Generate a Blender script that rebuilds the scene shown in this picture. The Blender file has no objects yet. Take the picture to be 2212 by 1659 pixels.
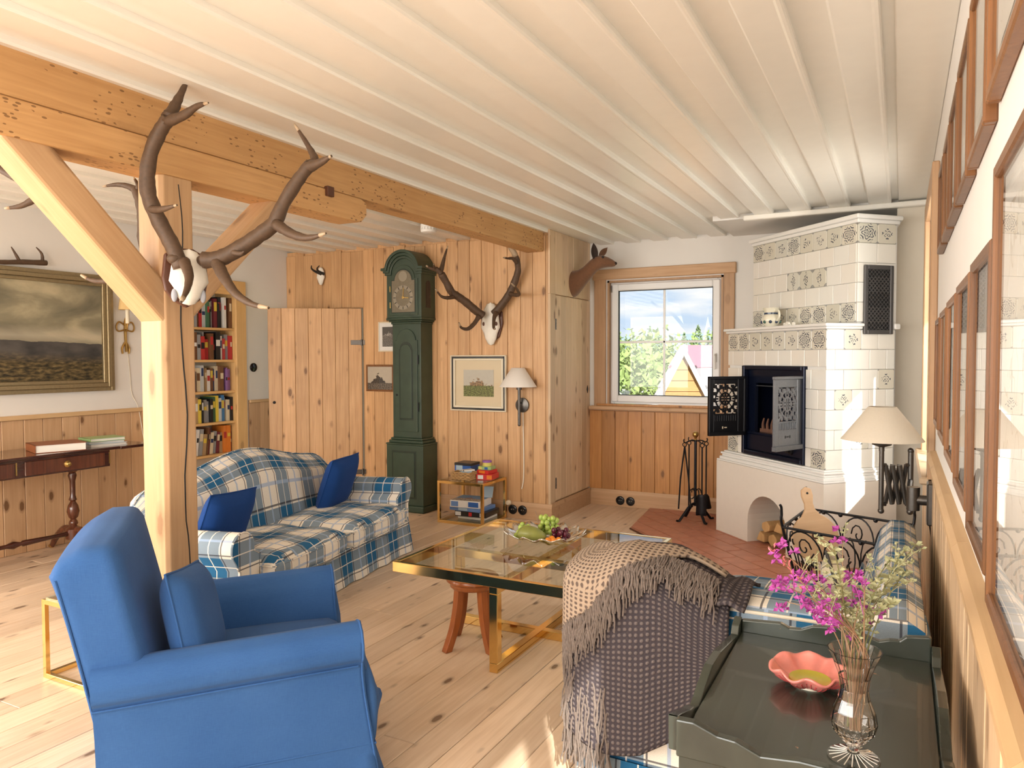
import bpy, bmesh, math, random
from math import pi, sin, cos, radians as rad, atan2, sqrt
from mathutils import Vector, Matrix
random.seed(7)
SC = bpy.context.scene
COL = SC.collection
V = Vector
# ------------------------------------------------------------------ camera
F_PX, W_PX, H_PX = 1603.0, 2212, 1659
CAM = V((0, 0, 1.35))
YAW, PITCH, ROLL = rad(27.65), rad(2.08), rad(-0.18)
_f = V((-sin(YAW)*cos(PITCH), cos(YAW)*cos(PITCH), -sin(PITCH)))
_r = V((cos(YAW), sin(YAW), 0)); _u = _r.cross(_f)
_r, _u = _r*cos(ROLL)+_u*sin(ROLL), -_r*sin(ROLL)+_u*cos(ROLL)
cd = bpy.data.cameras.new('camera'); cam = bpy.data.objects.new('camera', cd); COL.objects.link(cam)
cd.sensor_width = 36; cd.lens = F_PX/W_PX*36; cd.clip_start = .02; cd.clip_end = 2000
cam.matrix_world = Matrix(((_r.x, _u.x, -_f.x, CAM.x), (_r.y, _u.y, -_f.y, CAM.y), (_r.z, _u.z, -_f.z, CAM.z), (0, 0, 0, 1)))
SC.camera = cam
# survey helpers: where a sight line meets a plane of the room
def ray(x, y): return _f + _r*((x-W_PX/2)/F_PX) - _u*((y-H_PX/2)/F_PX)
def onx(x, y, X): d = ray(x, y); return CAM + d*((X-CAM.x)/d.x)
def ony(x, y, Y): d = ray(x, y); return CAM + d*((Y-CAM.y)/d.y)
def onz(x, y, Z): d = ray(x, y); return CAM + d*((Z-CAM.z)/d.z)
def at(x, y, dep): return CAM + ray(x, y)*dep
# ------------------------------------------------------------------ world, sun, added fill lights, exposure
SC.view_settings.view_transform = 'Standard'; SC.view_settings.look = 'None'
SC.view_settings.gamma = 1; SC.view_settings.use_curve_mapping = False
SC.view_settings.exposure = 0.5
SUN_DIR = V((-1, 1.75, -1.2)).normalized()
SUN_W, FILL_W = 7.0, 1.0
wd = bpy.data.worlds.new('sky'); SC.world = wd; wd.use_nodes = True
nt = wd.node_tree; nt.nodes.clear()
def wn(t, **k):
    n = nt.nodes.new(t)
    for a, b in k.items(): setattr(n, a, b)
    return n
tc = wn('ShaderNodeTexCoord'); sp = wn('ShaderNodeSeparateXYZ'); nt.links.new(tc.outputs['Generated'], sp.inputs[0])
mp = wn('ShaderNodeMapping'); mp.inputs['Scale'].default_value = (4.5, 4.5, 22.0); nt.links.new(tc.outputs['Generated'], mp.inputs[0])
no = wn('ShaderNodeTexNoise'); no.inputs['Scale'].default_value = 1.6; no.inputs['Detail'].default_value = 6; nt.links.new(mp.outputs[0], no.inputs['Vector'])
cr = wn('ShaderNodeValToRGB'); nt.links.new(no.outputs['Fac'], cr.inputs[0])
cr.color_ramp.elements[0].position = .40; cr.color_ramp.elements[0].color = (.66, .81, 1.0, 1)
cr.color_ramp.elements[1].position = .58; cr.color_ramp.elements[1].color = (1.05, 1.05, 1.05, 1)
gr = wn('ShaderNodeValToRGB'); nt.links.new(sp.outputs['Z'], gr.inputs[0])
gr.color_ramp.elements[0].position = .0; gr.color_ramp.elements[0].color = (0, 0, 0, 1)
gr.color_ramp.elements[1].position = .03; gr.color_ramp.elements[1].color = (1, 1, 1, 1)
mx = wn('ShaderNodeMixRGB'); mx.inputs[1].default_value = (.42, .46, .34, 1)
nt.links.new(gr.outputs[0], mx.inputs[0]); nt.links.new(cr.outputs[0], mx.inputs[2])
bg = wn('ShaderNodeBackground'); bg.inputs[1].default_value = .72; nt.links.new(mx.outputs[0], bg.inputs[0])
ow = wn('ShaderNodeOutputWorld'); nt.links.new(bg.outputs[0], ow.inputs[0])
sl = bpy.data.lights.new('sun', 'SUN'); sl.energy = SUN_W; sl.angle = rad(.6); sl.color = (1, .95, .86)
so = bpy.data.objects.new('sun', sl); COL.objects.link(so); so.location = (6, -6, 8)
so.rotation_euler = SUN_DIR.to_track_quat('-Z', 'Y').to_euler()
def fill_light(name, loc, aim, w, h, power, col=(1, .96, .9)):  # area lamp added as fill, set at a window position
    l = bpy.data.lights.new(name, 'AREA'); l.shape = 'RECTANGLE'; l.size = w; l.size_y = h; l.energy = power*FILL_W; l.color = col
    o = bpy.data.objects.new(name, l); COL.objects.link(o); o.location = loc
    o.rotation_euler = (V(aim)).to_track_quat('-Z', 'Y').to_euler()
    return o
XR, XL, YC, YW, YB = .14, -5.40, 5.517, 6.38, -2.6      # right wall, left wall, panelled front, window wall, wall behind
CZ = 2.385
fill_light('fill_light_back', (-1.35, YB-.02, 1.45), (0, 1, 0), 2.2, 1.5, 82)  # added lamps behind the camera, brighten the whole room
fill_light('fill_light_back_left', (-4.1, YB-.02, 1.45), (0, 1, 0), 2.2, 1.5, 82)
fill_light('fill_light_left', (XL-.3, -.55, 1.45), (1, .12, 0), 2.6, 1.5, 94)  # added lamp in the unseen left wall, evens out the brightness
fill_light('fill_light_right', (XR+.3, .18, 1.45), (-1, 0, 0), 1.2, 1.2, 24)  # added fill at the unseen right window
fill_light('fill_light_stove', (XR+.25, 4.35, 1.45), (-1, .55, 0), .7, 1.2, 15)  # added lamp, lifts the stove side and the wall next to it
# ------------------------------------------------------------------ materials
MATS = {}
class NT:
    def __init__(s, name):
        s.m = bpy.data.materials.new(name); s.m.use_nodes = True; s.t = s.m.node_tree
        s.b = s.t.nodes['Principled BSDF']; MATS[name] = s.m
    def n(s, t, ins=None, **k):
        n = s.t.nodes.new('ShaderNode'+t)
        for a, b in k.items(): setattr(n, a, b)
        for a, b in (ins or {}).items():
            if hasattr(b, 'is_output'): s.t.links.new(b, n.inputs[a])
            else: n.inputs[a].default_value = b
        return n
    def L(s, a, b): s.t.links.new(a, b)
    def math(s, op, a, b=0, c=0, clamp=False):
        n = s.t.nodes.new('ShaderNodeMath'); n.operation = op; n.use_clamp = clamp
        for i, q in enumerate((a, b, c)):
            if hasattr(q, 'is_output'): s.L(q, n.inputs[i])
            else: n.inputs[i].default_value = q
        return n.outputs[0]
    def ramp(s, f, stops, const=False):
        n = s.t.nodes.new('ShaderNodeValToRGB'); s.L(f, n.inputs[0]); r = n.color_ramp
        if const: r.interpolation = 'CONSTANT'
        while len(r.elements) < len(stops): r.elements.new(.5)
        for e, (p, c) in zip(r.elements, stops):
            e.position = p; e.color = c if len(c) == 4 else (*c, 1)
        return n.outputs[0]
    def mix(s, f, a, b, op='MIX'):
        n = s.t.nodes.new('ShaderNodeMixRGB'); n.blend_type = op
        for i, q in enumerate((f, a, b)):
            if hasattr(q, 'is_output'): s.L(q, n.inputs[i])
            else: n.inputs[i].default_value = q if i == 0 else ((*q, 1) if len(q) == 3 else q)
        return n.outputs[0]
    def bump(s, h, strength=.3, dist=.002):
        n = s.n('Bump', {'Strength': strength, 'Distance': dist}); s.L(h, n.inputs['Height']); s.L(n.outputs[0], s.b.inputs['Normal'])
    def set(s, **k):
        for a, b in k.items():
            key = {'col': 'Base Color', 'rough': 'Roughness', 'metal': 'Metallic', 'spec': 'Specular IOR Level', 'trans': 'Transmission Weight', 'ior': 'IOR', 'coat': 'Coat Weight', 'sheen': 'Sheen Weight', 'alpha': 'Alpha', 'sub': 'Subsurface Weight'}[a]
            if hasattr(b, 'is_output'): s.L(b, s.b.inputs[key])
            else: s.b.inputs[key].default_value = (*b, 1) if isinstance(b, tuple) and len(b) == 3 else b
        return s
g3 = lambda v: (v, v, v)
def plain(name, col, rough=.5, metal=0., noise=.0, nscale=30, **k):
    s = NT(name)
    if noise:
        t = s.n('TexCoord'); nz = s.n('TexNoise', {'Vector': t.outputs['Object'], 'Scale': nscale, 'Detail': 5.})
        f = s.math('MULTIPLY_ADD', nz.outputs['Fac'], noise*2, 1-noise)
        c = s.n('RGB'); c.outputs[0].default_value = (*col, 1)
        vm = s.n('VectorMath', {0: c.outputs[0]}, operation='SCALE'); s.L(f, vm.inputs['Scale'])
        s.set(col=vm.outputs[0]); s.bump(nz.outputs['Fac'], .15, .002)
    else: s.set(col=col)
    s.set(rough=rough, metal=metal, **k); return s.m
def wood(name, light, dark, axis='Z', knots=.6, rough=.5, vary=.25, kc=(.16, .07, .025), kx=.095, kz=.21, grain=1., spec=.4, coat=0., worm=0.):
    s = NT(name); t = s.n('TexCoord'); oi = s.n('ObjectInfo')
    off = s.n('VectorMath', {0: oi.outputs['Random']}, operation='SCALE'); off.inputs['Scale'].default_value = 37.
    ad = s.n('VectorMath', {0: t.outputs['Object'], 1: off.outputs[0]}, operation='ADD')
    sc = {'X': (.05, 1, 1), 'Y': (1, .05, 1), 'Z': (1, 1, .05)}[axis]
    mp = s.n('Mapping', {'Vector': ad.outputs[0], 'Scale': sc})
    n1 = s.n('TexNoise', {'Vector': mp.outputs[0], 'Scale': 55., 'Detail': 6., 'Distortion': .6})
    n2 = s.n('TexNoise', {'Vector': ad.outputs[0], 'Scale': 3., 'Detail': 3.})
    fac = s.math('MULTIPLY_ADD', n1.outputs['Fac'], .75*grain, s.math('MULTIPLY', n2.outputs['Fac'], .4))
    c = s.ramp(fac, [(.25, dark), (.52, tuple((a+b)/2 for a, b in zip(light, dark))), (.78, light)])
    rv = s.math('MULTIPLY_ADD', oi.outputs['Random'], vary, 1-vary*.55)
    sv = s.n('VectorMath', {0: c}, operation='SCALE'); s.L(rv, sv.inputs['Scale']); c = sv.outputs[0]
    if knots:
        ks = {'X': (1/kz, 1/kx, 1/kx), 'Y': (1/kx, 1/kz, 1/kx), 'Z': (1/kx, 1/kx, 1/kz)}[axis]
        km = s.n('Mapping', {'Vector': ad.outputs[0], 'Scale': ks})
        wob = s.n('TexNoise', {'Vector': ad.outputs[0], 'Scale': 40.})
        kv = s.n('VectorMath', {0: wob.outputs['Color']}, operation='SCALE'); kv.inputs['Scale'].default_value = .06
        ka = s.n('VectorMath', {0: km.outputs[0], 1: kv.outputs[0]}, operation='ADD')
        vo = s.n('TexVoronoi', {'Vector': ka.outputs[0], 'Scale': 1.})
        size = s.math('MULTIPLY_ADD', s.n('SeparateColor', {0: vo.outputs['Color']}).outputs[0], .21, -.035)
        k = s.math('SUBTRACT', vo.outputs['Distance'], size)
        km_ = s.ramp(k, [(0, g3(1)), (.03, g3(.5)), (.13, g3(0))])
        c = s.mix(s.math('MULTIPLY', km_, knots), c, kc)
    if worm:
        wm = s.n('Mapping', {'Vector': ad.outputs[0], 'Scale': (60, 25, 60) if axis == 'Y' else (60, 60, 25)})
        wv = s.n('TexVoronoi', {'Vector': wm.outputs[0], 'Scale': 1.})
        pm = s.n('TexNoise', {'Vector': ad.outputs[0], 'Scale': 5.})
        wk = s.math('MULTIPLY', s.math('LESS_THAN', wv.outputs['Distance'], .24), s.math('GREATER_THAN', pm.outputs['Fac'], .5))
        c = s.mix(s.math('MULTIPLY', wk, worm), c, (.14, .06, .02))
    s.set(col=c, rough=rough, spec=spec, coat=coat); s.bump(n1.outputs['Fac'], .25, .0015)
    return s.m
wood('pine_panel', (.70, .43, .22), (.46, .245, .105), 'Z', .85, .45)
wood('pine_panel_orange', (.62, .31, .11), (.38, .16, .05), 'Z', .8, .4)
wood('pine_panel_pale', (.74, .55, .37), (.58, .40, .23), 'Z', .7, .5)
wood('pine_wainscot', (.72, .47, .27), (.54, .32, .165), 'Z', .9, .5)
wood('pine_wainscot_right', (.72, .52, .33), (.56, .37, .21), 'Z', .5, .5)
wood('pine_floor', (.84, .66, .50), (.62, .44, .29), 'Y', .85, .42, vary=.22, kc=(.13, .07, .04), kx=.085, kz=.20)
wood('pine_beam', (.69, .405, .175), (.50, .265, .10), 'Y', .6, .5, vary=.1, kx=.16, kz=.6, worm=.7)
wood('pine_post', (.64, .41, .225), (.50, .295, .145), 'Z', .6, .5, vary=.08, kx=.13, kz=.4)
wood('pine_trim', (.62, .40, .235), (.47, .28, .145), 'X', .3, .45)
wood('pine_trim_y', (.76, .52, .28), (.60, .38, .19), 'Y', .3, .45)
wood('pine_trim_z', (.56, .35, .20), (.41, .24, .125), 'Z', .3, .45)
wood('shelf_wood', (.78, .50, .22), (.62, .37, .14), 'Y', .2, .45)
wood('shelf_wood_z', (.78, .50, .22), (.62, .37, .14), 'Z', .4, .45)
wood('mahogany', (.075, .018, .010), (.018, .006, .005), 'Y', 0, .13, vary=.1, coat=.6)
wood('mahogany_z', (.15, .045, .02), (.04, .012, .008), 'Z', 0, .18, vary=.1, coat=.5)
wood('stool_wood', (.42, .13, .035), (.24, .065, .018), 'Z', 0, .28, vary=.1, coat=.3)
wood('frame_wood', (.25, .11, .04), (.14, .055, .02), 'Z', 0, .35, vary=.5)
wood('log_wood', (.66, .42, .19), (.45, .25, .10), 'Z', .2, .8)
wood('board_wood', (.78, .53, .32), (.66, .42, .24), 'X', 0, .55)
wood('cabin_wood', (.52, .27, .10), (.40, .19, .065), 'X', 0, .6)
plain('plaster', (.82, .80, .77), .85, noise=.025, nscale=8)
plain('plaster_cream', (.78, .71, .60), .85, noise=.03, nscale=10)
plain('stove_plaster', (.80, .74, .66), .8, noise=.03, nscale=25)
plain('stove_white', (.86, .85, .82), .45)
plain('ceiling_paint', (.90, .87, .80), .28, noise=.03, nscale=14, spec=.5)
plain('window_white', (.86, .86, .86), .3)
plain('brass', (.83, .57, .22), .12, 1.)
plain('brass_dull', (.55, .37, .13), .3, 1.)
plain('gold_frame', (.34, .27, .155), .4, .7, noise=.25, nscale=60)
plain('silver', (.86, .86, .85), .1, 1.)
plain('iron', (.014, .014, .017), .42, .5)
plain('iron_blue', (.006, .010, .028), .3, .4)
plain('iron_silver', (.22, .23, .25), .35, .9, noise=.15, nscale=80)
plain('vent_iron', (.10, .095, .095), .45, .5)
plain('pewter', (.13, .12, .11), .38, .85, noise=.2, nscale=70)
plain('rust', (.16, .075, .045), .8, noise=.3, nscale=60)
plain('black_gloss', (.010, .010, .012), .08)
plain('black_matt', (.012, .012, .012), .7)
plain('green_paint', (.034, .058, .035), .38, noise=.35, nscale=9)
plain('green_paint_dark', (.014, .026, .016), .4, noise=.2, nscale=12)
plain('dial', (.20, .17, .12), .4, .6, noise=.2, nscale=50)
plain('dial_ring', (.30, .265, .20), .4, .4)
plain('bone', (.86, .82, .73), .6, noise=.06, nscale=40)
plain('antler', (.085, .048, .026), .6, noise=.45, nscale=70)
plain('antler_tip', (.42, .31, .20), .5)
plain('horn_black', (.02, .018, .016), .45)
plain('shield_wood', (.10, .035, .018), .4)
plain('grey_stone', (.33, .34, .38), .7)
plain('linen_shade', (.80, .72, .60), .8, noise=.03, nscale=120, sub=.0)
plain('white_shade', (.85, .80, .74), .8)
plain('yellow_shade', (.72, .50, .22), .8)
plain('candle', (.84, .76, .58), .6)
plain('white_plastic', (.86, .85, .82), .4)
plain('cord_cream', (.76, .70, .58), .7)
plain('fur', (.17, .075, .034), .85, noise=.3, nscale=60, sheen=.3)
plain('fur_pale', (.42, .25, .14), .85, noise=.2, nscale=60)
plain('fur_dark', (.035, .02, .014), .8)
plain('paper', (.86, .83, .76), .8)
plain('paper_old', (.72, .62, .46), .8)
plain('mat_cream', (.74, .62, .42), .8)
plain('mat_white', (.85, .83, .79), .8)
plain('frame_black', (.015, .013, .012), .35)
plain('frame_ivory', (.74, .66, .50), .4)
plain('shelf_back', (.74, .66, .52), .7)
plain('wicker', (.52, .32, .14), .7, noise=.4, nscale=160)
plain('grape_green', (.38, .50, .10), .25, sub=.1)
plain('grape_red', (.10, .012, .028), .25)
plain('mango', (.24, .25, .055), .4, noise=.35, nscale=18)
plain('orange', (.85, .28, .03), .35)
plain('stem_green', (.20, .21, .08), .7)
plain('stem_brown', (.28, .17, .10), .7)
plain('petal', (.40, .06, .33), .6, noise=.3, nscale=90)
plain('petal_pink', (.75, .20, .22), .6)
plain('leaf_dry', (.36, .36, .20), .7, noise=.3, nscale=60)
plain('bowl_pink', (.74, .24, .20), .18, noise=.35, nscale=40, coat=.5)
plain('bowl_yellow', (.50, .44, .03), .2, coat=.5)
plain('fringe_yarn', (.17, .135, .115), .9, noise=.4, nscale=140)
plain('brick_tile', (.50, .205, .13), .4, noise=.3, nscale=12)
plain('mortar', (.50, .33, .24), .9, noise=.15, nscale=50)
plain('jug_glaze', (.82, .78, .64), .18, coat=.4)
plain('jug_blue', (.03, .05, .10), .2)
plain('jug_green', (.05, .12, .09), .2)
plain('leaf', (.25, .34, .11), .7, noise=.3, nscale=3)
plain('leaf_dark', (.17, .25, .12), .7, noise=.3, nscale=3)
plain('hill', (.22, .29, .32), .95, noise=.1, nscale=.05)
plain('grass', (.30, .36, .16), .95, noise=.1, nscale=.3)
plain('shingle', (.30, .285, .31), .8, noise=.15, nscale=5)
plain('ridge_pink', (.42, .20, .26), .7)
plain('white_paint', (.85, .85, .84), .5)
plain('bark', (.16, .11, .07), .9)
s = NT('glass'); s.set(col=(.97, .99, .98), rough=0., trans=1., ior=1.45)
# thin architectural glass: refraction-free so daylight passes
def thin_glass(name, tint, refl=.08):
    s = NT(name); s.t.nodes.remove(s.b)
    tr = s.n('BsdfTransparent', {'Color': (*tint, 1)}); gl = s.n('BsdfGlossy', {'Roughness': .0})
    fr = s.n('Fresnel', {'IOR': 1.5}); ge = s.n('NewGeometry')
    m = s.n('MixShader'); s.L(s.math('MULTIPLY', s.math('MULTIPLY', fr.outputs[0], refl), s.math('SUBTRACT', 1, ge.outputs['Backfacing']), clamp=True), m.inputs[0]); s.L(tr.outputs[0], m.inputs[1]); s.L(gl.outputs[0], m.inputs[2])
    s.L(m.outputs[0], s.t.nodes['Material Output'].inputs['Surface']); return s.m
thin_glass('pane', (.97, .98, .98), .9)
thin_glass('table_glass', (.93, .97, .95), 1.3)
thin_glass('crystal_thin', (.93, .95, .95), 2.2)
thin_glass('picture_glass', (.98, .98, .98), 1.1)
# crystal
s = NT('crystal'); s.set(col=(1, 1, 1), rough=.0, trans=1., ior=1.5)
# blue cloth
def cloth(name, c1, c2, rough=.9, sheen=.04):
    s = NT(name); t = s.n('TexCoord')
    w1 = s.n('TexNoise', {'Vector': s.n('Mapping', {'Vector': t.outputs['Object'], 'Scale': (60, 600, 600)}).outputs[0], 'Scale': 1., 'Detail': 2.})
    w2 = s.n('TexNoise', {'Vector': s.n('Mapping', {'Vector': t.outputs['Object'], 'Scale': (600, 600, 50)}).outputs[0], 'Scale': 1., 'Detail': 2.})
    big = s.n('TexNoise', {'Vector': t.outputs['Object'], 'Scale': 4., 'Detail': 3.})
    f = s.math('MULTIPLY_ADD', big.outputs['Fac'], .5, s.math('MULTIPLY', s.math('ADD', w1.outputs['Fac'], w2.outputs['Fac']), .3))
    s.set(col=s.ramp(f, [(.35, c1), (.75, c2)]), rough=rough, sheen=sheen, spec=.2); s.bump(s.math('ADD', w1.outputs['Fac'], w2.outputs['Fac']), .2, .001); return s.m
cloth('blue_cloth', (.026, .088, .255), (.046, .130, .34))
cloth('blue_cushion_cloth', (.008, .046, .20), (.014, .066, .26))
# plaid: uv in metres
def plaid(name, P=.27, cream=(.84, .79, .70), mid=(.23, .30, .37), deep=(.022, .13, .28), dark=(.03, .03, .045), pale=(.36, .48, .68)):
    s = NT(name); t = s.n('TexCoord'); sp = s.n('SeparateXYZ', {0: t.outputs['UV']})
    def axis(o, ph):
        f = s.math('FRACT', s.math('MULTIPLY_ADD', o, 1/P, ph+10))
        band = s.ramp(f, [(0, g3(0)), (.52, g3(1)), (.93, g3(0))], True)
        dk = s.ramp(f, [(0, g3(0)), (.455, g3(1)), (.480, g3(0)), (.955, g3(1)), (.980, g3(0))], True)
        wh = s.ramp(f, [(0, g3(0)), (.715, g3(1)), (.735, g3(0))], True)
        pl = s.ramp(f, [(0, g3(0)), (.20, g3(1)), (.245, g3(0))], True)
        return band, dk, wh, pl
    bu, du, wu, pu = axis(sp.outputs[0], 0.); bv, dv, wv, pv = axis(sp.outputs[1], .3)
    both = s.math('MULTIPLY', bu, bv); one = s.math('MAXIMUM', bu, bv)
    c = s.mix(one, cream, mid); c = s.mix(both, c, deep)
    c = s.mix(s.math('MULTIPLY', s.math('MAXIMUM', pu, pv), .75), c, pale)
    c = s.mix(s.math('MULTIPLY', s.math('MAXIMUM', du, dv), .8), c, dark)
    c = s.mix(s.math('MULTIPLY', s.math('MAXIMUM', wu, wv), .85), c, (.82, .78, .70))
    wv_ = s.n('TexNoise', {'Vector': t.outputs['UV'], 'Scale': 420., 'Detail': 2.})
    sc = s.n('VectorMath', {0: c}, operation='SCALE'); s.L(s.math('MULTIPLY_ADD', wv_.outputs['Fac'], .5, .75), sc.inputs['Scale'])
    s.set(col=sc.outputs[0], rough=.9, sheen=.03, spec=.2); s.bump(wv_.outputs['Fac'], .2, .001); return s.m
plaid('plaid', .29); plaid('plaid_right', .26)
plaid('plaid_piped', .12, cream=(.62, .54, .38), mid=(.42, .38, .28), deep=(.10, .14, .2))
# waffle blanket: uv in metres
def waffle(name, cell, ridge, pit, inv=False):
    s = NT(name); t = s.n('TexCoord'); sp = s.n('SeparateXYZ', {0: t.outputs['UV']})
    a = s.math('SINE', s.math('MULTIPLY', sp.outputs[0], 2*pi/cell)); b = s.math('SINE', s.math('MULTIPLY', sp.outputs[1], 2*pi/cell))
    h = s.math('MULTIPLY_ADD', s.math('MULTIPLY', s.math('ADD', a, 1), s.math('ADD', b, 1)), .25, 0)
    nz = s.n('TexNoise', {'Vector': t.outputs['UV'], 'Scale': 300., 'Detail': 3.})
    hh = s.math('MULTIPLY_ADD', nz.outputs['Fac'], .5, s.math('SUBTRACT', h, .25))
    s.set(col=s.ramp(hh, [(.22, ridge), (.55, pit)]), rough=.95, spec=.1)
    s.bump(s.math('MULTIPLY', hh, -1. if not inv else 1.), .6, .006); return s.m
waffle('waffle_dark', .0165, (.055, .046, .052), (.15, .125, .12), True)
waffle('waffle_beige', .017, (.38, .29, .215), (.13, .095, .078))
# weathered green paint of the washstand, edges worn
def worn_green():
    s = NT('washstand_paint'); t = s.n('TexCoord'); ge = s.n('NewGeometry')
    nz = s.n('TexNoise', {'Vector': t.outputs['Object'], 'Scale': 26., 'Detail': 6.}); n2 = s.n('TexNoise', {'Vector': t.outputs['Object'], 'Scale': 6., 'Detail': 4.})
    c = s.ramp(n2.outputs['Fac'], [(.3, (.016, .022, .018)), (.7, (.042, .052, .040))])
    w = s.math('GREATER_THAN', nz.outputs['Fac'], .745)
    c = s.mix(w, c, (.25, .12, .06)); s.set(col=c, rough=.24, coat=.3); s.bump(nz.outputs['Fac'], .08, .001)
worn_green()
# glazed stove tile, tint varies tile to tile
def tile_mat(name, kind=0):
    s = NT(name); oi = s.n('ObjectInfo'); t = s.n('TexCoord')
    base = s.ramp(oi.outputs['Random'], [(0, (.80, .76, .69)), (.5, (.84, .81, .74)), (.8, (.80, .79, .74)), (1, (.84, .80, .75))])
    if kind:
        base = s.ramp(oi.outputs['Random'], [(0, (.62, .60, .51)), (.6, (.70, .66, .56)), (1, (.66, .65, .58))])
        sp = s.n('SeparateXYZ', {0: t.outputs['UV']}); x, y = sp.outputs[0], sp.outputs[1]
        r = s.math('SQRT', s.math('ADD', s.math('MULTIPLY', x, x), s.math('MULTIPLY', y, y)))
        th = s.math('ARCTAN2', y, x); rn = oi.outputs['Random']
        k = s.math('ADD', s.math('FLOOR', s.math('MULTIPLY', rn, 2.99)), {1: 5., 2: 3., 3: 3.}[kind])
        pet = s.math('COSINE', s.math('MULTIPLY', th, k))
        nz = s.n('TexNoise', {'Vector': t.outputs['UV'], 'Scale': {1: 4., 2: 5., 3: 6.}[kind], 'Detail': 3., 'W': 1.}, noise_dimensions='4D')
        s.L(s.math('MULTIPLY', rn, 90), nz.inputs['W'])
        ph = s.math('ADD', s.math('MULTIPLY', r, {1: 3.4, 2: 2.8, 3: 3.2}[kind]), s.math('MULTIPLY_ADD', pet, .42, s.math('MULTIPLY', nz.outputs['Fac'], .9)))
        ring = s.math('LESS_THAN', s.math('FRACT', ph), {1: .40, 2: .40, 3: .45}[kind])
        R = {1: .86, 2: .50, 3: .72}[kind]
        if kind == 3: rr = s.math('ADD', s.math('ABSOLUTE', s.math('MULTIPLY', x, 1.9)), s.math('MULTIPLY', s.math('ABSOLUTE', y), .75))
        else: rr = s.math('MULTIPLY_ADD', pet, -.12, r)
        inside = s.math('LESS_THAN', rr, R)
        hole = s.math('GREATER_THAN', nz.outputs['Fac'], {1: .36, 2: .47, 3: .44}[kind])
        corner = s.math('GREATER_THAN', s.math('MULTIPLY', s.math('ABSOLUTE', x), s.math('ABSOLUTE', y)), .80 if kind != 3 else .62)
        mk = s.math('MAXIMUM', s.math('MULTIPLY', s.math('MULTIPLY', ring, inside), hole), s.math('MULTIPLY', corner, .6))
        base = s.mix(s.math('MULTIPLY', mk, .9), base, (.030, .042, .075))
    s.set(col=base, rough=.16, spec=.45)
for i, nm in enumerate(('tile_plain', 'tile_rosette', 'tile_sprig', 'tile_figure')): tile_mat(nm, i)
# pictures (flat prints, uv 0..1)
def landscape():
    s = NT('landscape_print'); t = s.n('TexCoord'); sp = s.n('SeparateXYZ', {0: t.outputs['UV']}); u, v = sp.outputs[0], sp.outputs[1]
    cl = s.n('TexNoise', {'Vector': s.n('Mapping', {'Vector': t.outputs['UV'], 'Scale': (1.5, 1.9, 1)}).outputs[0], 'Scale': 1.7, 'Detail': 6., 'Distortion': .5})
    sky = s.ramp(cl.outputs['Fac'], [(.3, (.13, .12, .085)), (.52, (.27, .245, .165)), (.66, (.50, .44, .29)), (.8, (.60, .54, .37))])
    wk = s.n('TexNoise', {'Vector': t.outputs['UV'], 'Scale': 5., 'Detail': 4.})
    hz = s.math('MULTIPLY_ADD', wk.outputs['Fac'], .09, s.math('MULTIPLY_ADD', u, -.05, .385))
    gr = s.n('TexNoise', {'Vector': s.n('Mapping', {'Vector': t.outputs['UV'], 'Scale': (8, 14, 1)}).outputs[0], 'Scale': 3., 'Detail': 9.})
    heath = s.ramp(gr.outputs['Fac'], [(.35, (.025, .023, .015)), (.52, (.10, .075, .035)), (.68, (.22, .16, .07))])
    hills = s.ramp(wk.outputs['Fac'], [(.3, (.035, .035, .038)), (.7, (.12, .11, .10))])
    dv = s.math('SUBTRACT', hz, v)
    low = s.mix(s.math('MULTIPLY_ADD', dv, 9., -1.0, clamp=True), hills, heath)
    glow = s.math('SUBTRACT', 1, s.math('MULTIPLY', s.math('ABSOLUTE', s.math('SUBTRACT', v, .46)), 9.), clamp=True)
    sky = s.mix(s.math('MULTIPLY', glow, .45), sky, (.62, .56, .44))
    s.set(col=s.mix(s.math('GREATER_THAN', dv, 0.), sky, low), rough=.45, spec=.3)
landscape()
def print_mat(name, sky, mass, ground, hz=.55, pk=.5, seed=0.):
    s = NT(name); t = s.n('TexCoord'); sp = s.n('SeparateXYZ', {0: t.outputs['UV']}); u, v = sp.outputs[0], sp.outputs[1]
    n1 = s.n('TexNoise', {'Vector': t.outputs['UV'], 'Scale': 9., 'Detail': 7., 'W': seed}, noise_dimensions='4D'); n2 = s.n('TexNoise', {'Vector': t.outputs['UV'], 'Scale': 24., 'Detail': 5., 'W': seed+2}, noise_dimensions='4D')
    hump = s.math('SUBTRACT', 1, s.math('MULTIPLY', s.math('ABSOLUTE', s.math('SUBTRACT', u, .45)), 2.6), clamp=True)
    top = s.math('ADD', s.math('MULTIPLY_ADD', hump, pk, hz-.25), s.math('MULTIPLY_ADD', n1.outputs['Fac'], .8, -.40))
    m = s.math('GREATER_THAN', s.math('SUBTRACT', top, v), 0); g = s.math('LESS_THAN', s.math('MULTIPLY_ADD', n1.outputs['Fac'], .1, v), hz*.75)
    c = s.mix(m, s.mix(s.math('MULTIPLY', n1.outputs['Fac'], .5), sky, tuple(a*.6 for a in sky)), s.ramp(n2.outputs['Fac'], [(.38, tuple(a*.25 for a in mass)), (.62, tuple(min(1, a*1.5) for a in mass))]))
    c = s.mix(g, c, s.ramp(n2.outputs['Fac'], [(.38, tuple(a*.25 for a in ground)), (.62, tuple(min(1, a*1.5) for a in ground))])); s.set(col=c, rough=.6)
print_mat('castle_print', (.62, .54, .42), (.06, .05, .04), (.16, .13, .10), .45, .45)
print_mat('watercolour_print', (.60, .57, .48), (.30, .18, .08), (.16, .19, .05), .6, .3, 3.)
print_mat('portrait_print', (.10, .09, .08), (.42, .38, .34), (.20, .18, .16), .8, .15, 6.)
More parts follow.
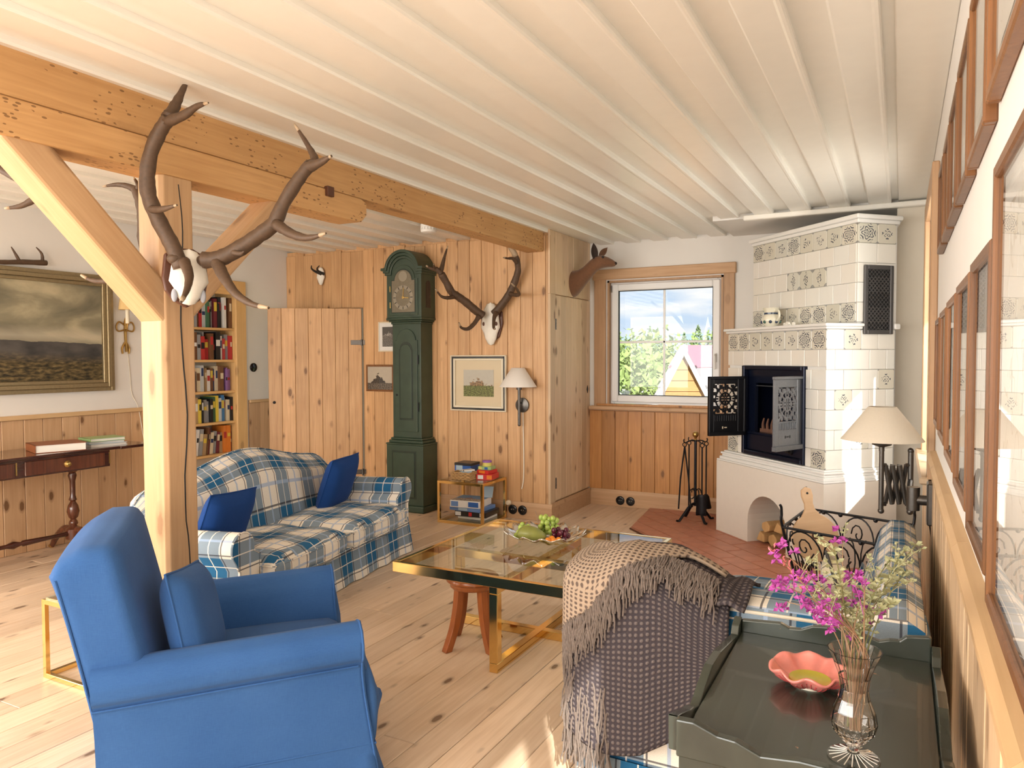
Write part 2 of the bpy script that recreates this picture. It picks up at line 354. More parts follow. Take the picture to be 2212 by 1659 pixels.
print_mat('game_print', (.25, .42, .66), (.45, .18, .12), (.50, .42, .36), .6, .2, 9.)
def M(n): return MATS[n]
# ------------------------------------------------------------------ mesh helpers
class MB:
    def __init__(s): s.v = []; s.f = []; s.M = None; s.uv = {}
    def add(s, vs, fs, uvs=None):
        b = len(s.v)
        for p in vs:
            p = V(p)
            s.v.append(s.M @ p if s.M else p)
        for i, f in enumerate(fs):
            if uvs: s.uv[len(s.f)] = uvs[i]
            s.f.append([b+j for j in f])
        return s
    def box(s, x0, x1, y0, y1, z0, z1, c=0.):
        if x0 > x1: x0, x1 = x1, x0
        if y0 > y1: y0, y1 = y1, y0
        if z0 > z1: z0, z1 = z1, z0
        if not c:
            return s.add([(x0,y0,z0),(x1,y0,z0),(x1,y1,z0),(x0,y1,z0),(x0,y0,z1),(x1,y0,z1),(x1,y1,z1),(x0,y1,z1)],
                         [(0,3,2,1),(4,5,6,7),(0,1,5,4),(1,2,6,5),(2,3,7,6),(3,0,4,7)])
        c = min(c, (x1-x0)*.45, (y1-y0)*.45, (z1-z0)*.45)
        vs = []; idx = {}
        lo, hi = (x0,y0,z0), (x1,y1,z1)
        for sx in (0,1):
            for sy in (0,1):
                for sz in (0,1):
                    sg = (sx,sy,sz); base = [hi[i] if sg[i] else lo[i] for i in range(3)]
                    for a in range(3):
                        p = [base[i] + (0 if i == a else (-c if sg[i] else c)) for i in range(3)]
                        idx[sg+(a,)] = len(vs); vs.append(p)
        fs = []; ctr = V([(lo[i]+hi[i])/2 for i in range(3)])
        def face(ks):
            f = [idx[k] for k in ks]; P = [V(vs[i]) for i in f]
            n = (P[1]-P[0]).cross(P[2]-P[0]); m = sum(P, V())/len(P)
            fs.append(f if n.dot(m-ctr) > 0 else f[::-1])
        for a in range(3):
            b, d = (a+1)%3, (a+2)%3
            for sa in (0,1):
                ks = []
                for sb, sd in ((0,0),(1,0),(1,1),(0,1)):
                    g = [0,0,0]; g[a] = sa; g[b] = sb; g[d] = sd; ks.append(tuple(g)+(a,))
                face(ks)
            for sb in (0,1):
                for sd in (0,1):
                    g0 = [0,0,0]; g0[b] = sb; g0[d] = sd; g1 = list(g0); g1[a] = 1
                    face([tuple(g0)+(b,), tuple(g1)+(b,), tuple(g1)+(d,), tuple(g0)+(d,)])
        for sx in (0,1):
            for sy in (0,1):
                for sz in (0,1): face([(sx,sy,sz,0),(sx,sy,sz,1),(sx,sy,sz,2)])
        return s.add(vs, fs)
    def prism(s, poly, axis, a, b):
        """polygon in the two other axes (order x,y,z without axis), extruded from a to b"""
        n = len(poly)
        def P(q, t):
            return {'x': (t, q[0], q[1]), 'y': (q[0], t, q[1]), 'z': (q[0], q[1], t)}[axis]
        vs = [P(q, a) for q in poly] + [P(q, b) for q in poly]
        ar = sum(poly[i][0]*poly[(i+1)%n][1]-poly[(i+1)%n][0]*poly[i][1] for i in range(n))
        flip = (ar > 0) ^ (axis == 'y') ^ (b < a)
        fs = [list(range(n))[::-1], list(range(n, 2*n))] + [(i, (i+1)%n, n+(i+1)%n, n+i) for i in range(n)]
        if not flip: fs = [list(f)[::-1] for f in fs]
        return s.add(vs, fs)
    def grid(s, fn, nu, nv, cu=False, cv=False, uvf=None, flip=False):
        vs = []; 
        for i in range(nu+(0 if cu else 1)):
            for j in range(nv+(0 if cv else 1)): vs.append(fn(i/nu, j/nv))
        w = nv+(0 if cv else 1); h = nu+(0 if cu else 1); fs = []; uvs = []
        for i in range(nu):
            for j in range(nv):
                a = i*w+j; b = ((i+1)%h)*w+j; c = ((i+1)%h)*w+(j+1)%w; d = i*w+(j+1)%w
                q = (a,b,c,d); fs.append(q[::-1] if flip else q)
                if uvf:
                    u = [uvf(i/nu,j/nv), uvf((i+1)/nu,j/nv), uvf((i+1)/nu,(j+1)/nv), uvf(i/nu,(j+1)/nv)]; uvs.append(u[::-1] if flip else u)
        return s.add(vs, fs, uvs or None)
    def tube(s, pts, r, n=8, caps=True, closed=False, flat=1.):
        pts = [V(p) for p in pts]; m = len(pts)
        rs = r if isinstance(r, (list, tuple)) else [r]*m
        up = None; rings = []
        for i, p in enumerate(pts):
            if closed: t = pts[(i+1)%m]-pts[i-1]
            else: t = pts[min(i+1, m-1)]-pts[max(i-1, 0)]
            if t.length < 1e-9: t = V((0,0,1))
            t.normalize()
            if up is None:
                up = V((0,0,1)) if abs(t.z) < .9 else V((1,0,0))
            up = up - t*up.dot(t)
            if up.length < 1e-6: up = t.orthogonal()
            up.normalize(); sd = t.cross(up)
            rings.append([p+(sd*cos(2*pi*k/n)+up*sin(2*pi*k/n)*flat)*rs[i] for k in range(n)])
        vs = [q for g in rings for q in g]; fs = []
        for i in range(m if closed else m-1):
            a, b = i*n, ((i+1)%m)*n
            for k in range(n): fs.append((a+k, a+(k+1)%n, b+(k+1)%n, b+k))
        if caps and not closed:
            fs.append(list(range(n))[::-1]); fs.append([(m-1)*n+k for k in range(n)])
        return s.add(vs, fs)
    def lathe(s, prof, n=20, c=(0,0,0), axis='z', closed=False):
        c = V(c); vs = []; m = len(prof)
        for r, z in prof:
            for k in range(n):
                a = 2*pi*k/n
                q = {'z': (r*cos(a), r*sin(a), z), 'y': (r*cos(a), z, -r*sin(a)), 'x': (z, r*cos(a), r*sin(a))}[axis]
                vs.append(c+V(q))
        fs = []
        for i in range(m if closed else m-1):
            a, b = i*n, ((i+1)%m)*n
            for k in range(n): fs.append((a+k, a+(k+1)%n, b+(k+1)%n, b+k))
        if not closed:
            if prof[0][0] > 1e-5: fs.append(list(range(n))[::-1])
            if prof[-1][0] > 1e-5: fs.append([(m-1)*n+k for k in range(n)])
        return s.add(vs, fs)
    def ball(s, c, r, n=10, m=7):
        rx, ry, rz = r if isinstance(r, (tuple, list)) else (r, r, r); c = V(c)
        return s.add([c+V((0,0,-rz))]+[c+V((rx*cos(2*pi*k/n)*sin(pi*j/m), ry*sin(2*pi*k/n)*sin(pi*j/m), -rz*cos(pi*j/m))) for j in range(1, m) for k in range(n)]+[c+V((0,0,rz))],
            [(0, 1+(k+1)%n, 1+k) for k in range(n)] +
            [(1+(j-1)*n+k, 1+(j-1)*n+(k+1)%n, 1+j*n+(k+1)%n, 1+j*n+k) for j in range(1, m-1) for k in range(n)] +
            [(1+(m-2)*n+k, 1+(m-2)*n+(k+1)%n, 1+(m-1)*n) for k in range(n)])
    def soft(s, x0, x1, y0, y1, z0, z1, r, n=8, fn=None):
        """rounded block; fn(p, (u,v,w) in -1..1) may move points"""
        lo, hi = V((x0,y0,z0)), V((x1,y1,z1)); ctr = (lo+hi)/2; h = (hi-lo)/2
        r = min(r, h.x, h.y, h.z); inn = h-V((r,r,r)); seen = {}; vs = []; fs = []
        def vid(q):
            k = tuple(round(a, 5) for a in q)
            if k not in seen:
                p = V((q[0]*h.x, q[1]*h.y, q[2]*h.z)); c = V([max(-inn[i], min(inn[i], p[i])) for i in range(3)]); d = p-c
                if d.length > 1e-9: d.normalize()
                p = ctr+c+d*r
                if fn: p = V(fn(p, q))
                seen[k] = len(vs); vs.append(p)
            return seen[k]
        g = [-1+2*i/n for i in range(n+1)]
        # concentrate samples near edges
        g = [math.copysign(abs(a)**.75, a) if a else 0. for a in g]
        for ax in range(3):
            for sg in (-1, 1):
                for i in range(n):
                    for j in range(n):
                        q = []
                        for a, b in ((g[i],g[j]),(g[i+1],g[j]),(g[i+1],g[j+1]),(g[i],g[j+1])):
                            t = [0,0,0]; t[ax] = sg; t[(ax+1)%3] = a; t[(ax+2)%3] = b; q.append(vid(tuple(t)))
                        fs.append(q if sg > 0 else q[::-1])
        return s.add(vs, fs)
    def plate(s, fn, nx, ny, mask, th):
        """pierced plate: fn(u,v) -> point, normal; mask(i,j) True where solid"""
        P = {}; vs = []; fs = []
        def vid(i, j, k):
            if (i,j,k) not in P:
                p, n = fn(i/nx, j/ny); P[(i,j,k)] = len(vs); vs.append(V(p)+V(n)*th*k)
            return P[(i,j,k)]
        on = lambda i, j: 0 <= i < nx and 0 <= j < ny and mask(i, j)
        for i in range(nx):
            for j in range(ny):
                if not on(i,j): continue
                fs.append((vid(i,j,1),vid(i+1,j,1),vid(i+1,j+1,1),vid(i,j+1,1)))
                fs.append((vid(i,j,0),vid(i,j+1,0),vid(i+1,j+1,0),vid(i+1,j,0)))
                for di, dj, a, b in ((-1,0,(i,j+1),(i,j)),(1,0,(i+1,j),(i+1,j+1)),(0,-1,(i,j),(i+1,j)),(0,1,(i+1,j+1),(i,j+1))):
                    if not on(i+di, j+dj): fs.append((vid(*a,0),vid(*b,0),vid(*b,1),vid(*a,1)))
        return s.add(vs, fs)
def mesh(name, mb, mat, uv=None, smooth=False, ang=40):
    me = bpy.data.meshes.new(name); me.from_pydata([tuple(p) for p in mb.v], [], mb.f)
    me.materials.append(M(mat) if isinstance(mat, str) else mat)
    if uv or mb.uv:
        L = me.uv_layers.new(name='UVMap').data
        for p in me.polygons:
            cu = mb.uv.get(p.index)
            n = p.normal; a = max(range(3), key=lambda i: abs(n[i]))
            for q, li in enumerate(p.loop_indices):
                if cu: L[li].uv = cu[q]
                else:
                    c = me.vertices[me.loops[li].vertex_index].co
                    L[li].uv = {0: (c.y, c.z), 1: (c.x, c.z), 2: (c.y, c.x)}[a]
    if smooth:
        me.polygons.foreach_set('use_smooth', [True]*len(me.polygons))
        if ang < 180: me.set_sharp_from_angle(angle=rad(ang))
    me.update(); return me
def obj(name, mb, mat, parent=None, loc=(0,0,0), rz=0, uv=None, smooth=False, ang=40, bev=0, seg=2, sub=0, kind=None):
    me = mb if isinstance(mb, bpy.types.Mesh) else mesh(name, mb, mat, uv, smooth, ang)
    o = bpy.data.objects.new(name, me); COL.objects.link(o); o.location = loc
    if rz: o.rotation_euler = (0, 0, rz)
    if parent: o.parent = parent
    if bev:
        b = o.modifiers.new('bevel', 'BEVEL'); b.width = bev; b.segments = seg; b.limit_method = 'ANGLE'; b.angle_limit = rad(35); b.harden_normals = False
    if sub:
        b = o.modifiers.new('sub', 'SUBSURF'); b.levels = sub; b.render_levels = sub
    if kind: o['kind'] = kind
    return o
def tag(o, label=None, cat=None, group=None, kind=None):
    if label: o['label'] = label
    if cat: o['category'] = cat
    if group: o['group'] = group
    if kind: o['kind'] = kind
    return o
def thing(name, label, cat, loc=(0,0,0), rz=0, group=None, kind=None):
    o = bpy.data.objects.new(name, None); COL.objects.link(o); o.location = loc; o.rotation_euler = (0,0,rz)
    o.empty_display_size = .05
    return tag(o, label, cat, group, kind)
def copy_tree(o, parent=None):
    c = o.copy(); COL.objects.link(c)
    if parent: c.parent = parent
    for ch in [q for q in bpy.data.objects if q.parent is o]: copy_tree(ch, c)
    return c
def bez(pts, n=8):
    """smooth curve through points (Catmull-Rom)"""
    pts = [V(p) for p in pts]; out = []
    for i in range(len(pts)-1):
        p0, p1, p2, p3 = pts[max(i-1,0)], pts[i], pts[i+1], pts[min(i+2,len(pts)-1)]
        for k in range(n):
            t = k/n; out.append(.5*((2*p1)+(p2-p0)*t+(2*p0-5*p1+4*p2-p3)*t*t+(3*p1-p0-3*p2+p3)*t**3))
    out.append(pts[-1]); return out
def lerps(r0, r1, n): return [r0+(r1-r0)*i/(n-1) for i in range(n)]
# ------------------------------------------------------------------ the room
def struct(name, mb, mat, **k):
    o = obj(name, mb, mat, **k); o['kind'] = 'structure'; return o
# floor: planks along Y
fl = struct('floor', MB().box(XL-.1, XR+.02, YB, YW+.05, -.08, -.024), 'black_matt')
rx = random.Random(3); x = XL; pw = .139
while x < XR:
    w = min(pw*rx.uniform(.9, 1.1), XR-x)
    if w > .02:
        cut = sorted([YB, YW]+[rx.uniform(YB+1, YW-1) for _ in range(2)])
        for a, b in zip(cut, cut[1:]):
            if b-a < .05: continue
            obj('plank', MB().box(-w/2+.0012, w/2-.0012, -(b-a)/2+.001, (b-a)/2-.001, -.024, rx.uniform(-.0015, 0), .0022), 'pine_floor', fl, ((x+w/2), (a+b)/2, 0))
    x += w
# hearth of clay tiles, diagonal
hp = [(-1.95, YW-.03), (-1.86, 5.54), (-.62, 4.26), (XR-.02, 4.26), (XR-.02, YW-.03)]
he = struct('floor_hearth', MB().prism(hp, 'z', .001, .008), 'mortar')
def inside(p, poly):
    c = False
    for i in range(len(poly)):
        (x1, y1), (x2, y2) = poly[i], poly[i-1]
        if (y1 > p[1]) != (y2 > p[1]) and p[0] < (x2-x1)*(p[1]-y1)/(y2-y1)+x1: c = not c
    return c
def clip(poly, cv):
    """clip polygon to the convex polygon cv (counter-clockwise or clockwise)"""
    ar = sum(cv[i][0]*cv[(i+1)%len(cv)][1]-cv[(i+1)%len(cv)][0]*cv[i][1] for i in range(len(cv))); sg = 1 if ar > 0 else -1
    for i in range(len(cv)):
        (ax, ay), (bx, by) = cv[i], cv[(i+1)%len(cv)]; d = lambda p: sg*((bx-ax)*(p[1]-ay)-(by-ay)*(p[0]-ax))
        out = []
        for k in range(len(poly)):
            p, q = poly[k], poly[(k+1)%len(poly)]; dp, dq = d(p), d(q)
            if dp >= 0: out.append(p)
            if (dp > 0 and dq < 0) or (dp < 0 and dq > 0): t = dp/(dp-dq); out.append((p[0]+(q[0]-p[0])*t, p[1]+(q[1]-p[1])*t))
        poly = out
        if len(poly) < 3: return []
    return poly
s2 = sqrt(.5); tl, tw = .285, .142
for r in range(-14, 16):
    for k in range(-8, 9):
        u = (k+(r%2)*.5)*tl; w = r*tw; cx, cy = -.9+u*s2+w*s2, 5.1-u*s2+w*s2
        if (cx+.413)*s2+(cy-4.943)*s2 > .15 and cx < .3 and (cx+.413)*s2-(cy-4.943)*s2 > -1.1 and cy < 6.9 and (cx-.14) < 0 and (cx+.413)*s2-(cy-4.943)*s2 < -.05: continue   # under the stove
        q = [(cx+(a*(tl-.012)/2)*s2+(b*(tw-.012)/2)*s2, cy-(a*(tl-.012)/2)*s2+(b*(tw-.012)/2)*s2) for a, b in ((-1,-1),(1,-1),(1,1),(-1,1))]
        q = clip(q, hp)
        if len(q) < 3: continue
        mx_, my_ = sum(p[0] for p in q)/len(q), sum(p[1] for p in q)/len(q)
        obj('tile', MB().prism([(p[0]-mx_, p[1]-my_) for p in q], 'z', 0, rx.uniform(.011, .014)), 'brick_tile', he, (mx_, my_, 0))
e0, e1 = V((-1.86, 5.54, 0)), V((-.62, 4.26, 0))
he2 = obj('edge_strip', MB().tube([e0+V((0,0,.004)), e1+V((0,0,.004))], .009, 6), 'shield_wood', he)
# ceiling boards along Y: recessed and proud boards alternate
ce = struct('ceiling', MB().box(XL-.1, XR+.4, YB-.1, YW+.3, CZ+.02, CZ+.10), 'ceiling_paint')
per = .248; x = -2.436 - per*13
L = YW-YB
me_r = mesh('board', MB().box(-.075, .075, -L/2, L/2, 0, .02, .003), 'ceiling_paint')
def proud():
    pf = [(-.068, .0), (-.068, -.016), (-.060, -.024), (.048, -.024), (.056, -.027), (.066, -.027), (.070, -.018), (.070, 0)]
    return MB().prism(pf, 'y', -L/2, L/2)
me_p = mesh('board', proud(), 'ceiling_paint')
while x < XR-.1:
    if XL < x+.02 < XR: obj('board', me_r, None, ce, (x+.19, (YW+YB)/2, CZ))
    if XL+.06 < x+.066 < XR-.06: obj('board', me_p, None, ce, (x+.066, (YW+YB)/2, CZ))
    x += per
obj('edge_board', MB().box(XR-.17, XR, YB, YW, CZ-.012, CZ, .004), 'ceiling_paint', ce)
# plaster soffit and strip over the stove
struct('ceiling_soffit', MB().box(-1.25, XR, 5.60, YW, CZ-.035, CZ+.0), 'plaster')
struct('trim_1', MB().box(-1.02, XR, 5.535, 5.595, CZ-.058, CZ-.022, .006), 'ceiling_paint')
# wall plank helper
def planks(parent, a0, a1, z0, z1, plane, axis, mat, w=.12, out=-1, seed=1, jit=.08, th=.016, ragged=0.):
    r = random.Random(seed); a = a0
    while a < a1-.004:
        ww = min(w*r.uniform(1-jit, 1+jit), a1-a)
        if a1-(a+ww) < w*.3: ww = a1-a
        zt = z1 - (r.uniform(0, ragged) if ragged else 0); h = zt-z0; t = th+r.uniform(-.0015, .0015)
        m = MB()
        if axis == 'x': m.box(-ww/2+.0012, ww/2-.0012, 0, out*t, -h/2, h/2, .003); loc = (a+ww/2, plane, (z0+zt)/2)
        else: m.box(0, out*t, -ww/2+.0012, ww/2-.0012, -h/2, h/2, .003); loc = (plane, a+ww/2, (z0+zt)/2)
        obj('plank', m, mat, parent, loc); a += ww
# left wall with a recess for the bookcase
BK0, BK1, BKZ = 4.12, 4.86, 1.95
m = MB()
for (a, b, z0, z1) in ((YB, -1.9, 0, CZ+.02), (-1.9, .8, 0, .7), (-1.9, .8, 2.2, CZ+.02), (.8, BK0, 0, CZ+.02), (BK1, YC+.6, 0, CZ+.02), (BK0, BK1, BKZ, CZ+.02)): m.box(XL-.35, XL, a, b, z0, z1)
m.box(XL-.4, XL-.33, BK0-.1, BK1+.1, 0, BKZ+.1)
wl = struct('wall_left', m, 'plaster')
planks(wl, YB, -1.9, 0, .925, XL, 'y', 'pine_wainscot', .135, 1, 4); planks(wl, -1.9, .8, 0, .68, XL, 'y', 'pine_wainscot', .135, 1, 3); planks(wl, .8, BK0-.10, 0, .925, XL, 'y', 'pine_wainscot', .135, 1, 5)
planks(wl, BK1+.13, YC, 0, .93, XL, 'y', 'pine_wainscot', .12, 1, 6)
struct('trim_2', MB().box(XL, XL+.032, .8, BK0-.10, .925, .957, .004), 'pine_trim_y')
struct('trim_3', MB().box(XL, XL+.03, BK1+.13, YC, .93, .957, .004), 'pine_trim_y')
# panelled closet front with a doorway
DX0, DX1, DZ = -5.30, -4.46, 1.815
CX = -2.53
m = MB(); m.box(DX1, CX-.02, YC+.002, YC+.06, 0, CZ).box(XL, DX1, YC+.002, YC+.06, DZ, CZ).box(XL, DX0, YC+.002, YC+.06, 0, DZ)
m.box(CX-.06, CX-.02, YC+.06, YW, 0, CZ)
wc = struct('wall_closet', m, 'pine_panel')
planks(wc, DX1+.02, CX, .0, CZ-.02, YC, 'x', 'pine_panel', .118, -1, 11, ragged=.03)
planks(wc, XL, DX1+.02, DZ+.005, CZ-.02, YC, 'x', 'pine_panel', .118, -1, 12, ragged=.03)
planks(wc, XL, DX0, 0, DZ, YC, 'x', 'pine_panel', .12, -1, 13)
m = MB(); m.box(XL-.3, DX1+.3, YC+.9, YC+.95, 0, CZ)
struct('wall_passage', m, 'plaster_cream')
# closet side, facing the window corner: fixed panel above a plank door
ZD = 1.86
planks(wc, YC-.018, YW, ZD+.006, CZ-.0, CX-.02, 'y', 'pine_panel_pale', .115, 1, 15, th=.02)
planks(wc, YC-.018, YC+.085, 0, ZD+.006, CX-.02, 'y', 'pine_panel_pale', .12, 1, 16, th=.022)
d2 = thing('door_2', 'pale plank closet door in the panelling beside the window', None, (CX, YC+.09, 0), kind='structure')
r = random.Random(21); a = .0
while a < YW-YC-.10:
    w = min(.115*r.uniform(.9, 1.1), YW-YC-.095-a)
    obj('plank', MB().box(-.02, .0, -w/2+.001, w/2-.001, -(ZD-.15)/2, (ZD-.15)/2, .003), 'pine_panel_pale', d2, (0, a+w/2, .15+(ZD-.15)/2)); a += w
    if w < .02: break
for z in (1.62, .30):
    m = MB().box(-.002, .004, -.012, .012, z-.045, z+.045)
    for q in range(4): m.tube([(.004, 0, z-.045+q*.023), (.004, 0, z-.03+q*.023)], .006, 8)
    obj('hinge', m, 'pewter', d2)
obj('escutcheon', MB().prism([(.70, 1.02), (.715, 1.055), (.70, 1.09), (.685, 1.055)], 'x', 0, .005), 'iron', d2)
# window wall
WX0, WX1, WZ0, WZ1 = -2.36, -1.33, .915, 2.035
m = MB()
for (a, b, z0, z1) in ((CX-.1, WX0, 0, CZ+.02), (WX1, XR+.3, 0, CZ+.02), (WX0, WX1, 0, WZ0), (WX0, WX1, WZ1, CZ+.02)): m.box(a, b, YW, YW+.16, z0, z1)
ww_ = struct('wall_far', m, 'plaster')
planks(ww_, CX, -.62, .14, .862, YW, 'x', 'pine_panel_orange', .13, -1, 31)
def baseboard(name, poly, z=.145, t=.02):
    m = MB()
    for (ax, ay), (bx, by) in zip(poly, poly[1:]):
        d = V((bx-ax, by-ay, 0)).normalized(); nrm = V((d.y, -d.x, 0))
        p = [V((ax, ay, 0))-d*0, V((bx, by, 0))+d*0]
        prof = [(0, 0), (t, 0), (t, z-.03), (t-.006, z-.012), (t-.010, z), (0, z)]
        vs = [q+nrm*o+V((0, 0, h)) for q in p for o, h in prof]; n = len(prof)
        m.add(vs, [list(range(n)), list(range(2*n-1, n-1, -1))]+[(i, n+i, n+(i+1)%n, (i+1)%n) for i in range(n)])
    return struct(name, m, 'pine_trim')
baseboard('baseboard_far', [(CX+.02, YW-.016), (-.9, YW-.016)])
baseboard('baseboard_closet_side', [(CX, YC-.0155), (CX, YW-.016)])
baseboard('baseboard_closet', [(-3.60, YC-.016), (CX+.02, YC-.016)], .14)
# window 1
w1 = thing('window_1', 'white square window with a cross bar in a pine casing', None, (0, YW, 0), kind='structure')
def frame(x0, x1, z0, z1, w, y0, y1, c=.004):
    m = MB()
    m.box(x0, x0+w, y0, y1, z0, z1, c).box(x1-w, x1, y0, y1, z0, z1, c).box(x0+w, x1-w, y0, y1, z0, z0+w, c).box(x0+w, x1-w, y0, y1, z1-w, z1, c); return m
m = MB()
co = (-2.485, -1.235, .93, 2.137); ci = (-2.375, -1.325, .93, 2.045)
m.box(co[0], ci[0], -.022, .01, .90, co[3], .005).box(ci[1], co[1], -.022, .01, .90, co[3], .005)
obj('casing', m, 'pine_trim_z', w1); obj('casing_head', MB().box(co[0]-.012, co[1]+.012, -.03, .01, ci[3], co[3], .006), 'pine_trim', w1)
obj('reveal', MB().box(WX0-.0, WX0+.018, -.01, .10, WZ0, WZ1).box(WX1-.018, WX1, -.01, .10, WZ0, WZ1).box(WX0, WX1, -.01, .10, WZ1-.018, WZ1), 'pine_trim_z', w1)
obj('sill', MB().box(-2.52, -1.22, -.075, .06, .868, .905, .010), 'pine_trim', w1)
obj('apron', MB().box(-2.46, -1.26, -.028, .0, .905, .925, .004), 'pine_panel_orange', w1)
obj('frame', frame(WX0+.018, WX1-.018, .925, WZ1-.018, .035, .03, .09), 'window_white', w1)
obj('sash', frame(WX0+.03, WX1-.03, .94, WZ1-.03, .062, .012, .07, .008), 'window_white', w1)
gx0, gx1, gz0, gz1 = WX0+.092, WX1-.092, 1.002, WZ1-.092
obj('gasket', frame(gx0, gx1, gz0, gz1, .006, .028, .05, 0), 'black_matt', w1)
mz = ony(1440, 738, YW).z; mxx = (gx0+gx1)/2-.005
for nm_, b in (('glazing_bar', (mxx-.010, mxx+.010, .043, .053, gz0, gz1)), ('glazing_bar', (gx0, gx1, .043, .053, mz-.010, mz+.010))):
    obj(nm_, MB().box(*b, .003), 'window_white', w1)
for (a, b, c, d) in ((gx0, mxx, gz0, mz), (mxx, gx1, gz0, mz), (gx0, mxx, mz, gz1), (mxx, gx1, mz, gz1)):
    obj('pane', MB().box(a, b, .046, .050, c, d), 'pane', w1)
m = MB().box(WX1-.075, WX1-.055, .0, .014, 1.30, 1.38, .004).box(WX1-.072, WX1-.058, -.03, .0, 1.355, 1.372, .003).box(WX1-.072, WX1-.058, -.03, -.016, 1.24, 1.37, .004)
obj('handle', m, 'white_plastic', w1)
obj('hinge', MB().tube([(WX0+.035, .0, 1.93), (WX0+.035, 0, 1.99)], .006, 8), 'pewter', w1)
# right wall, two windows in a thick wall
R2 = (3.85, 4.85, .81, 2.12); R3 = (-.9, .48, .81, 2.12)
m = MB()
for (a, b, z0, z1) in ((YB, R3[0], 0, CZ+.02), (R3[1], R2[0], 0, CZ+.02), (R2[1], YW+.16, 0, CZ+.02)): m.box(XR, XR+.26, a, b, z0, z1)
for q in (R2, R3): m.box(XR, XR+.26, q[0], q[1], 0, q[2]).box(XR, XR+.26, q[0], q[1], q[3], CZ+.02)
wr = struct('wall_right', m, 'plaster')
planks(wr, YB, 3.68, 0, .885, XR, 'y', 'pine_wainscot_right', .105, -1, 41)
planks(wr, 3.68, 5.0, 0, .78, XR, 'y', 'pine_wainscot_right', .105, -1, 42)
pf = [(0, .875), (-.024, .875), (-.03, .885), (-.03, .897), (-.022, .905), (-.034, .911), (-.036, .924), (-.024, .936), (0, .94)]
for i, (a, b) in enumerate(((YB, .9), (.902, 1.9), (1.902, 2.55), (2.552, 3.68))):
    struct('trim_%d' % (4+i), MB().prism([(XR+q[0], q[1]) for q in pf], 'y', a, b), 'pine_trim_y')
def side_window(name, q, label):
    w = thing(name, label, None, (XR, q[0], 0), kind='structure'); n = q[1]-q[0]
    t = .018
    obj('reveal', MB().box(0, .2, 0, t, q[2], q[3]).box(0, .2, n-t, n, q[2], q[3]).box(0, .2, 0, n, q[3]-t, q[3]), 'pine_panel_pale', w)
    obj('casing', MB().box(-.03, .0, -.10, .012, q[2]-.03, q[3]+.08, .005).box(-.03, .0, n-.012, n+.10, q[2]-.03, q[3]+.08, .005).box(-.03, 0, .012, n-.012, q[3]-.012, q[3]+.08, .005), 'pine_trim_z', w)
    obj('sill', MB().box(-.06, .2, -.1, n+.1, q[2]-.035, q[2], .008), 'pine_panel_pale', w)
    m = MB(); 
    for a, b in ((0, n/2), (n/2, n)):
        m.box(.16, .21, a, a+.05, q[2], q[3], .004).box(.16, .21, b-.05, b, q[2], q[3], .004).box(.16, .21, a+.05, b-.05, q[2], q[2]+.05, .004).box(.16, .21, a+.05, b-.05, q[3]-.05, q[3], .004)
    obj('sash', m, 'window_white', w)
    for a, b in ((.05, n/2-.05), (n/2+.05, n-.05)): obj('pane', MB().box(.182, .186, a, b, q[2]+.05, q[3]-.05), 'pane', w)
side_window('window_2', R2, 'wooden casement window in the right wall beside the stove')
side_window('window_3', R3, 'wooden casement window in the right wall behind the camera')
struct('wall_chimney', MB().box(-.035, XR, 5.60, YW, 0, CZ-.035), 'plaster_cream')
struct('roof_eave', MB().box(XR+.26, XR+.56, YB-.5, YW+1, 2.22, 2.30), 'cabin_wood')
# wall behind the camera with two openings added for the fill lights
m = MB(); xs = [XL-.3, -5.2, -3.0, -2.45, -.25, XR+.26]
for i in range(5):
    if i % 2 == 0: m.box(xs[i], xs[i+1], YB-.15, YB, 0, CZ+.02)
    else: m.box(xs[i], xs[i+1], YB-.15, YB, 0, .7).box(xs[i], xs[i+1], YB-.15, YB, 2.2, CZ+.02)
struct('wall_back', m, 'plaster')
# plank door standing open
ha, hb = V((-4.462, YC-.02, 0)), V((-5.144, 5.0, 0)); dv_ = (hb-ha); dw = dv_.length
d1 = thing('door_1', 'knotty pine plank door standing open by the bookcase', None, ha, atan2(dv_.y, dv_.x), kind='structure')
a = 0; r = random.Random(4); nn = 7
for i in range(nn):
    w = dw/nn
    obj('plank', MB().box(-w/2+.001, w/2-.001, -.014, .014, -(DZ-.03)/2, (DZ-.03)/2, .003), 'pine_panel', d1, (a+w/2, 0, .02+(DZ-.03)/2)); a += w
for z in (.28, 1.49): obj('hinge', MB().box(-.05, .10, .014, .018, z-.022, z+.022, .002).tube([(.0, .020, z-.03), (.0, .020, z+.03)], .009, 8), 'pewter', d1)
obj('ledge', MB().box(.08, dw-.06, -.034, -.014, .3, .4, .004).box(.08, dw-.06, -.034, -.014, 1.4, 1.5, .004), 'pine_panel', d1)
obj('knob_hole', MB().lathe([(.014, 0), (.012, .012), (.004, .016)], 12, (dw-.05, .014, .94), 'y'), 'iron', d1)
tag(obj('light_switch', MB().lathe([(.042, 0), (.042, .006), (.034, .012), (.012, .013), (.010, .022), (0, .023)], 24, (XL, 5.06, 1.26), 'x'), 'black_gloss', smooth=True), 'round black light switch on the white wall beside the open door', 'switch')
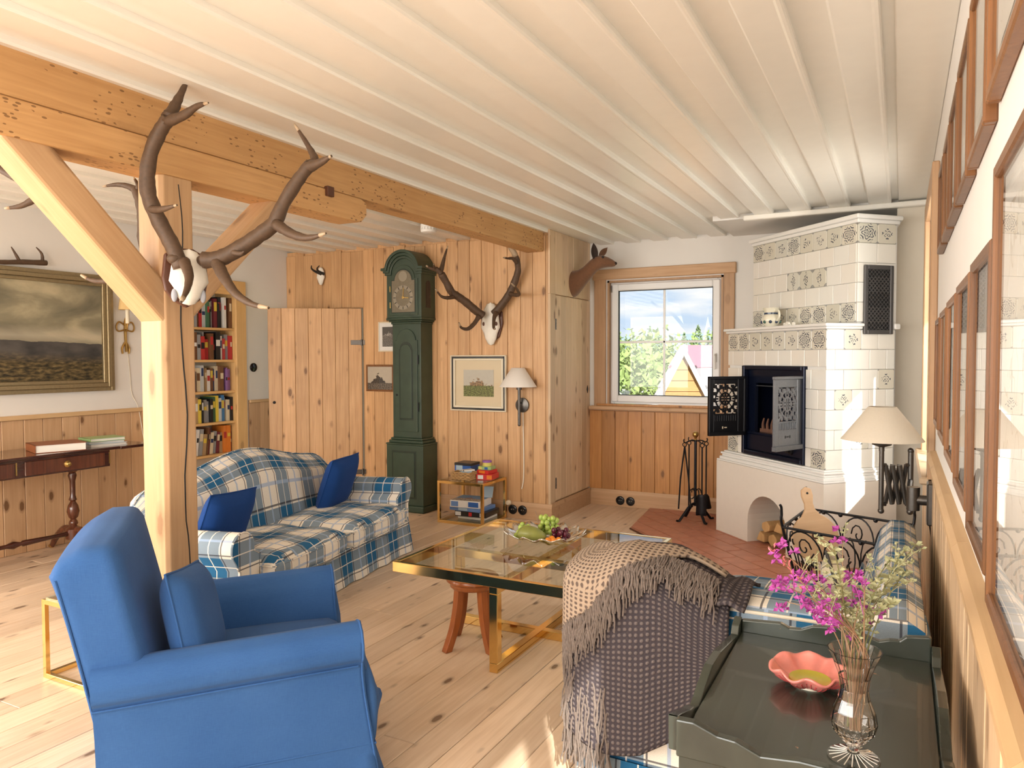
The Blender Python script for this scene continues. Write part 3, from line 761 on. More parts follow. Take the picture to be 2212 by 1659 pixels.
# ------------------------------------------------------------------ timber frame
BX1 = -2.585; BX0 = BX1-.155; PY0, PY1 = 1.965, 2.115
tag(obj('ceiling_beam', MB().box(BX0, BX1, YB, YC-.02, 2.205, CZ-.005), 'pine_beam', bev=.008, seg=2), 'long worm-marked pine ceiling beam running to the panelled wall', 'beam')
m = MB(); sd = []
sd = [(YB, 2.203), (3.19, 2.203), (3.235, 2.185), (3.235, 2.12), (3.19, 2.078), (3.12, 2.075), (YB, 2.075)]
m.prism(sd, 'x', BX0+.004, BX1+.004)
sb = tag(obj('saddle_beam', m, 'pine_beam', bev=.007), 'short pine saddle beam with rounded end under the ceiling beam', 'beam')
obj('peg', MB().box(BX1-.01, BX1+.022, 2.905, 2.955, 2.165, 2.215, .003), 'shield_wood', sb)
m = MB()
m.prism([(BX0+.02, PY0), (BX1-.015, PY0), (BX1, PY0+.015), (BX1, PY1-.006), (BX1-.006, PY1), (BX0+.006, PY1), (BX0, PY1-.006), (BX0, PY0+.02)], 'z', 0, 2.075)
po = tag(obj('timber_post', m, 'pine_post', bev=.004), 'square pine post with a long drying crack carrying the beams', 'post')
r = random.Random(9); cx_ = []
m = MB(); pts = []
for i in range(30):
    z = .25+i*.062; pts.append((BX1, PY0+.085+.010*sin(i*.55)+r.uniform(-.002, .002)+(.5-i/60)*.03, z))
m.tube(pts, [.0022+.0012*sin(pi*i/29) for i in range(30)], 6)
obj('drying_crack', m, 'black_matt', po)
def brace(y0, z0, y1, z1, w, label):
    d = V((0, y1-y0, z1-z0)).normalized(); n = V((0, -d.z, d.y)) * w/2
    a, b = V((0, y0, z0)), V((0, y1, z1))
    L_ = (b-a).length; mm = MB().box(-.07, .07, -w/2, w/2, -.05, L_+.05)
    mm.M = None
    o = obj('post_brace', mm, 'pine_post', None, ((BX0+BX1)/2+.002, y0, z0), bev=.012)
    o.rotation_euler = (-(atan2(d.y, d.z)), 0, 0)
    return tag(o, label, 'brace')
brace(1.985, 1.565, 1.46, 2.085, .124, 'diagonal pine brace rising from the post toward the left')
brace(2.10, 1.57, 2.63, 2.085, .10, 'diagonal pine brace on the far side of the post behind the antlers')
# ------------------------------------------------------------------ cloth helpers
def pillow(w, h, t, n=14, piping=None):
    """cushion standing in the local xz plane, thickness along y"""
    m = MB()
    def prof(u, v, sgn):
        a, b = 2*u-1, 2*v-1
        pin = 1-.03*(1-a*a)*abs(b)**3; pin2 = 1-.03*(1-b*b)*abs(a)**3
        th = t/2*(max(0, (1-a**4)*(1-b**4)))**.55
        return V((a*w/2*pin2, sgn*th, b*h/2*pin))
    uvf = lambda u, v: (u*w, v*h)
    m.grid(lambda u, v: prof(u, v, -1), n, n, uvf=uvf); m.grid(lambda u, v: prof(u, v, 1), n, n, uvf=uvf, flip=True)
    edge = [prof(i/n, 0, 0) for i in range(n)]+[prof(1, i/n, 0) for i in range(n)]+[prof(1-i/n, 1, 0) for i in range(n)]+[prof(0, 1-i/n, 0) for i in range(n)]
    return m, edge
def cushion(name, label, loc, w, h, t, mat, rot, pipe_mat=None, pr=.004):
    m, e = pillow(w, h, t); o = obj(name, m, mat, None, loc, smooth=True, ang=120); o.rotation_euler = rot
    tag(o, label, 'cushion')
    p = obj('piping', MB().tube(e, pr, 6, closed=True), pipe_mat or mat, o, smooth=True)
    return o
# ------------------------------------------------------------------ blue armchair
ac = thing('armchair', 'blue loose-covered armchair with rolled arms in the foreground', 'armchair', (-2.0, 1.78, 0), atan2(.75, .66))
BM = 'blue_cloth'
def arm_blue(sg):
    prof = [(.25, .10), (.25, .40), (.262, .455), (.30, .497), (.345, .508), (.392, .49), (.415, .455), (.412, .415), (.392, .395), (.388, .30), (.392, .12), (.398, .03)]
    n = 14
    def fn(u, v):
        k = v*(len(prof)-1); i = min(int(k), len(prof)-2); f = k-i
        y = prof[i][0]*(1-f)+prof[i+1][0]*f; z = prof[i][1]*(1-f)+prof[i+1][1]*f
        x = -.37+u*.72
        z2 = z+(.02*(u-.5) if z > .3 else 0); fl = .015*max(0, 1-z/.3)*u
        x += .05*u*max(0, 1-z/.35) - .03*(1-u)*max(0, (z-.2))
        return V((x, sg*(y+fl), z2))
    m = MB().grid(fn, n, 33, flip=(sg > 0))
    # front cap
    rim = [fn(1, j/33) for j in range(34)]; c = V((.365, sg*.325, .30))
    b = len(m.v); m.v += [q+V((.012, 0, 0)) for q in rim]+[c+V((.03, 0, .02))]
    for j in range(33):
        f = [b+j, b+j+1, b+34]; m.f.append(f if sg < 0 else f[::-1])
        g = [13*0+j, j+1]
        base = 14*34
        q = [base+j, base+j+1, b+j+1, b+j]; m.f.append(q if sg < 0 else q[::-1])
    o = obj('arm', m, BM, ac, smooth=True, ang=75)
    seam = [fn(u/12, .735)+V((0, sg*.004, 0)) for u in range(13)]
    obj('seam', MB().tube(seam, .0035, 6), BM, o, smooth=True)
    obj('front_piping', MB().tube([q+V((.012, 0, 0)) for q in rim], .0045, 6), BM, o, smooth=True)
    return o
arm_blue(-1); arm_blue(1)
def back_fn(p, q):
    t = (p.z-.1)/.73; lean = -.15*max(0, t)**1.15
    x = p.x+lean; z = p.z
    top = max(0, q[2])
    z -= .05*max(0, -q[0]+.0)*top**4; z += .02*(1-q[1]**2)*top**2
    x += .02*(1-q[1]**2)*(q[0] > 0)
    y = p.y*(1-.09*max(0, t))-.02*max(0, t)
    return (x, y, z)
o = obj('backrest', MB().soft(-.345, -.17, -.375, .375, .06, .815, .038, 16, back_fn), BM, ac, smooth=True, ang=180)
def back_seam(sx, sy):
    pts = []
    for i in range(20):
        z = .25+i*.029; p = V((sx, sy, z)); t = (z-.1)/.73; pts.append(V((sx-.15*max(0, t)**1.15, sy*(1-.09*max(0, t))-.02*max(0, t), z)))
    return pts
for sy in (-.378, .378): obj('seam', MB().tube(back_seam(-.333, sy*.978)[:18], .004, 6), BM, o, smooth=True)
obj('seat_cushion', MB().soft(-.20, .38, -.262, .262, .20, .345, .05, 10, lambda p, q: (p.x, p.y, p.z+.03*(1-q[0]**2)*(1-q[1]**2)*q[2])), BM, ac, smooth=True, ang=180)
obj('seat_base', MB().soft(-.33, .39, -.385, .385, .05, .24, .03, 6), BM, ac, smooth=True, ang=180)
# skirt with a pleat at each corner
def skirt(name, parent, mat, x0, x1, y0, y1, z0, z1, flare, amp, uv=None, r=.04, n=96):
    per = [(x1, y0), (x1, y1), (x0, y1), (x0, y0)]
    pts = []
    seq = [(x0, y0), (x1, y0), (x1, y1), (x0, y1), (x0, y0)]
    tot = sum(math.dist(a, b) for a, b in zip(seq, seq[1:]))
    def plan(u):
        d = (u % 1)*tot
        for a, b in zip(seq, seq[1:]):
            l = math.dist(a, b)
            if d <= l: 
                f = d/l; nx, ny = (b[1]-a[1])/l, -(b[0]-a[0])/l
                e = min(d, l-d)
                return a[0]+(b[0]-a[0])*f, a[1]+(b[1]-a[1])*f, nx, ny, e
            d -= l
        return (*seq[0], 0, -1, 0)
    def fn(u, v):
        x, y, nx, ny, e = plan(u); o = flare*v + amp*v*(sin(u*2*pi*17)+.6*sin(u*2*pi*31+1)) + .012*v*math.exp(-(e/.05)**2)
        return V((x+nx*o, y+ny*o, z1+(z0-z1)*v))
    return obj(name, MB().grid(fn, n, 4, cu=True, flip=True, uvf=(lambda u, v: (u*tot, z1+(z0-z1)*v)) if uv else None), mat, parent, smooth=True, ang=70)
skirt('skirt', ac, BM, -.335, .40, -.395, .395, .008, .145, .03, .005)
obj('skirt_seam', MB().tube([(-.335, -.397, .147), (.40, -.397, .147), (.40, .397, .147), (-.335, .397, .147)], .004, 6, closed=True), BM, ac)
# draped bunch of cover at the front corner
m = MB(); r = random.Random(5)
for k in range(4):
    pts = [(.355+.012*k, -.34+.05*k, .44-.05*k), (.385+.01*k, -.35+.035*k, .33-.03*k), (.395+.008*k, -.36+.02*k, .25), (.395, -.37+.03*k, .15)]
    m.tube(bez(pts, 5), [.010+.012*sin(pi*i/15) for i in range(16)], 8)
obj('drape_fold', m, BM, ac, smooth=True, ang=180)
cushion('cushion', 'blue cushion leaning in the corner of the blue armchair', at(420, 1335, 2.36), .33, .33, .12, BM, (rad(-14), rad(8), atan2(.75, .66)+rad(76)))
# ------------------------------------------------------------------ plaid sofa
sf = thing('sofa', 'blue and cream plaid camelback sofa behind the timber post', 'sofa', (-3.25, 3.31, 0), rad(9))
PL = 'plaid'
topz = lambda y: .665+.125*math.exp(-(y/.46)**2)-.03*max(0, abs(y)-.72)/.14
def sback(u, v):
    y = -.86+1.72*u; tz = topz(y); e = max(0, abs(y)-.76)/.10
    prof = [(-.12, .24), (-.155, .36), (-.20, tz*.5+.24), (-.255, tz-.05), (-.30, tz-.008), (-.345, tz), (-.395, tz-.03), (-.41, tz-.09), (-.405, .3), (-.40, .05)]
    k = v*(len(prof)-1); i = min(int(k), len(prof)-2); f = k-i
    x = prof[i][0]*(1-f)+prof[i+1][0]*f; z = prof[i][1]*(1-f)+prof[i+1][1]*f
    x += .018*(1-(y/.9)**2)*(v < .4)
    cx = -.30; x = cx+(x-cx)*(1-.55*e*e); z = z-.03*e*e*(z > .5)
    return V((x, y, z))
def sback_uv(u, v):
    return (1.8*u, [0, 1.35][1]*v)
m = MB().grid(sback, 40, 27, uvf=sback_uv, flip=True)
for e, uu in ((0, 0), (1, 1)):
    rim = [sback(uu, j/27) for j in range(28)]; m.add(rim, [list(range(28)) if e else list(range(28))[::-1]], [[(p.x, p.z) for p in (rim if e else rim[::-1])]])
bk = obj('backrest', m, PL, sf, smooth=True, ang=80)
obj('piping', MB().tube([sback(i/40, .52)+V((0, 0, .003)) for i in range(41)], .004, 6), PL, bk, uv=True)
def arm_plaid(sg, parent, mat, x0, x1, yin, yout, ztop, nm='arm'):
    r_ = .078; cz = ztop-r_; cy = yout-.055
    prof = [(yin, .10), (yin, .25), (yin+.005, cz-.05)]
    for k in range(13):
        a = rad(195-k*20); prof.append((cy+r_*cos(a), cz+r_*sin(a)))
    prof += [(yout-.03, cz-.11), (yout-.025, .2), (yout-.015, .02)]
    arc = [0]
    for a, b in zip(prof, prof[1:]): arc.append(arc[-1]+math.dist(a, b))
    def fn(u, v):
        k = v*(len(prof)-1); i = min(int(k+1e-9), len(prof)-2); f = k-i
        y = prof[i][0]*(1-f)+prof[i+1][0]*f; z = prof[i][1]*(1-f)+prof[i+1][1]*f
        return V((x0+(x1-x0)*u-.03*(1-u)*(z > .35), sg*y, z-.02*(1-u)*(z > .3)))
    nv = len(prof)-1
    m = MB().grid(fn, 8, nv, flip=(sg > 0), uvf=lambda u, v: (x0+(x1-x0)*u, arc[min(int(v*nv+.5), nv)]))
    rim = [fn(1, j/nv) for j in range(nv+1)]
    o = obj(nm, m, mat, parent, smooth=True, ang=70)
    fr = [q+V((.010, 0, 0)) for q in rim]
    mm = MB(); mm.add([q for q in rim]+fr, [((j, j+1, nv+2+j, nv+1+j)) if sg < 0 else ((j, nv+1+j, nv+2+j, j+1)) for j in range(nv)])
    mm.add(fr, [list(range(nv+1)) if sg < 0 else list(range(nv+1))[::-1]])
    obj('arm_front', mm, mat, o, uv=True)
    obj('piping', MB().tube(fr[1:], .005, 6), mat, o, uv=True)
    return o
for sg in (-1, 1): arm_plaid(sg, sf, PL, -.34, .335, .725, .91, .515)
obj('base', MB().soft(-.38, .335, -.86, .86, .04, .24, .02, 6), PL, sf, uv=True, smooth=True, ang=180)
def puff(p, q):
    w = .028*(1-q[0]**4)*(1-q[1]**4)*q[2]
    return (p.x+.01*sin(q[1]*5), p.y, p.z+w+.006*sin(q[0]*7+q[1]*5)*(q[2] > 0))
for k, (a, b) in enumerate(((-.73, -.008), (.008, .73))):
    c = obj('seat_cushion', MB().soft(-.19, .43, a, b, .215, .345, .045, 12, puff), PL, sf, uv=True, smooth=True, ang=180)
    for z in (.238, .322):
        pp = []
        for (x_, y_) in ((-.15, a), (.39, a), (.428, a+.04), (.428, b-.04), (.39, b)): pp.append((x_, y_, z))
        obj('piping', MB().tube(bez(pp, 5), .0045, 6), PL, c, uv=True, smooth=True)
skirt('skirt', sf, PL, -.39, .352, -.875, .875, .006, .235, .03, .006, uv=True, n=140)
_R5 = Matrix.Rotation(rad(9), 3, 'Z')
def sofa_pt(p): return V((-3.25, 3.31, 0))+_R5 @ V(p)
cushion('cushion', 'square blue cushion at the clock end of the plaid sofa', sofa_pt((.0, .54, .515)), .37, .37, .13, 'blue_cushion_cloth', (rad(-20), rad(1), rad(5-90+8)))
cushion('cushion', 'blue cushion half hidden by the timber post on the plaid sofa', sofa_pt((.02, -.60, .48)), .37, .37, .13, 'blue_cushion_cloth', (rad(-20), rad(-3), rad(5-90+6)))
# ------------------------------------------------------------------ brass and glass coffee table
TX0, TX1, TY0, TY1, TZ = -2.03, -1.02, 2.70, 3.70, .425
ct = thing('coffee_table', 'large brass coffee table with a clear glass top', 'table', ((TX0+TX1)/2, (TY0+TY1)/2, 0))
hx, hy = (TX1-TX0)/2, (TY1-TY0)/2
obj('rim', frame(-hx, hx, -hy, hy, .022, 0, 1, 0) if False else MB().box(-hx, hx, -hy, -hy+.022, TZ-.045, TZ, .002).box(-hx, hx, hy-.022, hy, TZ-.045, TZ, .002).box(-hx, -hx+.022, -hy+.022, hy-.022, TZ-.045, TZ, .002).box(hx-.022, hx, -hy+.022, hy-.022, TZ-.045, TZ, .002), 'brass', ct)
obj('glass_top', MB().box(-hx+.022, hx-.022, -hy+.022, hy-.022, TZ-.012, TZ-.002), 'table_glass', ct)
b_ = .04
for ax in (0, 1):
    for z in (0, TZ-.045-b_):
        q = (-hx+.03, hx-.03, -b_/2, b_/2) if ax == 0 else (-b_/2, b_/2, -hy+.03, hy-.03)
        obj('crossbar', MB().box(*q, z+(.0004 if ax else 0), z+b_+(.0004 if ax else 0), .002), 'brass', ct)
    for sg in (-1, 1):
        cx, cy = (sg*(hx-.05), 0) if ax == 0 else (0, sg*(hy-.05))
        obj('leg', MB().box(cx-.02, cx+.02, cy-.02, cy+.02, b_, TZ-.045-b_, .002), 'brass', ct)
# stools
def stool(loc, rz, label):
    t = thing('stool', label, 'stool', loc, rz, 'round wooden stools under the coffee table')
    obj('seat', MB().lathe([(0, .275), (.098, .275), (.106, .282), (.106, .298), (.114, .302), (.124, .31), (.124, .324), (.117, .330), (0, .332)], 32), 'stool_wood', t, smooth=True, ang=50)
    for k in range(4):
        a = rad(45+90*k); d = V((cos(a), sin(a), 0)); pts = [d*.075+V((0, 0, .28)), d*.085+V((0, 0, .19)), d*.105+V((0, 0, .10)), d*.145]
        m = MB(); P = bez(pts, 4)
        n_ = V((-d.y, d.x, 0)); vs = []
        for p in P: vs += [p+d*.018+n_*.018, p-d*.018+n_*.018, p-d*.018-n_*.018, p+d*.018-n_*.018]
        fs = [(3, 2, 1, 0), tuple(len(vs)-4+i for i in range(4))]
        for i in range(len(P)-1):
            for j in range(4): fs.append((i*4+j, i*4+(j+1)%4, i*4+4+(j+1)%4, i*4+4+j))
        m.add(vs, fs); obj('leg', m, 'stool_wood', t, bev=.003)
    return t
stool((-1.765, 2.965, 0), rad(20), 'round reddish wooden stool under the near corner of the glass table')
stool((-1.30, 3.42, 0), rad(50), 'round wooden stool seen through the glass at the far side of the table')
# small brass side tables
def brass_table(name, label, loc, rz, w, d, h, bar, shelf):
    t = thing(name, label, 'table', loc, rz)
    for sx in (-1, 1):
        for sy in (-1, 1):
            cx, cy = sx*(w/2-bar/2), sy*(d/2-bar/2)
            obj('leg', MB().box(cx-bar/2, cx+bar/2, cy-bar/2, cy+bar/2, 0, h, .0015), 'brass', t)
    for z in (0, h-bar):
        for sy in (-1, 1): obj('rail', MB().box(-w/2+bar, w/2-bar, sy*(d/2-bar/2)-bar/2, sy*(d/2-bar/2)+bar/2, z, z+bar, .0015), 'brass', t)
        for sx in (-1, 1): obj('rail', MB().box(sx*(w/2-bar/2)-bar/2, sx*(w/2-bar/2)+bar/2, -d/2+bar, d/2-bar, z, z+bar, .0015), 'brass', t)
    obj('glass_top', MB().box(-w/2+bar*.6, w/2-bar*.6, -d/2+bar*.6, d/2-bar*.6, h, h+.008), 'table_glass', t)
    if shelf: obj('glass_shelf', MB().box(-w/2+bar*.6, w/2-bar*.6, -d/2+bar*.6, d/2-bar*.6, bar, bar+.008), 'table_glass', t)
    return t
brass_table('side_table', 'brass cube side table half hidden behind the blue armchair', (-2.97, 2.02, 0), 0, .46, .40, .335, .02, False)
GT = (-3.13, 5.26); GH = .345
brass_table('side_table', 'brass and glass side table stacked with games beside the clock', (GT[0], GT[1], 0), 0, .43, .40, GH, .022, True)
# ------------------------------------------------------------------ fruit dish
DC = V((-1.565, 3.33, TZ))
def dish(u, v):
    a = 2*pi*u; w = 1+.06*v*v*sin(a*14); r_ = .195*v*w
    z = .006+.05*v**3+.009*v*v*sin(a*14)
    return DC+V((r_*cos(a)*1.05, r_*sin(a)*.92, z))
dm = obj('fruit_dish', MB().grid(dish, 112, 10, cu=True), 'silver', smooth=True, ang=180)
md = dm.modifiers.new('solid', 'SOLIDIFY'); md.thickness = .0025; md.offset = 1
tag(dm, 'ruffled silver dish of fruit on the glass coffee table', 'dish')
def bunch(label, mat, cells, r, stem=None):
    o = thing('grape_bunch', label, 'grapes', cells[0])
    me_ = mesh('grape', MB().ball((0, 0, 0), (r, r, r*1.12), 10, 7), mat, smooth=True, ang=180)
    for p in cells: obj('grape', me_, None, o, V(p)-V(cells[0]))
    if stem: obj('stalk', MB().tube(bez([V(q)-V(cells[0]) for q in stem], 5), .0022, 5), 'stem_brown', o)
r = random.Random(8)
def pile(c, n, sx, sy, rr, h):
    out = []
    for i in range(n*30):
        x, y = r.gauss(0, sx*.5), r.gauss(0, sy*.5)
        if (x/sx)**2+(y/sy)**2 > 1: continue
        z = rr; p = None
        while z < h:
            p = V((c[0]+x, c[1]+y, c[2]+z))
            if all((p-q).length > rr*1.75 for q in out): break
            z += rr*.3; p = None
        if p: out.append(p)
        if len(out) >= n: break
    return out
d0 = DC+V((0, 0, .012))
bunch('green grapes heaped at the back of the silver dish', 'grape_green', pile(d0+V((.0, .055, .0)), 30, .055, .045, .0135, .10), .0135, [d0+V((-.06, .06, .05)), d0+V((-.075, .07, .10)), d0+V((-.085, .07, .125))])
bunch('small green grape cluster beside the mango in the silver dish', 'grape_green', pile(d0+V((-.105, -.03, .004)), 17, .04, .045, .013, .06), .013)
bunch('dark red grapes on the right of the silver dish', 'grape_red', pile(d0+V((.085, .005, .004)), 16, .045, .035, .0135, .055), .0135)
def mango(u, v):
    a, b = 2*pi*u, pi*v; k = 1+.15*cos(b)
    return V((.072*-cos(b)+.0, .040*sin(b)*cos(a)*k, .038*sin(b)*sin(a)*k+.008*sin(b*1.5)))
o = obj('mango', MB().grid(mango, 20, 14, cu=True), 'mango', None, d0+V((-.03, -.085, .040)), rad(24), smooth=True, ang=180); tag(o, 'green mango with a reddish shoulder at the front of the dish', 'mango')
for k, (dx, dy) in enumerate(((.055, -.075), (.078, -.062), (.098, -.045), (.065, -.05))):
    o = obj('kumquat', MB().ball((0, 0, 0), .0165, 12, 8), 'orange', None, d0+V((dx, dy, .018+.004*(k == 3))), smooth=True, ang=180)
    tag(o, ('leftmost', 'third from the left', 'rightmost', 'second from the left')[k]+' of the small orange fruits beside the mango', 'fruit', 'small orange fruits in the dish')
# ------------------------------------------------------------------ games on the small table
def gbox(name, label, cat, x0, x1, y0, y1, z0, z1, mat, rz=0, face=None, stripe=None, lid=None):
    cx, cy = (x0+x1)/2, (y0+y1)/2
    o = obj(name, MB().box(x0-cx, x1-cx, y0-cy, y1-cy, 0, z1-z0, .002), mat, None, (cx, cy, z0), rz); tag(o, label, cat, 'games on the brass table')
    h = z1-z0
    if face:
        m = MB(); m.add([(x0-cx+.006, y0-cy+.006, h+.0006), (x1-cx-.006, y0-cy+.006, h+.0006), (x1-cx-.006, y1-cy-.006, h+.0006), (x0-cx+.006, y1-cy-.006, h+.0006)], [(0, 1, 2, 3)], [[(0, 0), (1, 0), (1, 1), (0, 1)]])
        obj('lid_print', m, face, o)
    if stripe:
        for k, (f0, f1, sm) in enumerate(stripe):
            X0, X1 = x0-cx, x1-cx; W = X1-X0
            obj('side_print', MB().box(X0+W*f0, X0+W*f1, y0-cy-.0012, y0-cy+.001, h*.15, h*.85), sm, o)
    if lid: obj('lid', MB().box(x0-cx-.002, x1-cx+.002, y0-cy-.002, y1-cy+.002, h*.72, h+.002, .002), lid, o)
    return o
for nm_, c in (('box_blue', (.03, .12, .42)), ('box_navy', (.015, .03, .12)), ('box_red', (.62, .03, .03)), ('box_orange', (.80, .22, .02)), ('box_white', (.80, .79, .77)), ('box_yellow', (.72, .62, .16)), ('box_pale', (.42, .55, .66)), ('box_black', (.02, .02, .022)), ('box_teal', (.10, .30, .28)), ('box_sky', (.14, .26, .55)), ('box_green', (.32, .48, .20)), ('box_purple', (.30, .12, .42))): plain(nm_, c, .35)
gx, gy = GT; T0 = GH+.008; S0 = .030
gbox('card_box', 'white and navy box at the bottom of the left pile on the brass table', 'box', gx-.17, gx-.03, gy-.03, gy+.15, T0, T0+.022, 'box_white', stripe=[(.05, .6, 'box_navy')])
gbox('card_box', 'white box with a navy band, second of the left pile', 'box', gx-.168, gx-.03, gy-.03, gy+.148, T0+.0225, T0+.045, 'box_white', stripe=[(.1, .95, 'box_navy')])
gbox('game_box', 'bright blue box with a black lid at the back of the brass table', 'box', gx-.165, gx-.01, gy-.01, gy+.14, T0+.0455, T0+.115, 'box_blue', stripe=[(.1, .5, 'box_pale')], lid='box_black')
gbox('game_box', 'red game box at the bottom of the right pile', 'box', gx+.065, gx+.20, gy-.06, gy+.11, T0, T0+.045, 'box_red', rz=.15, stripe=[(.1, .45, 'box_white'), (.68, 1., 'box_orange')])
gbox('game_box', 'smaller red game box, second of the right pile', 'box', gx+.07, gx+.185, gy-.04, gy+.09, T0+.0455, T0+.075, 'box_red', rz=-.1, stripe=[(.2, .7, 'box_orange')])
gbox('game_box', 'green and blue card game box under the round tin', 'box', gx+.065, gx+.18, gy-.02, gy+.08, T0+.0755, T0+.102, 'box_green', rz=.1, stripe=[(.05, .3, 'box_yellow'), (.5, .75, 'box_blue')])
o = thing('tin', 'small round yellow and purple tin on top of the right pile', 'tin', (gx+.125, gy+.03, T0+.1025))
obj('can', MB().lathe([(0, 0), (.037, 0), (.037, .032), (0, .032)], 24), 'box_yellow', o, smooth=True); obj('lid', MB().lathe([(0, .032), (.0385, .030), (.0385, .045), (.036, .047), (0, .047)], 24), 'box_purple', o, smooth=True)
wb = thing('wicker_basket', 'small wicker basket of cards in the middle of the brass table', 'basket', (gx-.02, gy-.10, T0))
for k in range(5):
    m = MB(); z = .009+k*.0125; pts = []
    for (ax, ay), (bx, by) in zip([(-.085, -.055), (.085, -.055), (.085, .055), (-.085, .055)], [(.085, -.055), (.085, .055), (-.085, .055), (-.085, -.055)]):
        for i in range(9): pts.append((ax+(bx-ax)*i/9, ay+(by-ay)*i/9, z+.0025*(1 if (i+k) % 2 else -1)))
    obj('weave', m.tube(pts, .0068, 6, closed=True), 'wicker', wb, smooth=True)
obj('basket_floor', MB().box(-.08, .08, -.05, .05, .003, .008), 'wicker', wb)
for k in range(5):
    o = obj('playing_cards', MB().box(-.045, .045, -.03, .03, 0, .012, .001), ('paper', 'box_black', 'paper', 'box_pale', 'paper')[k], None, (gx-.05+.018*k, gy-.10+.006*((k*7) % 3-1), T0+.022+.0125*k), rad(20*k-30)); o.rotation_euler = (rad(4*k-6)*0, 0, rad(23*k-30))
    tag(o, ('loose white card deck lowest in the wicker basket', 'black card pack in the wicker basket', 'white card pack in the middle of the wicker basket', 'pale blue card pack in the wicker basket', 'striped white card pack on top of the wicker basket')[k], 'cards')
    obj('band', MB().box(-.0455, .0455, -.008, .004, -.0003, .0124), 'box_black' if k != 1 else 'paper', o)
gbox('game_box', 'cream game box at the bottom of the lower shelf', 'box', gx-.08, gx+.17, gy-.10, gy+.12, S0, S0+.022, 'paper')
gbox('game_box', 'black patterned game box with red ends on the lower shelf', 'box', gx-.10, gx+.185, gy-.12, gy+.13, S0+.0225, S0+.066, 'box_black', rz=.06, stripe=[(.02, .2, 'box_white'), (.45, .55, 'box_red'), (.8, .92, 'box_white')])
gbox('game_box', 'thin pale blue game box on the lower shelf', 'box', gx-.14, gx+.15, gy-.13, gy+.12, S0+.0665, S0+.097, 'box_sky', rz=-.04, stripe=[(.3, .6, 'box_pale')])
gbox('puzzle_box', 'blue and white jigsaw box with a picture lid on the lower shelf', 'box', gx-.135, gx+.13, gy-.14, gy+.10, S0+.0975, S0+.155, 'box_white', rz=.10, face='game_print', stripe=[(.04, .28, 'box_sky'), (.33, .6, 'box_white'), (.62, .96, 'box_blue')])
o = obj('leaflet', MB().box(-.05, .05, -.002, .002, 0, .10), 'box_pale', None, (gx+.10, gy+.06, S0+.157), .3); o.rotation_euler = (rad(-35), 0, .3); tag(o, 'pale folded leaflet propped on the jigsaw box', 'leaflet')
# ------------------------------------------------------------------ mahogany sofa table
QX, QY0, QY1, QZ = -4.83, 2.0, 3.22, .735
QX = -5.08
st = thing('sofa_table', 'dark mahogany drop-leaf table with turned legs against the left wall', 'table', (QX, 2.66, 0))
obj('top', MB().box(-.24, .24, -.66, .66, .715, .735, .005), 'mahogany', st)
obj('leaf_edge', MB().box(-.24, .24, .66, .92, .712, .732, .005), 'mahogany', st)
obj('apron', MB().box(-.21, .21, -.60, .60, .60, .714, .003), 'mahogany', st)
for a, b in ((-.56, -.03), (.03, .56)):
    d = obj('drawer', MB().box(.208, .216, a, b, .61, .70, .003), 'mahogany_z', st)
    m = MB().lathe([(.020, .0), (.022, .006), (.014, .010), (.008, .016), (.015, .022), (.012, .028), (0, .030)], 14, (.216, (a+b)/2, .655), 'x'); obj('knob', m, 'brass_dull', d, smooth=True)
for y in (-.02, .595): obj('inlay', MB().box(.209, .213, y-.004, y+.004, .62, .70), 'brass_dull', st)
leg_prof = [(.05, .60), (.05, .585), (.022, .56), (.028, .54), (.018, .50), (.017, .40), (.026, .37), (.016, .36), (.032, .33), (.040, .29), (.030, .25), (.017, .235), (.026, .22), (.030, .205), (.020, .19), (.05, .17), (.05, .10)]
for sy in (-1, 1):
    obj('leg', MB().lathe(leg_prof[::-1], 18, (0, sy*.46, 0)), 'mahogany_z', st, smooth=True, ang=50)
    for sx in (-1, 1):
        f = obj('foot', MB().tube(bez([(0, sy*.46, .15), (sx*.10, sy*.46, .155), (sx*.20, sy*.46, .09), (sx*.255, sy*.46, .02)], 5), lerps(.028, .016, 16), 10, flat=1.2), 'mahogany_z', st, smooth=True)
        obj('brass_cap', MB().ball((sx*.262, sy*.46, .018), (.026, .018, .016), 12, 8), 'brass_dull', f, smooth=True)
obj('stretcher', MB().lathe([(.018, -.44), (.014, -.3), (.020, -.12), (.012, -.11), (.026, -.06), (.014, -.02), (.014, .02), (.026, .06), (.012, .11), (.020, .12), (.014, .3), (.018, .44)], 14, (0, 0, .14), 'y'), 'mahogany', st, smooth=True, ang=60)
def book_flat(label, x, y, z, w, d, h, cover, rz=0, spine_x=True):
    b = thing('book', label, 'book', (x, y, z), rz, 'books on the sofa table')
    obj('pages', MB().box(-w/2+.004, w/2-.006, -d/2+.005, d/2-.005, .003, h-.003), 'paper', b)
    obj('cover', MB().box(-w/2, w/2, -d/2, d/2, 0, .003).box(-w/2, w/2, -d/2, d/2, h-.003, h).box(-w/2, w/2, -d/2, -d/2+.004, 0, h), cover, b)
plain('leather', (.26, .075, .025), .4, noise=.3, nscale=50)
book_flat('thick brown leather album lying on the sofa table', -5.02, 2.98, .7355, .26, .30, .052, 'leather', rad(-18))
book_flat('grey paperback at the bottom of the small pile on the sofa table', -5.04, 3.32, .7325, .20, .25, .018, 'box_white', rad(-8))
book_flat('blue-grey book in the middle of the small pile on the sofa table', -5.05, 3.32, .751, .20, .24, .018, 'box_pale', rad(-14))
book_flat('green book on top of the small pile on the sofa table', -5.03, 3.31, .7695, .19, .24, .022, 'box_green', rad(-10))
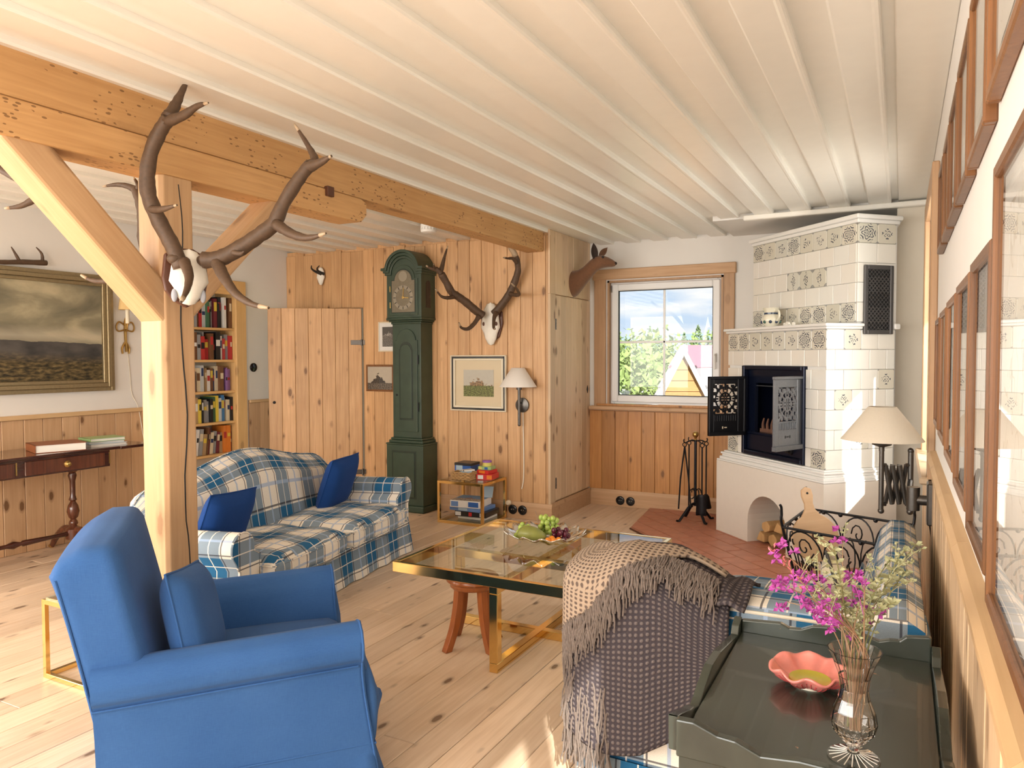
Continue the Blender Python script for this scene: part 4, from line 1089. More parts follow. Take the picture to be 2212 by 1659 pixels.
# ------------------------------------------------------------------ tiled corner stove (local x along the front, y into the corner)
SB = V((-.413, 4.943, 0)); SR = rad(-45)
sv = thing('tiled_stove', 'white corner stove faced with old blue flower tiles', 'stove', SB, SR)
def s_loc(wx, wy):
    d = V((wx, wy, 0))-SB; return (d.x*s2-d.y*s2, d.x*s2+d.y*s2)
Dl = s_loc(-.05, YW-.03); El = s_loc(-.70, YW-.03)
m = MB(); ar = [(-.78+.213*(1-cos(pi*k/16)), .17+.205*sin(pi*k/16)) for k in range(17)]
m.prism([(-1.18, 0), (-.78, 0)]+ar+[(-.354, 0), (0, 0), (0, .555), (-1.18, .555)], 'y', 0, .42)
m.prism([(-1.18, .42), (0, .42), (0, .566), Dl, El, (-1.18, .80)], 'z', 0, .555)
obj('base', m, 'stove_plaster', sv)
obj('base_cap', MB().prism([(-1.18, 0), (0, 0), (0, .566), (-.4, .8), (-1.18, .8)], 'z', .556, .568), 'stove_white', sv, bev=.003)
for k, (o_, z0, z1) in enumerate(((.010, .568, .590), (.024, .590, .607), (.016, .607, .622), (.034, .622, .634))):
    obj('base_moulding', MB().prism([(-1.17+o_, o_), (-o_, o_), (-o_, .60), (-.5, .85), (-1.17+o_, .85)], 'z', z0, z1), 'stove_white', sv, bev=.005)
# core: two bodies behind the tiles
FX0, FX1, FZ0, FZ1 = -.916, -.237, .640, 1.283
m = MB(); Y0 = .064
m.box(-1.108, FX0, Y0, .9, .634, 1.53).box(FX1, -.062, Y0, .6, .634, 1.53).box(FX0, FX1, Y0, .6, FZ1, 1.53).box(FX0, FX1, .46, .6, .634, FZ1).box(-.5, -.062, .3, .60, .634, 1.53)
obj('lower_body', m, 'stove_white', sv)
m = MB().prism([(-1.128, .294), (-.062, .294), (-.062, .60), s_loc(-.06, YW-.03), s_loc(-.72, YW-.03), (-1.128, .80)], 'z', 1.53, 2.20)
obj('upper_body', m, 'stove_white', sv)
tw_, th_ = .1325, .1270
FULL = {}
def tile(x0, x1, z0, z1, side, mat, off):
    """side 'f' front at y=off, 'r' right face at x=off"""
    w, h = x1-x0, z1-z0
    key = (round(w, 3), round(h, 3), side, mat)
    if key not in FULL:
        mm = MB(); a, b = w/2-.0011, h/2-.0011
        if side == 'f': mm.box(-a, a, 0, .014, -b, b, .0022)
        else: mm.box(-.014, 0, -a, a, -b, b, .0022)
        me = mesh('tile', mm, mat, uv=True)
        L_ = me.uv_layers[0].data
        for p in me.polygons:
            for li in p.loop_indices:
                c = me.vertices[me.loops[li].vertex_index].co
                L_[li].uv = ((c.x if side == 'f' else c.y)/(w/2), c.z/(h/2))
        FULL[key] = me
    j = rt_.uniform(-.0012, .0012)
    loc = ((x0+x1)/2, off+j, (z0+z1)/2) if side == 'f' else (off+j, (x0+x1)/2, (z0+z1)/2)
    return obj('tile', FULL[key], None, sv, loc)
rt_ = random.Random(12)
def spans(a, b, w, shift):
    xs = [a]; x = a+(w/2 if shift else w)
    while x < b-.015: xs.append(x); x += w
    xs.append(b); return list(zip(xs, xs[1:]))
def deco(i, corner): return 'tile_rosette' if corner else rt_.choice(['tile_sprig', 'tile_sprig', 'tile_rosette'])
X0, X1 = -1.112, -.047
rows = [(1.518-th_*(k+1), 1.518-th_*k) for k in range(7)]
for k, (z0, z1) in enumerate(rows):
    z0 = max(z0, .634)
    for i, (a, b) in enumerate(spans(X0, X1, tw_, k % 2 == 1)):
        mat = deco(i, i in (0, 7)) if k == 0 else 'tile_plain'
        if k == 6 and (i == 0 or b > X1-.01): mat = 'tile_rosette'
        if k >= 2:
            if k == 6: segs = [(X0, X0+tw_), (X0+tw_, FX0), (FX1, X1-tw_), (X1-tw_, X1)]
            if b <= FX0+.001 or a >= FX1-.001: tile(a, b, z0, z1, 'f', mat, .05)
            else:
                if a < FX0-.012: tile(a, FX0, z0, z1, 'f', mat if a <= X0+.001 else 'tile_plain', .05)
                if b > FX1+.012: tile(FX1, b, z0, z1, 'f', 'tile_plain', .05)
        elif k == 1: tile(a, b, z0+.019, z1, 'f', mat, .05)
        else: tile(a, b, z0, z1, 'f', mat, .05)
for k, (z0, z1) in enumerate(rows):
    z0 = max(z0, .634)
    for i, (a, b) in enumerate(spans(.052, .582, tw_, k % 2 == 1)):
        mat = 'tile_sprig' if (k, i) in ((0, 1), (2, 3), (3, 1), (5, 2)) else 'tile_plain'
        tile(a, b, z0, z1, 'r', mat, -.048)
UX0, UX1 = -1.132, -.062; uw = (UX1-UX0)/8; uh = .1248
for k in range(5):
    z1 = 2.19-uh*k; z0 = z1-uh
    for i, (a, b) in enumerate(spans(UX0, UX1, uw, k in (1, 3))):
        mat = 'tile_plain'
        if k in (0, 4): mat = deco(i, i in (0, 7))
        if k == 2 and i in (3, 4, 5)[:3] and i-1 in (2, 3, 4): mat = 'tile_figure'
        tile(a, b, z0, z1, 'f', mat, .28)
    for i, (a, b) in enumerate(spans(.282, .582, .150, False)):
        tile(a, b, z0, z1, 'r', ('tile_rosette', 'tile_sprig')[i] if k == 0 else 'tile_plain', -.048)
def ring(poly, z0, z1, nm, bev=.008): obj(nm, MB().prism(poly, 'z', z0, z1), 'stove_white', sv, bev=bev, seg=3)
ring([(-1.128, .036), (-.034, .036), (-.034, .318), (-.3, .318), (-1.128, .318)], 1.520, 1.536, 'ledge')
ring([(-1.14, .022), (-.020, .022), (-.020, .318), (-.3, .318), (-1.14, .318)], 1.536, 1.556, 'ledge')
ring([(-.08, .556), (-.020, .556), (-.020, .60), (-.08, .60)], 1.520, 1.556, 'ledge')
ring([(-1.142, .268), (-.036, .268), (-.036, .60), (-.4, .9), (-1.142, .9)], 2.19, 2.215, 'cornice')
ring([(-1.158, .252), (-.022, .252), (-.022, .61), (-.4, .9), (-1.158, .9)], 2.215, 2.243, 'cornice')
# firebox
m = MB(); w_ = .028
m.box(FX0, FX0+w_, .035, .07, FZ0, FZ1, .004).box(FX1-w_, FX1, .035, .07, FZ0, FZ1, .004).box(FX0+w_, FX1-w_, .035, .07, FZ1-w_, FZ1, .004).box(FX0+w_, FX1-w_, .035, .07, FZ0, FZ0+.03, .004)
obj('firebox_frame', m, 'iron_blue', sv)
m = MB(); m.box(FX0+.02, FX1-.02, .44, .455, FZ0, FZ1).box(FX0+.005, FX0+.02, .06, .45, FZ0, FZ1).box(FX1-.02, FX1-.005, .06, .45, FZ0, FZ1).box(FX0+.02, FX1-.02, .06, .45, FZ1-.02, FZ1-.005).box(FX0+.02, FX1-.02, .06, .45, .79, .805)
m.box(FX0+.02, FX1-.02, .075, .10, 1.16, FZ1-.02).box(FX0+.02, FX0+.11, .075, .10, .79, 1.16).box(FX1-.11, FX1-.02, .075, .10, .79, 1.16)
obj('firebox_lining', m, 'iron_blue', sv)
a = obj('ash_door', MB().box(FX0+w_, FX1-w_, .066, .08, FZ0+.03, .79, .004), 'iron_blue', sv)
obj('ash_knob', MB().lathe([(.03, 0), (.026, -.012), (.010, -.016), (.010, -.03), (.018, -.036), (0, -.04)], 16, (FX1-.16, .066, .715), 'y'), 'iron', a, smooth=True)
m = MB()
for i in range(8): m.tube(bez([(FX0+.15+i*.05, .12, .81), (FX0+.14+i*.05, .12, .86), (FX0+.155+i*.05, .12, .905)], 3), lerps(.014, .005, 7), 6)
m.box(FX0+.12, FX1-.16, .11, .13, .805, .83)
obj('grate', m, 'rust', sv)
obj('flue_bar', MB().box(FX0+.11, FX1-.12, .085, .095, 1.135, 1.142), 'iron_silver', sv)
def fret(u, v):
    """cast ornament: True where metal"""
    x, y = (u-.5)*2, (v-.5)*2
    r_ = sqrt(x*x+y*y); th = atan2(y, x)
    for cx, cy in ((0, .0), (.62, .62), (-.62, .62), (.62, -.62), (-.62, -.62)):
        d = sqrt((x-cx)**2+(y-cy)**2)
        if d < .07: return True
    if abs(r_-.80) < .055 or abs(r_-.40) < .05: return True
    if abs(sin(2*th)) < .10 or abs(cos(2*th)) < .09*(1 if r_ > .35 else 2): return True
    if .40 < r_ < .80 and abs(cos(6*th)) < .33: return True
    if r_ >= .80 and (sin(13*x)*sin(13*y) > .05): return True
    if r_ < .35: return abs(sin(4*th)) < .75
    return False
def fdoor(name, hx, sgn, ang, mat, inner):
    d = obj(name, frame_door(mat, sgn), mat, sv, (hx, .045, 0)); d.rotation_euler = (0, 0, ang)
    return d
DW, Z0d, Z1d = .30, .775, 1.205
def door_parts(hx, sgn, ang, mat, lbl, outer):
    """leaf reaches from the hinge along local x*sgn, outer face toward -y"""
    d = obj('stove_door', MB(), mat, sv, (hx, .045, 0)) if False else None
    m = MB(); X = lambda t: sgn*t*DW
    def bx(a, b, z0, z1, y0=-.016, y1=0, c=.003): m.box(X(a), X(b), y0, y1, z0, z1, c)
    bx(0, .20, Z0d, Z1d); bx(.86, 1, Z0d, Z1d); bx(.20, .86, 1.15, Z1d); bx(.20, .86, Z0d, .935)
    if outer: bx(-.01, 1.02, Z0d-.028, Z0d+.004, -.03, -.0); bx(-.01, 1.02, Z1d-.004, Z1d+.016, -.028, 0)
    else: bx(0, 1, Z0d, Z0d+.03, -.016, .014); bx(0, 1, Z1d-.02, Z1d, -.016, .014); bx(.96, 1., Z0d, Z1d, -.016, .014); bx(0, .06, Z0d, Z1d, -.016, .014)
    o = obj('stove_door', m, mat, sv, (hx, .04, 0)); o.rotation_euler = (0, 0, ang); tag(o, lbl)
    def fn(u, v): return V((X(.20+.66*u), -.013, .935+.215*v)), V((0, 1, 0))
    N = 34
    mm = MB().plate(fn, N, N, lambda i, j: fret((i+.5)/N, (j+.5)/N), .009)
    if sgn < 0: mm.f = [f[::-1] for f in mm.f]
    obj('fretwork', mm, mat, o)
    m = MB()
    for i in range(10):
        a = .24+i*.062; m.box(X(a), X(a+.035), -.022 if outer else -.016, .002, .88, .925, .003)
    obj('fluting', m, mat, o)
    obj('air_slot', MB().box(X(.44), X(.47), -.0175, -.002, .825, .842).box(X(.50), X(.57), -.0175, .0015, .830, .838).box(X(.60), X(.63), -.0175, .0015, .825, .842), 'black_matt' if outer else 'paper_old', o)
    return o
door_parts(FX0+.04, 1, rad(-92), 'iron', 'dark cast-iron stove door seen from inside', False)
door_parts(FX1-.035, -1, rad(108), 'iron_silver', 'silvery cast-iron stove door with pierced foliage', True)
# warm-air grille on the side face
gy0, gy1, gz0_, gz1_ = .322, .552, 1.488, 1.925; gxx = -.046
m = MB(); fw = .028
for (a, b, c, d) in ((gy0, gy0+fw, gz0_, gz1_), (gy1-fw, gy1, gz0_, gz1_), (gy0+fw, gy1-fw, gz0_, gz0_+fw), (gy0+fw, gy1-fw, gz1_-fw, gz1_)): m.box(gxx, gxx+.016, a, b, c, d, .004)
gi = obj('vent_grille', m, 'vent_iron', sv)
NX, NZ = 36, 80
def lat(i, j):
    u, v = (i+.5)/NX, (j+.5)/NZ
    a = abs(((u*6+v*13) % 1)-.5); b = abs(((u*6-v*13) % 1)-.5)
    return a < .125 or b < .125
mm = MB().plate(lambda u, v: (V((gxx+.003, gy0+fw+(gy1-gy0-2*fw)*u, gz0_+fw+(gz1_-gz0_-2*fw)*v)), V((1, 0, 0))), NX, NZ, lat, .006)
obj('lattice', mm, 'vent_iron', gi); obj('vent_back', MB().box(gxx-.001, gxx+.001, gy0+.01, gy1-.01, gz0_+.01, gz1_-.01), 'black_matt', gi)
def s_w(x, y, z): return SB+V(((x*s2+y*s2), (-x*s2+y*s2), z))
# firewood in the niche
for k, (x, z, rr, a) in enumerate(((-.715, .052, .048, .0), (-.605, .055, .050, -.02), (-.50, .055, .050, .02), (-.655, .142, .046, .05), (-.55, .146, .048, -.05), (-.405, .05, .040, .0))):
    m = MB(); sh = [(rr*1.0*cos(t), rr*.95*sin(t)) for t in (rad(200), rad(260), rad(330), rad(20), rad(80), rad(150))] if k % 2 else [(rr*1.1*cos(t), rr*sin(t)) for t in (rad(210), rad(330), rad(30), rad(95))]
    m.prism(sh, 'y', 0, .32)
    o = obj('firewood_log', m, 'log_wood', None, s_w(x, .06+.02*(k % 3), z), SR+a*.4, bev=.006); tag(o, ('split log at the left of the stove niche', 'split log in the bottom middle of the niche', 'split log at the bottom right of the niche', 'split log lying on top at the left of the niche', 'split log lying on top at the right of the niche', 'thin split log against the right wall of the niche')[k], 'log', 'firewood in the stove niche')
# jug and shell on the ledge
jg = thing('jug', 'cream pottery jug with dark painted dots on the stove ledge', 'jug', s_w(-.735, .15, 1.556), SR)
obj('body', MB().lathe([(0, .0), (.036, 0), (.040, .008), (.062, .035), (.066, .058), (.056, .080), (.044, .092), (.046, .112), (.056, .135), (.058, .138), (.050, .130), (.040, .10), (.050, .07), (0, .02)], 28), 'jug_glaze', jg, smooth=True)
obj('handle', MB().tube(bez([(.046, 0, .118), (.085, 0, .112), (.092, 0, .07), (.064, 0, .045)], 5), .008, 8), 'jug_glaze', jg, smooth=True)
obj('spout', MB().lathe([(.004, 0), (.018, .02), (.022, .035)], 12, (-.056, 0, .105)), 'jug_glaze', jg, smooth=True)
m = MB().lathe([(.0462, .093), (.0462, .098), (.0482, .104), (.0475, .0925)], 28); obj('band', m, 'jug_blue', jg)
for k in range(9):
    a = 2*pi*k/9; obj('painted_dot', MB().ball((.0605*cos(a), .0605*sin(a), .038), (.012, .012, .012), 8, 6), 'jug_green' if k % 2 else 'jug_blue', jg, smooth=True)
m = MB(); r = random.Random(2)
for k in range(9): m.ball((r.uniform(-.035, .035), r.uniform(-.02, .02), .010+r.uniform(0, .016)), (.016, .012, .012), 8, 6)
tag(obj('sea_shell', m, 'bone', None, s_w(-.545, .15, 1.556), SR, smooth=True), 'small knobbly white shell beside the jug on the stove ledge', 'shell')
# ------------------------------------------------------------------ fire irons
ft = thing('fire_iron_stand', 'black iron fire tool stand with a brass ball finial', 'tool stand', (-1.47, 6.02, .012))
obj('pole', MB().tube([(0, 0, .12), (0, 0, .66)], .011, 10), 'iron', ft, smooth=True)
obj('finial', MB().ball((0, 0, .705), .026, 14, 9).lathe([(.014, .66), (.008, .67), (.012, .682)], 12), 'brass_dull', ft, smooth=True)
for k in range(4):
    a = rad(45+90*k); d = V((cos(a), sin(a), 0))
    obj('hook', MB().tube(bez([V((0, 0, .65)), d*.05+V((0, 0, .655)), d*.095+V((0, 0, .64)), d*.11+V((0, 0, .655)), d*.105+V((0, 0, .67))], 4), .005, 6), 'iron', ft, smooth=True)
    obj('foot', MB().tube(bez([V((0, 0, .14)), d*.05+V((0, 0, .12)), d*.11+V((0, 0, .05)), d*.15+V((0, 0, .004)), d*.17+V((0, 0, .012))], 4), [.011]*13+[.009]*4, 8), 'iron', ft, smooth=True)
    obj('scroll', MB().tube([d*(.03+.025*cos(t))+V((0, 0, .22+.04*sin(t))) for t in [i*.5 for i in range(11)]], .004, 6), 'iron', ft, smooth=True)
def iron_tool(name, label, k, parts):
    a = rad(45+90*k); d = V((cos(a), sin(a), 0)); t = thing(name, label, 'fire iron', V((-1.47, 6.02, .012))+d*.10)
    obj('handle_ring', MB().tube([(.016*cos(q), 0, .625+.016*sin(q)) for q in [i*2*pi/12 for i in range(12)]], .004, 6, closed=True), 'iron', t)
    for nm_, mm in parts: obj(nm_, mm, 'iron', t, smooth=True)
iron_tool('tongs', 'black iron tongs hanging at the left of the tool stand', 2, [('arm', MB().tube([(0, 0, .61), (-.03, -.01, .35), (-.045, -.01, .10)], .0065, 8)), ('arm', MB().tube([(0, 0, .61), (.03, .01, .35), (.05, .01, .12)], .0065, 8))])
iron_tool('poker', 'slim black iron poker on the tool stand', 1, [('shaft', MB().tube([(0, 0, .61), (0, 0, .10)], .006, 8)), ('tip', MB().tube(bez([(0, 0, .12), (.01, 0, .09), (.035, 0, .10)], 4), .005, 6))])
iron_tool('hearth_brush', 'black hearth brush hanging on the tool stand', 0, [('shaft', MB().tube([(0, 0, .61), (0, 0, .20)], .006, 8)), ('bristles', MB().lathe([(.012, .21), (.028, .19), (.045, .10), (.042, .095), (0, .09)], 14))])
iron_tool('hearth_shovel', 'black iron hearth shovel on the front of the tool stand', 3, [('shaft', MB().tube([(0, 0, .61), (0, 0, .22)], .006, 8)), ('blade', MB().soft(-.035, .035, -.008, .008, .06, .23, .008, 6, lambda p, q: (p.x*(1+.15*(1-q[2])), p.y-.02*q[0]**2, p.z)))])
# ------------------------------------------------------------------ wrought iron log basket
TB = [V((-.53, 4.02, .455)), V((.03, 3.80, .455)), V((.07, 4.30, .47)), V((-.46, 4.50, .47))]; BB = [V((-.45, 4.07, .10)), V((-.01, 3.90, .10)), V((.02, 4.24, .10)), V((-.39, 4.40, .10))]
ib = thing('log_basket', 'black wrought-iron scrollwork basket beside the stove', 'basket', (-.2, 4.15, .012)); O = V((-.2, 4.15, 0))
def ip(p): return V(p)-O
for i in range(4):
    a, b, c, d = ip(TB[i]), ip(TB[(i+1) % 4]), ip(BB[i]), ip(BB[(i+1) % 4])
    obj('rim_bar', MB().tube([a, b], .007, 8), 'iron', ib); obj('base_bar', MB().tube([c, d], .006, 8), 'iron', ib)
    fo = (c-a).normalized()
    obj('corner_post', MB().tube(bez([c-V((0, 0, .085))*1.0, c, a, a+V((0, 0, .045))-fo*.02, a+V((0, 0, .075))+(a-c)*.08, a+V((0, 0, .06))+(a-c)*.16], 4), .007, 8), 'iron', ib, smooth=True)
    n_ = 3 if i % 2 == 0 else 2
    for k in range(n_):
        u0, u1 = k/n_, (k+1)/n_; um = (u0+u1)/2
        P = lambda u, v: (a*(1-u)+b*u)*v+(c*(1-u)+d*u)*(1-v)
        w = (u1-u0)
        m = MB()
        m.tube([P(um+w*.48*cos(t), .62+.36*sin(t)*1.0) for t in [i_*pi/12 for i_ in range(13)]], .0045, 6)
        for sg in (-1, 1):
            sp_ = [P(um+sg*w*(.25+(.21-.018*q)*cos(q*.55+pi/2)), .36+(.32-.027*q)*sin(q*.55+pi/2)) for q in range(11)]
            m.tube(sp_, .004, 6)
        obj('scroll', m, 'iron', ib, smooth=True)
        m = MB(); kk = [P(um+w*(.20-.014*q)*cos(q*.6), .74+(.16-.012*q)*sin(q*.6)) for q in range(13)]; m.tube(kk, .004, 6); obj('scroll', m, 'iron', ib, smooth=True)
        obj('collar', MB().ball(P(u1, .98) if k < n_-1 else P(um, .98), .012, 8, 6), 'iron', ib)
for k in range(4):
    f = (k+.5)/4; obj('base_slat', MB().tube([ip(BB[0]*(1-f)+BB[1]*f), ip(BB[3]*(1-f)+BB[2]*f)], .005, 6), 'iron', ib)
cbx, cbz = at(1778, 1145, 3.95), at(1775, 1085, 3.98)
cb = thing('chopping_board', 'round wooden board with a handle standing in the iron basket', 'board', V((-.335, 4.17, .125)), rad(8)); cb.rotation_euler = (rad(-14), rad(-6), rad(30))
pl_ = []
for k in range(60):
    t = 2*pi*k/60+pi/2
    pl_.append((.125*cos(t), .27+.125*sin(t)))
hp_ = [p for p in pl_ if not (p[1] > .37 and abs(p[0]) < .045)]
left = [p for p in hp_]
i0 = min(range(len(hp_)), key=lambda i: (hp_[i][0] < 0, -hp_[i][1]) if False else (0 if hp_[i][0] < 0 else 1, -hp_[i][1]))
hp_ = hp_[i0:]+hp_[:i0]
if hp_[1][1] > hp_[0][1]: hp_ = hp_[::-1]
hd = [(.026, .42), (.022, .45), (.03, .49), (.026, .525), (0, .54), (-.026, .525), (-.03, .49), (-.022, .45), (-.026, .42)]
if hp_[-1][0] < 0: hd = hd[::-1]
obj('board', MB().prism(hp_+hd, 'y', -.011, .011), 'board_wood', cb, bev=.004)
obj('hole_mark', MB().lathe([(.019, -.0128), (.019, .0128)], 20, (0, 0, .28), 'y'), 'shield_wood', cb); obj('hang_hole', MB().lathe([(.006, -.0125), (.006, .0125)], 12, (0, 0, .505), 'y'), 'black_matt', cb)
for k, (x, y, rz, mt, lb) in enumerate(((-.10, 4.02, .2, 'paper', 'crumpled white newspaper at the front of the iron basket'), (-.02, 4.12, .9, 'paper', 'white paper against the wall side of the iron basket'), (-.22, 4.10, -.4, 'box_orange', 'orange cardboard packet in the iron basket'), (-.27, 3.99, .5, 'paper', 'folded white sheet at the left of the iron basket'))):
    def crump(u, v, k=k): return V((.2*(u-.5), .16*(v-.5), .035+.03*sin(u*9+k)*cos(v*8+k*2)+.02*sin(u*17+v*13)))
    mm = MB().grid(crump, 12, 12); o = obj('waste_paper', mm, mt, None, (x, y, .125+.012*k), rz); md = o.modifiers.new('solid', 'SOLIDIFY'); md.thickness = .002; tag(o, lb, 'paper')
# ------------------------------------------------------------------ plaid settee against the right wall
PR = 'plaid_right'
rs = thing('settee', 'blue plaid settee against the right wall behind the washstand', 'sofa', (-.372, 2.8, 0)); Q = V((-.35, 2.8, 0))
def rback(u, v):
    y = 2.06+1.62*u
    prof = [(-.155, .30), (-.12, .42), (-.075, .56), (-.045, .67), (-.005, .715), (.045, .715), (.085, .69), (.095, .55), (.10, .05)]
    k = v*(len(prof)-1); i = min(int(k), len(prof)-2); f = k-i
    x = prof[i][0]*(1-f)+prof[i+1][0]*f; z = prof[i][1]*(1-f)+prof[i+1][1]*f
    z -= .07*u*(z > .45); e = max(0, u-.90)/.10; z -= .05*e*e*(z > .45); e2 = max(0, .05-u)/.05; z -= .02*e2*(z > .5)
    return V((x, y, z))-Q
m = MB().grid(rback, 24, 24, uvf=lambda u, v: (1.62*u, 1.1*v))
for e in (0, 1):
    rim = [rback(e, j/24) for j in range(25)]; m.add(rim, [list(range(25))[::-1] if e else list(range(25))], [[(p.x, p.z) for p in (rim[::-1] if e else rim)]])
obj('backrest', m, PR, rs, smooth=True, ang=80)
m = MB().soft(-.82, .10, 2.06, 2.27, .03, .665, .035, 10, lambda p, q: (p.x, p.y, p.z+(.012 if q[2] > .5 else 0)*(1-q[1]**2))); m.v = [p-Q for p in m.v]
a_ = obj('arm', m, PR, rs, uv=True, smooth=True, ang=180)
obj('piping', MB().tube([V((x_, 2.070, .654))-Q for x_ in (-.80, -.5, -.2, .09)], .005, 6), 'cord_cream', a_)
m = MB().soft(-.66, -.03, 2.275, 3.32, .24, .40, .06, 12, lambda p, q: (p.x, p.y, p.z+.035*(1-q[0]**4)*(1-q[1]**4)*q[2])); m.v = [p-Q for p in m.v]
obj('seat_cushion', m, PR, rs, uv=True, smooth=True, ang=180)
m = MB().soft(-.64, .09, 2.27, 3.36, .03, .25, .02, 6); m.v = [p-Q for p in m.v]; obj('base', m, PR, rs, uv=True, smooth=True, ang=180)
skirt('skirt', rs, PR, -.83-Q.x, .10-Q.x, 2.05-Q.y, 3.37-Q.y, .006, .16, .02, .004, uv=True, n=120)
cushion('cushion', 'small plaid cushion with dark piping on the settee', (-.135, 2.52, .55), .30, .30, .10, 'plaid_piped', (rad(-22), rad(30), rad(84)), 'box_black', .005)
# ------------------------------------------------------------------ waffle throw over the settee arm
plan_p = [V((-.40, 2.015, 0)), V((-.52, 2.01, 0)), V((-.66, 2.005, 0)), V((-.79, 2.015, 0)), V((-.875, 2.06, 0)), V((-.90, 2.16, 0)), V((-.89, 2.27, 0)), V((-.83, 2.33, 0)), V((-.66, 2.335, 0)), V((-.44, 2.34, 0))]
plan_c = bez(plan_p, 8)
tlen = [0]
for a, b in zip(plan_c, plan_c[1:]): tlen.append(tlen[-1]+(b-a).length)
def plan_at(u):
    d = u*tlen[-1]; i = 0
    while i < len(tlen)-2 and tlen[i+1] < d: i += 1
    f = (d-tlen[i])/max(1e-9, tlen[i+1]-tlen[i]); return plan_c[i]*(1-f)+plan_c[i+1]*f
def hem(u):   # height of the lower edge
    if u < .20: return .40-.9*u
    if u < .45: return .22-.02*sin((u-.2)*20)
    return .22+.5*(u-.45)
def thr(u, v, off=0.):
    p = plan_at(u); rx_ = min(-.42, max(-.78, p.x)); rdg = V((rx_, 2.17, 0))
    topz_ = .765-.08*max(0, (rx_+.60)/.18)**1.3*(rx_ > -.60)-.03*max(0, (-.70-rx_)/.08)
    if v < .35:
        t = v/.35; g = sin(t*pi/2); z = topz_-.085*(1-cos(t*pi/2))
    else:
        t = (v-.35)/.65; g = 1+.03*t+.012*sin(u*38)*t+.02*t*t; z = (topz_-.085)+(hem(u)-(topz_-.085))*t
    q = rdg+(p-rdg)*(g*(1+off/.16)); q.z = z+off*(1 if v < .3 else .3)
    q += V((0, 0, .006*sin(u*23+v*9)))
    return q
m = MB().grid(thr, 70, 40, uvf=lambda u, v: (u*tlen[-1], v*.75))
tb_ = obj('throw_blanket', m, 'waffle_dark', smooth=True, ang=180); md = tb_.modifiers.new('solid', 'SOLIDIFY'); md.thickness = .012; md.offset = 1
tag(tb_, 'dark grey waffle throw with long fringe draped over the settee arm', 'blanket')
def vb(u): return max(.03, .04+.63*max(0, min(1, (u-.11)/.36))**1.15)
m = MB().grid(lambda a, b: thr(.03+a*.62, b*vb(.03+a*.62), .020), 50, 22, uvf=lambda a, b: (a*.62*tlen[-1], b*vb(.03+a*.62)*.75))
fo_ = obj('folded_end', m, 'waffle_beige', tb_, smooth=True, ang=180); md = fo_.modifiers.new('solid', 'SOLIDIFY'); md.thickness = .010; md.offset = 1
m = MB(); r = random.Random(31)
for k in range(420):
    u = .035+.60*k/420+r.uniform(-.003, .003); v = vb(u); L_ = r.uniform(.09, .17); pts = []
    v = max(v, .10)
    for i in range(6):
        vv = min(.99, v+L_*1.25*i/5); q = thr(min(max(u+.003*sin(i*1.7+k)+.003*i*sin(k), 0.005), .99), vv, .024+.008*r.random()-.001*i); pts.append(q)
    m.tube(pts, lerps(.0029, .0022, 6), 5)
obj('fringe', m, 'fringe_yarn', tb_, kind='stuff')
m = MB()
for k in range(150):
    u = .28+.26*k/150; L_ = r.uniform(.08, .14); q0 = thr(u, .99, .004)
    if k % 2: q0 = thr(u, r.uniform(.72, .98), .012)
    dx_, dy_ = r.uniform(-.004, .004), r.uniform(-.004, .001)
    m.tube([q0+V((dx_*i+.002*sin(i*2+k), dy_*i, -L_*i/5)) for i in range(6)], .0026, 5)
obj('hem_fringe', m, 'fringe_yarn', tb_, kind='stuff')
# loose corner trailing over the arm
def tail(u, v): return V((-.50+.14*u, 2.02+.26*v, .690+.035*sin(pi*v)*(1-.3*u)-.012*u+.006*sin(u*11+v*7)))
o = obj('trailing_corner', MB().grid(tail, 14, 14, uvf=lambda u, v: (u*.14, v*.26)), 'waffle_dark', tb_, smooth=True, ang=180); md = o.modifiers.new('solid', 'SOLIDIFY'); md.thickness = .01
# ------------------------------------------------------------------ green washstand
WXa, WXb, WYa, WYb, WZ = -.335, .068, 1.262, 1.84, .68
wsd = thing('washstand', 'dark green painted washstand with a scalloped gallery', 'table', ((WXa+WXb)/2, 1.55, 0)); WO = V(((WXa+WXb)/2, 1.55, 0))
WP = 'washstand_paint'
def wp(p): return p-WO
obj('top', MB().box(WXa-WO.x, WXb-WO.x, WYa-1.55, WYb-1.55, WZ-.02, WZ, .003), WP, wsd)
lp = [(1612, 1326), (1603, 1332), (1597, 1352), (1595, 1372), (1580, 1386), (1558, 1408), (1540, 1436), (1524, 1482), (1516, 1508), (1510, 1524), (1500, 1527), (1493, 1533), (1474, 1541), (1460, 1556), (1452, 1574)]
pts = [onx(a, b, WXa) for a, b in lp]
poly = [(max(WYa, min(WYb+.02, p.y))-1.55, p.z) for p in pts]+[(WYa-1.55, WZ+.045), (WYa-1.55, WZ-.02), (WYb+.02-1.55, WZ-.02)]
obj('side_gallery', MB().prism(poly, 'x', WXa-.018-WO.x, WXa-WO.x), WP, wsd, bev=.003)
obj('side_gallery', MB().prism(poly, 'x', WXb-WO.x, WXb+.018-WO.x), WP, wsd, bev=.003)
bp = [(1620, 1342), (1686, 1347), (1705, 1358), (1730, 1360), (1756, 1353), (1800, 1356), (1850, 1366), (1899, 1386), (1921, 1383), (1943, 1385), (1958, 1376), (2006, 1378)]
pts = [ony(a, b, WYb) for a, b in bp]
obj('back_gallery', MB().prism([(WXa-WO.x, WZ-.02)]+[(WXa-WO.x, pts[0].z)]+[(min(p.x, WXb)-WO.x, p.z) for p in pts[1:]]+[(WXb-WO.x, pts[-1].z), (WXb-WO.x, WZ-.02)], 'y', WYb-1.55, WYb+.018-1.55), WP, wsd, bev=.003)
W_ = WXb-WXa
fpz = [(0, .045), (.03, .046), (.07, .032), (.10, .030), (.14, .015), (.20, .022), (.30, .020), (.36, .040), (W_, .046)]
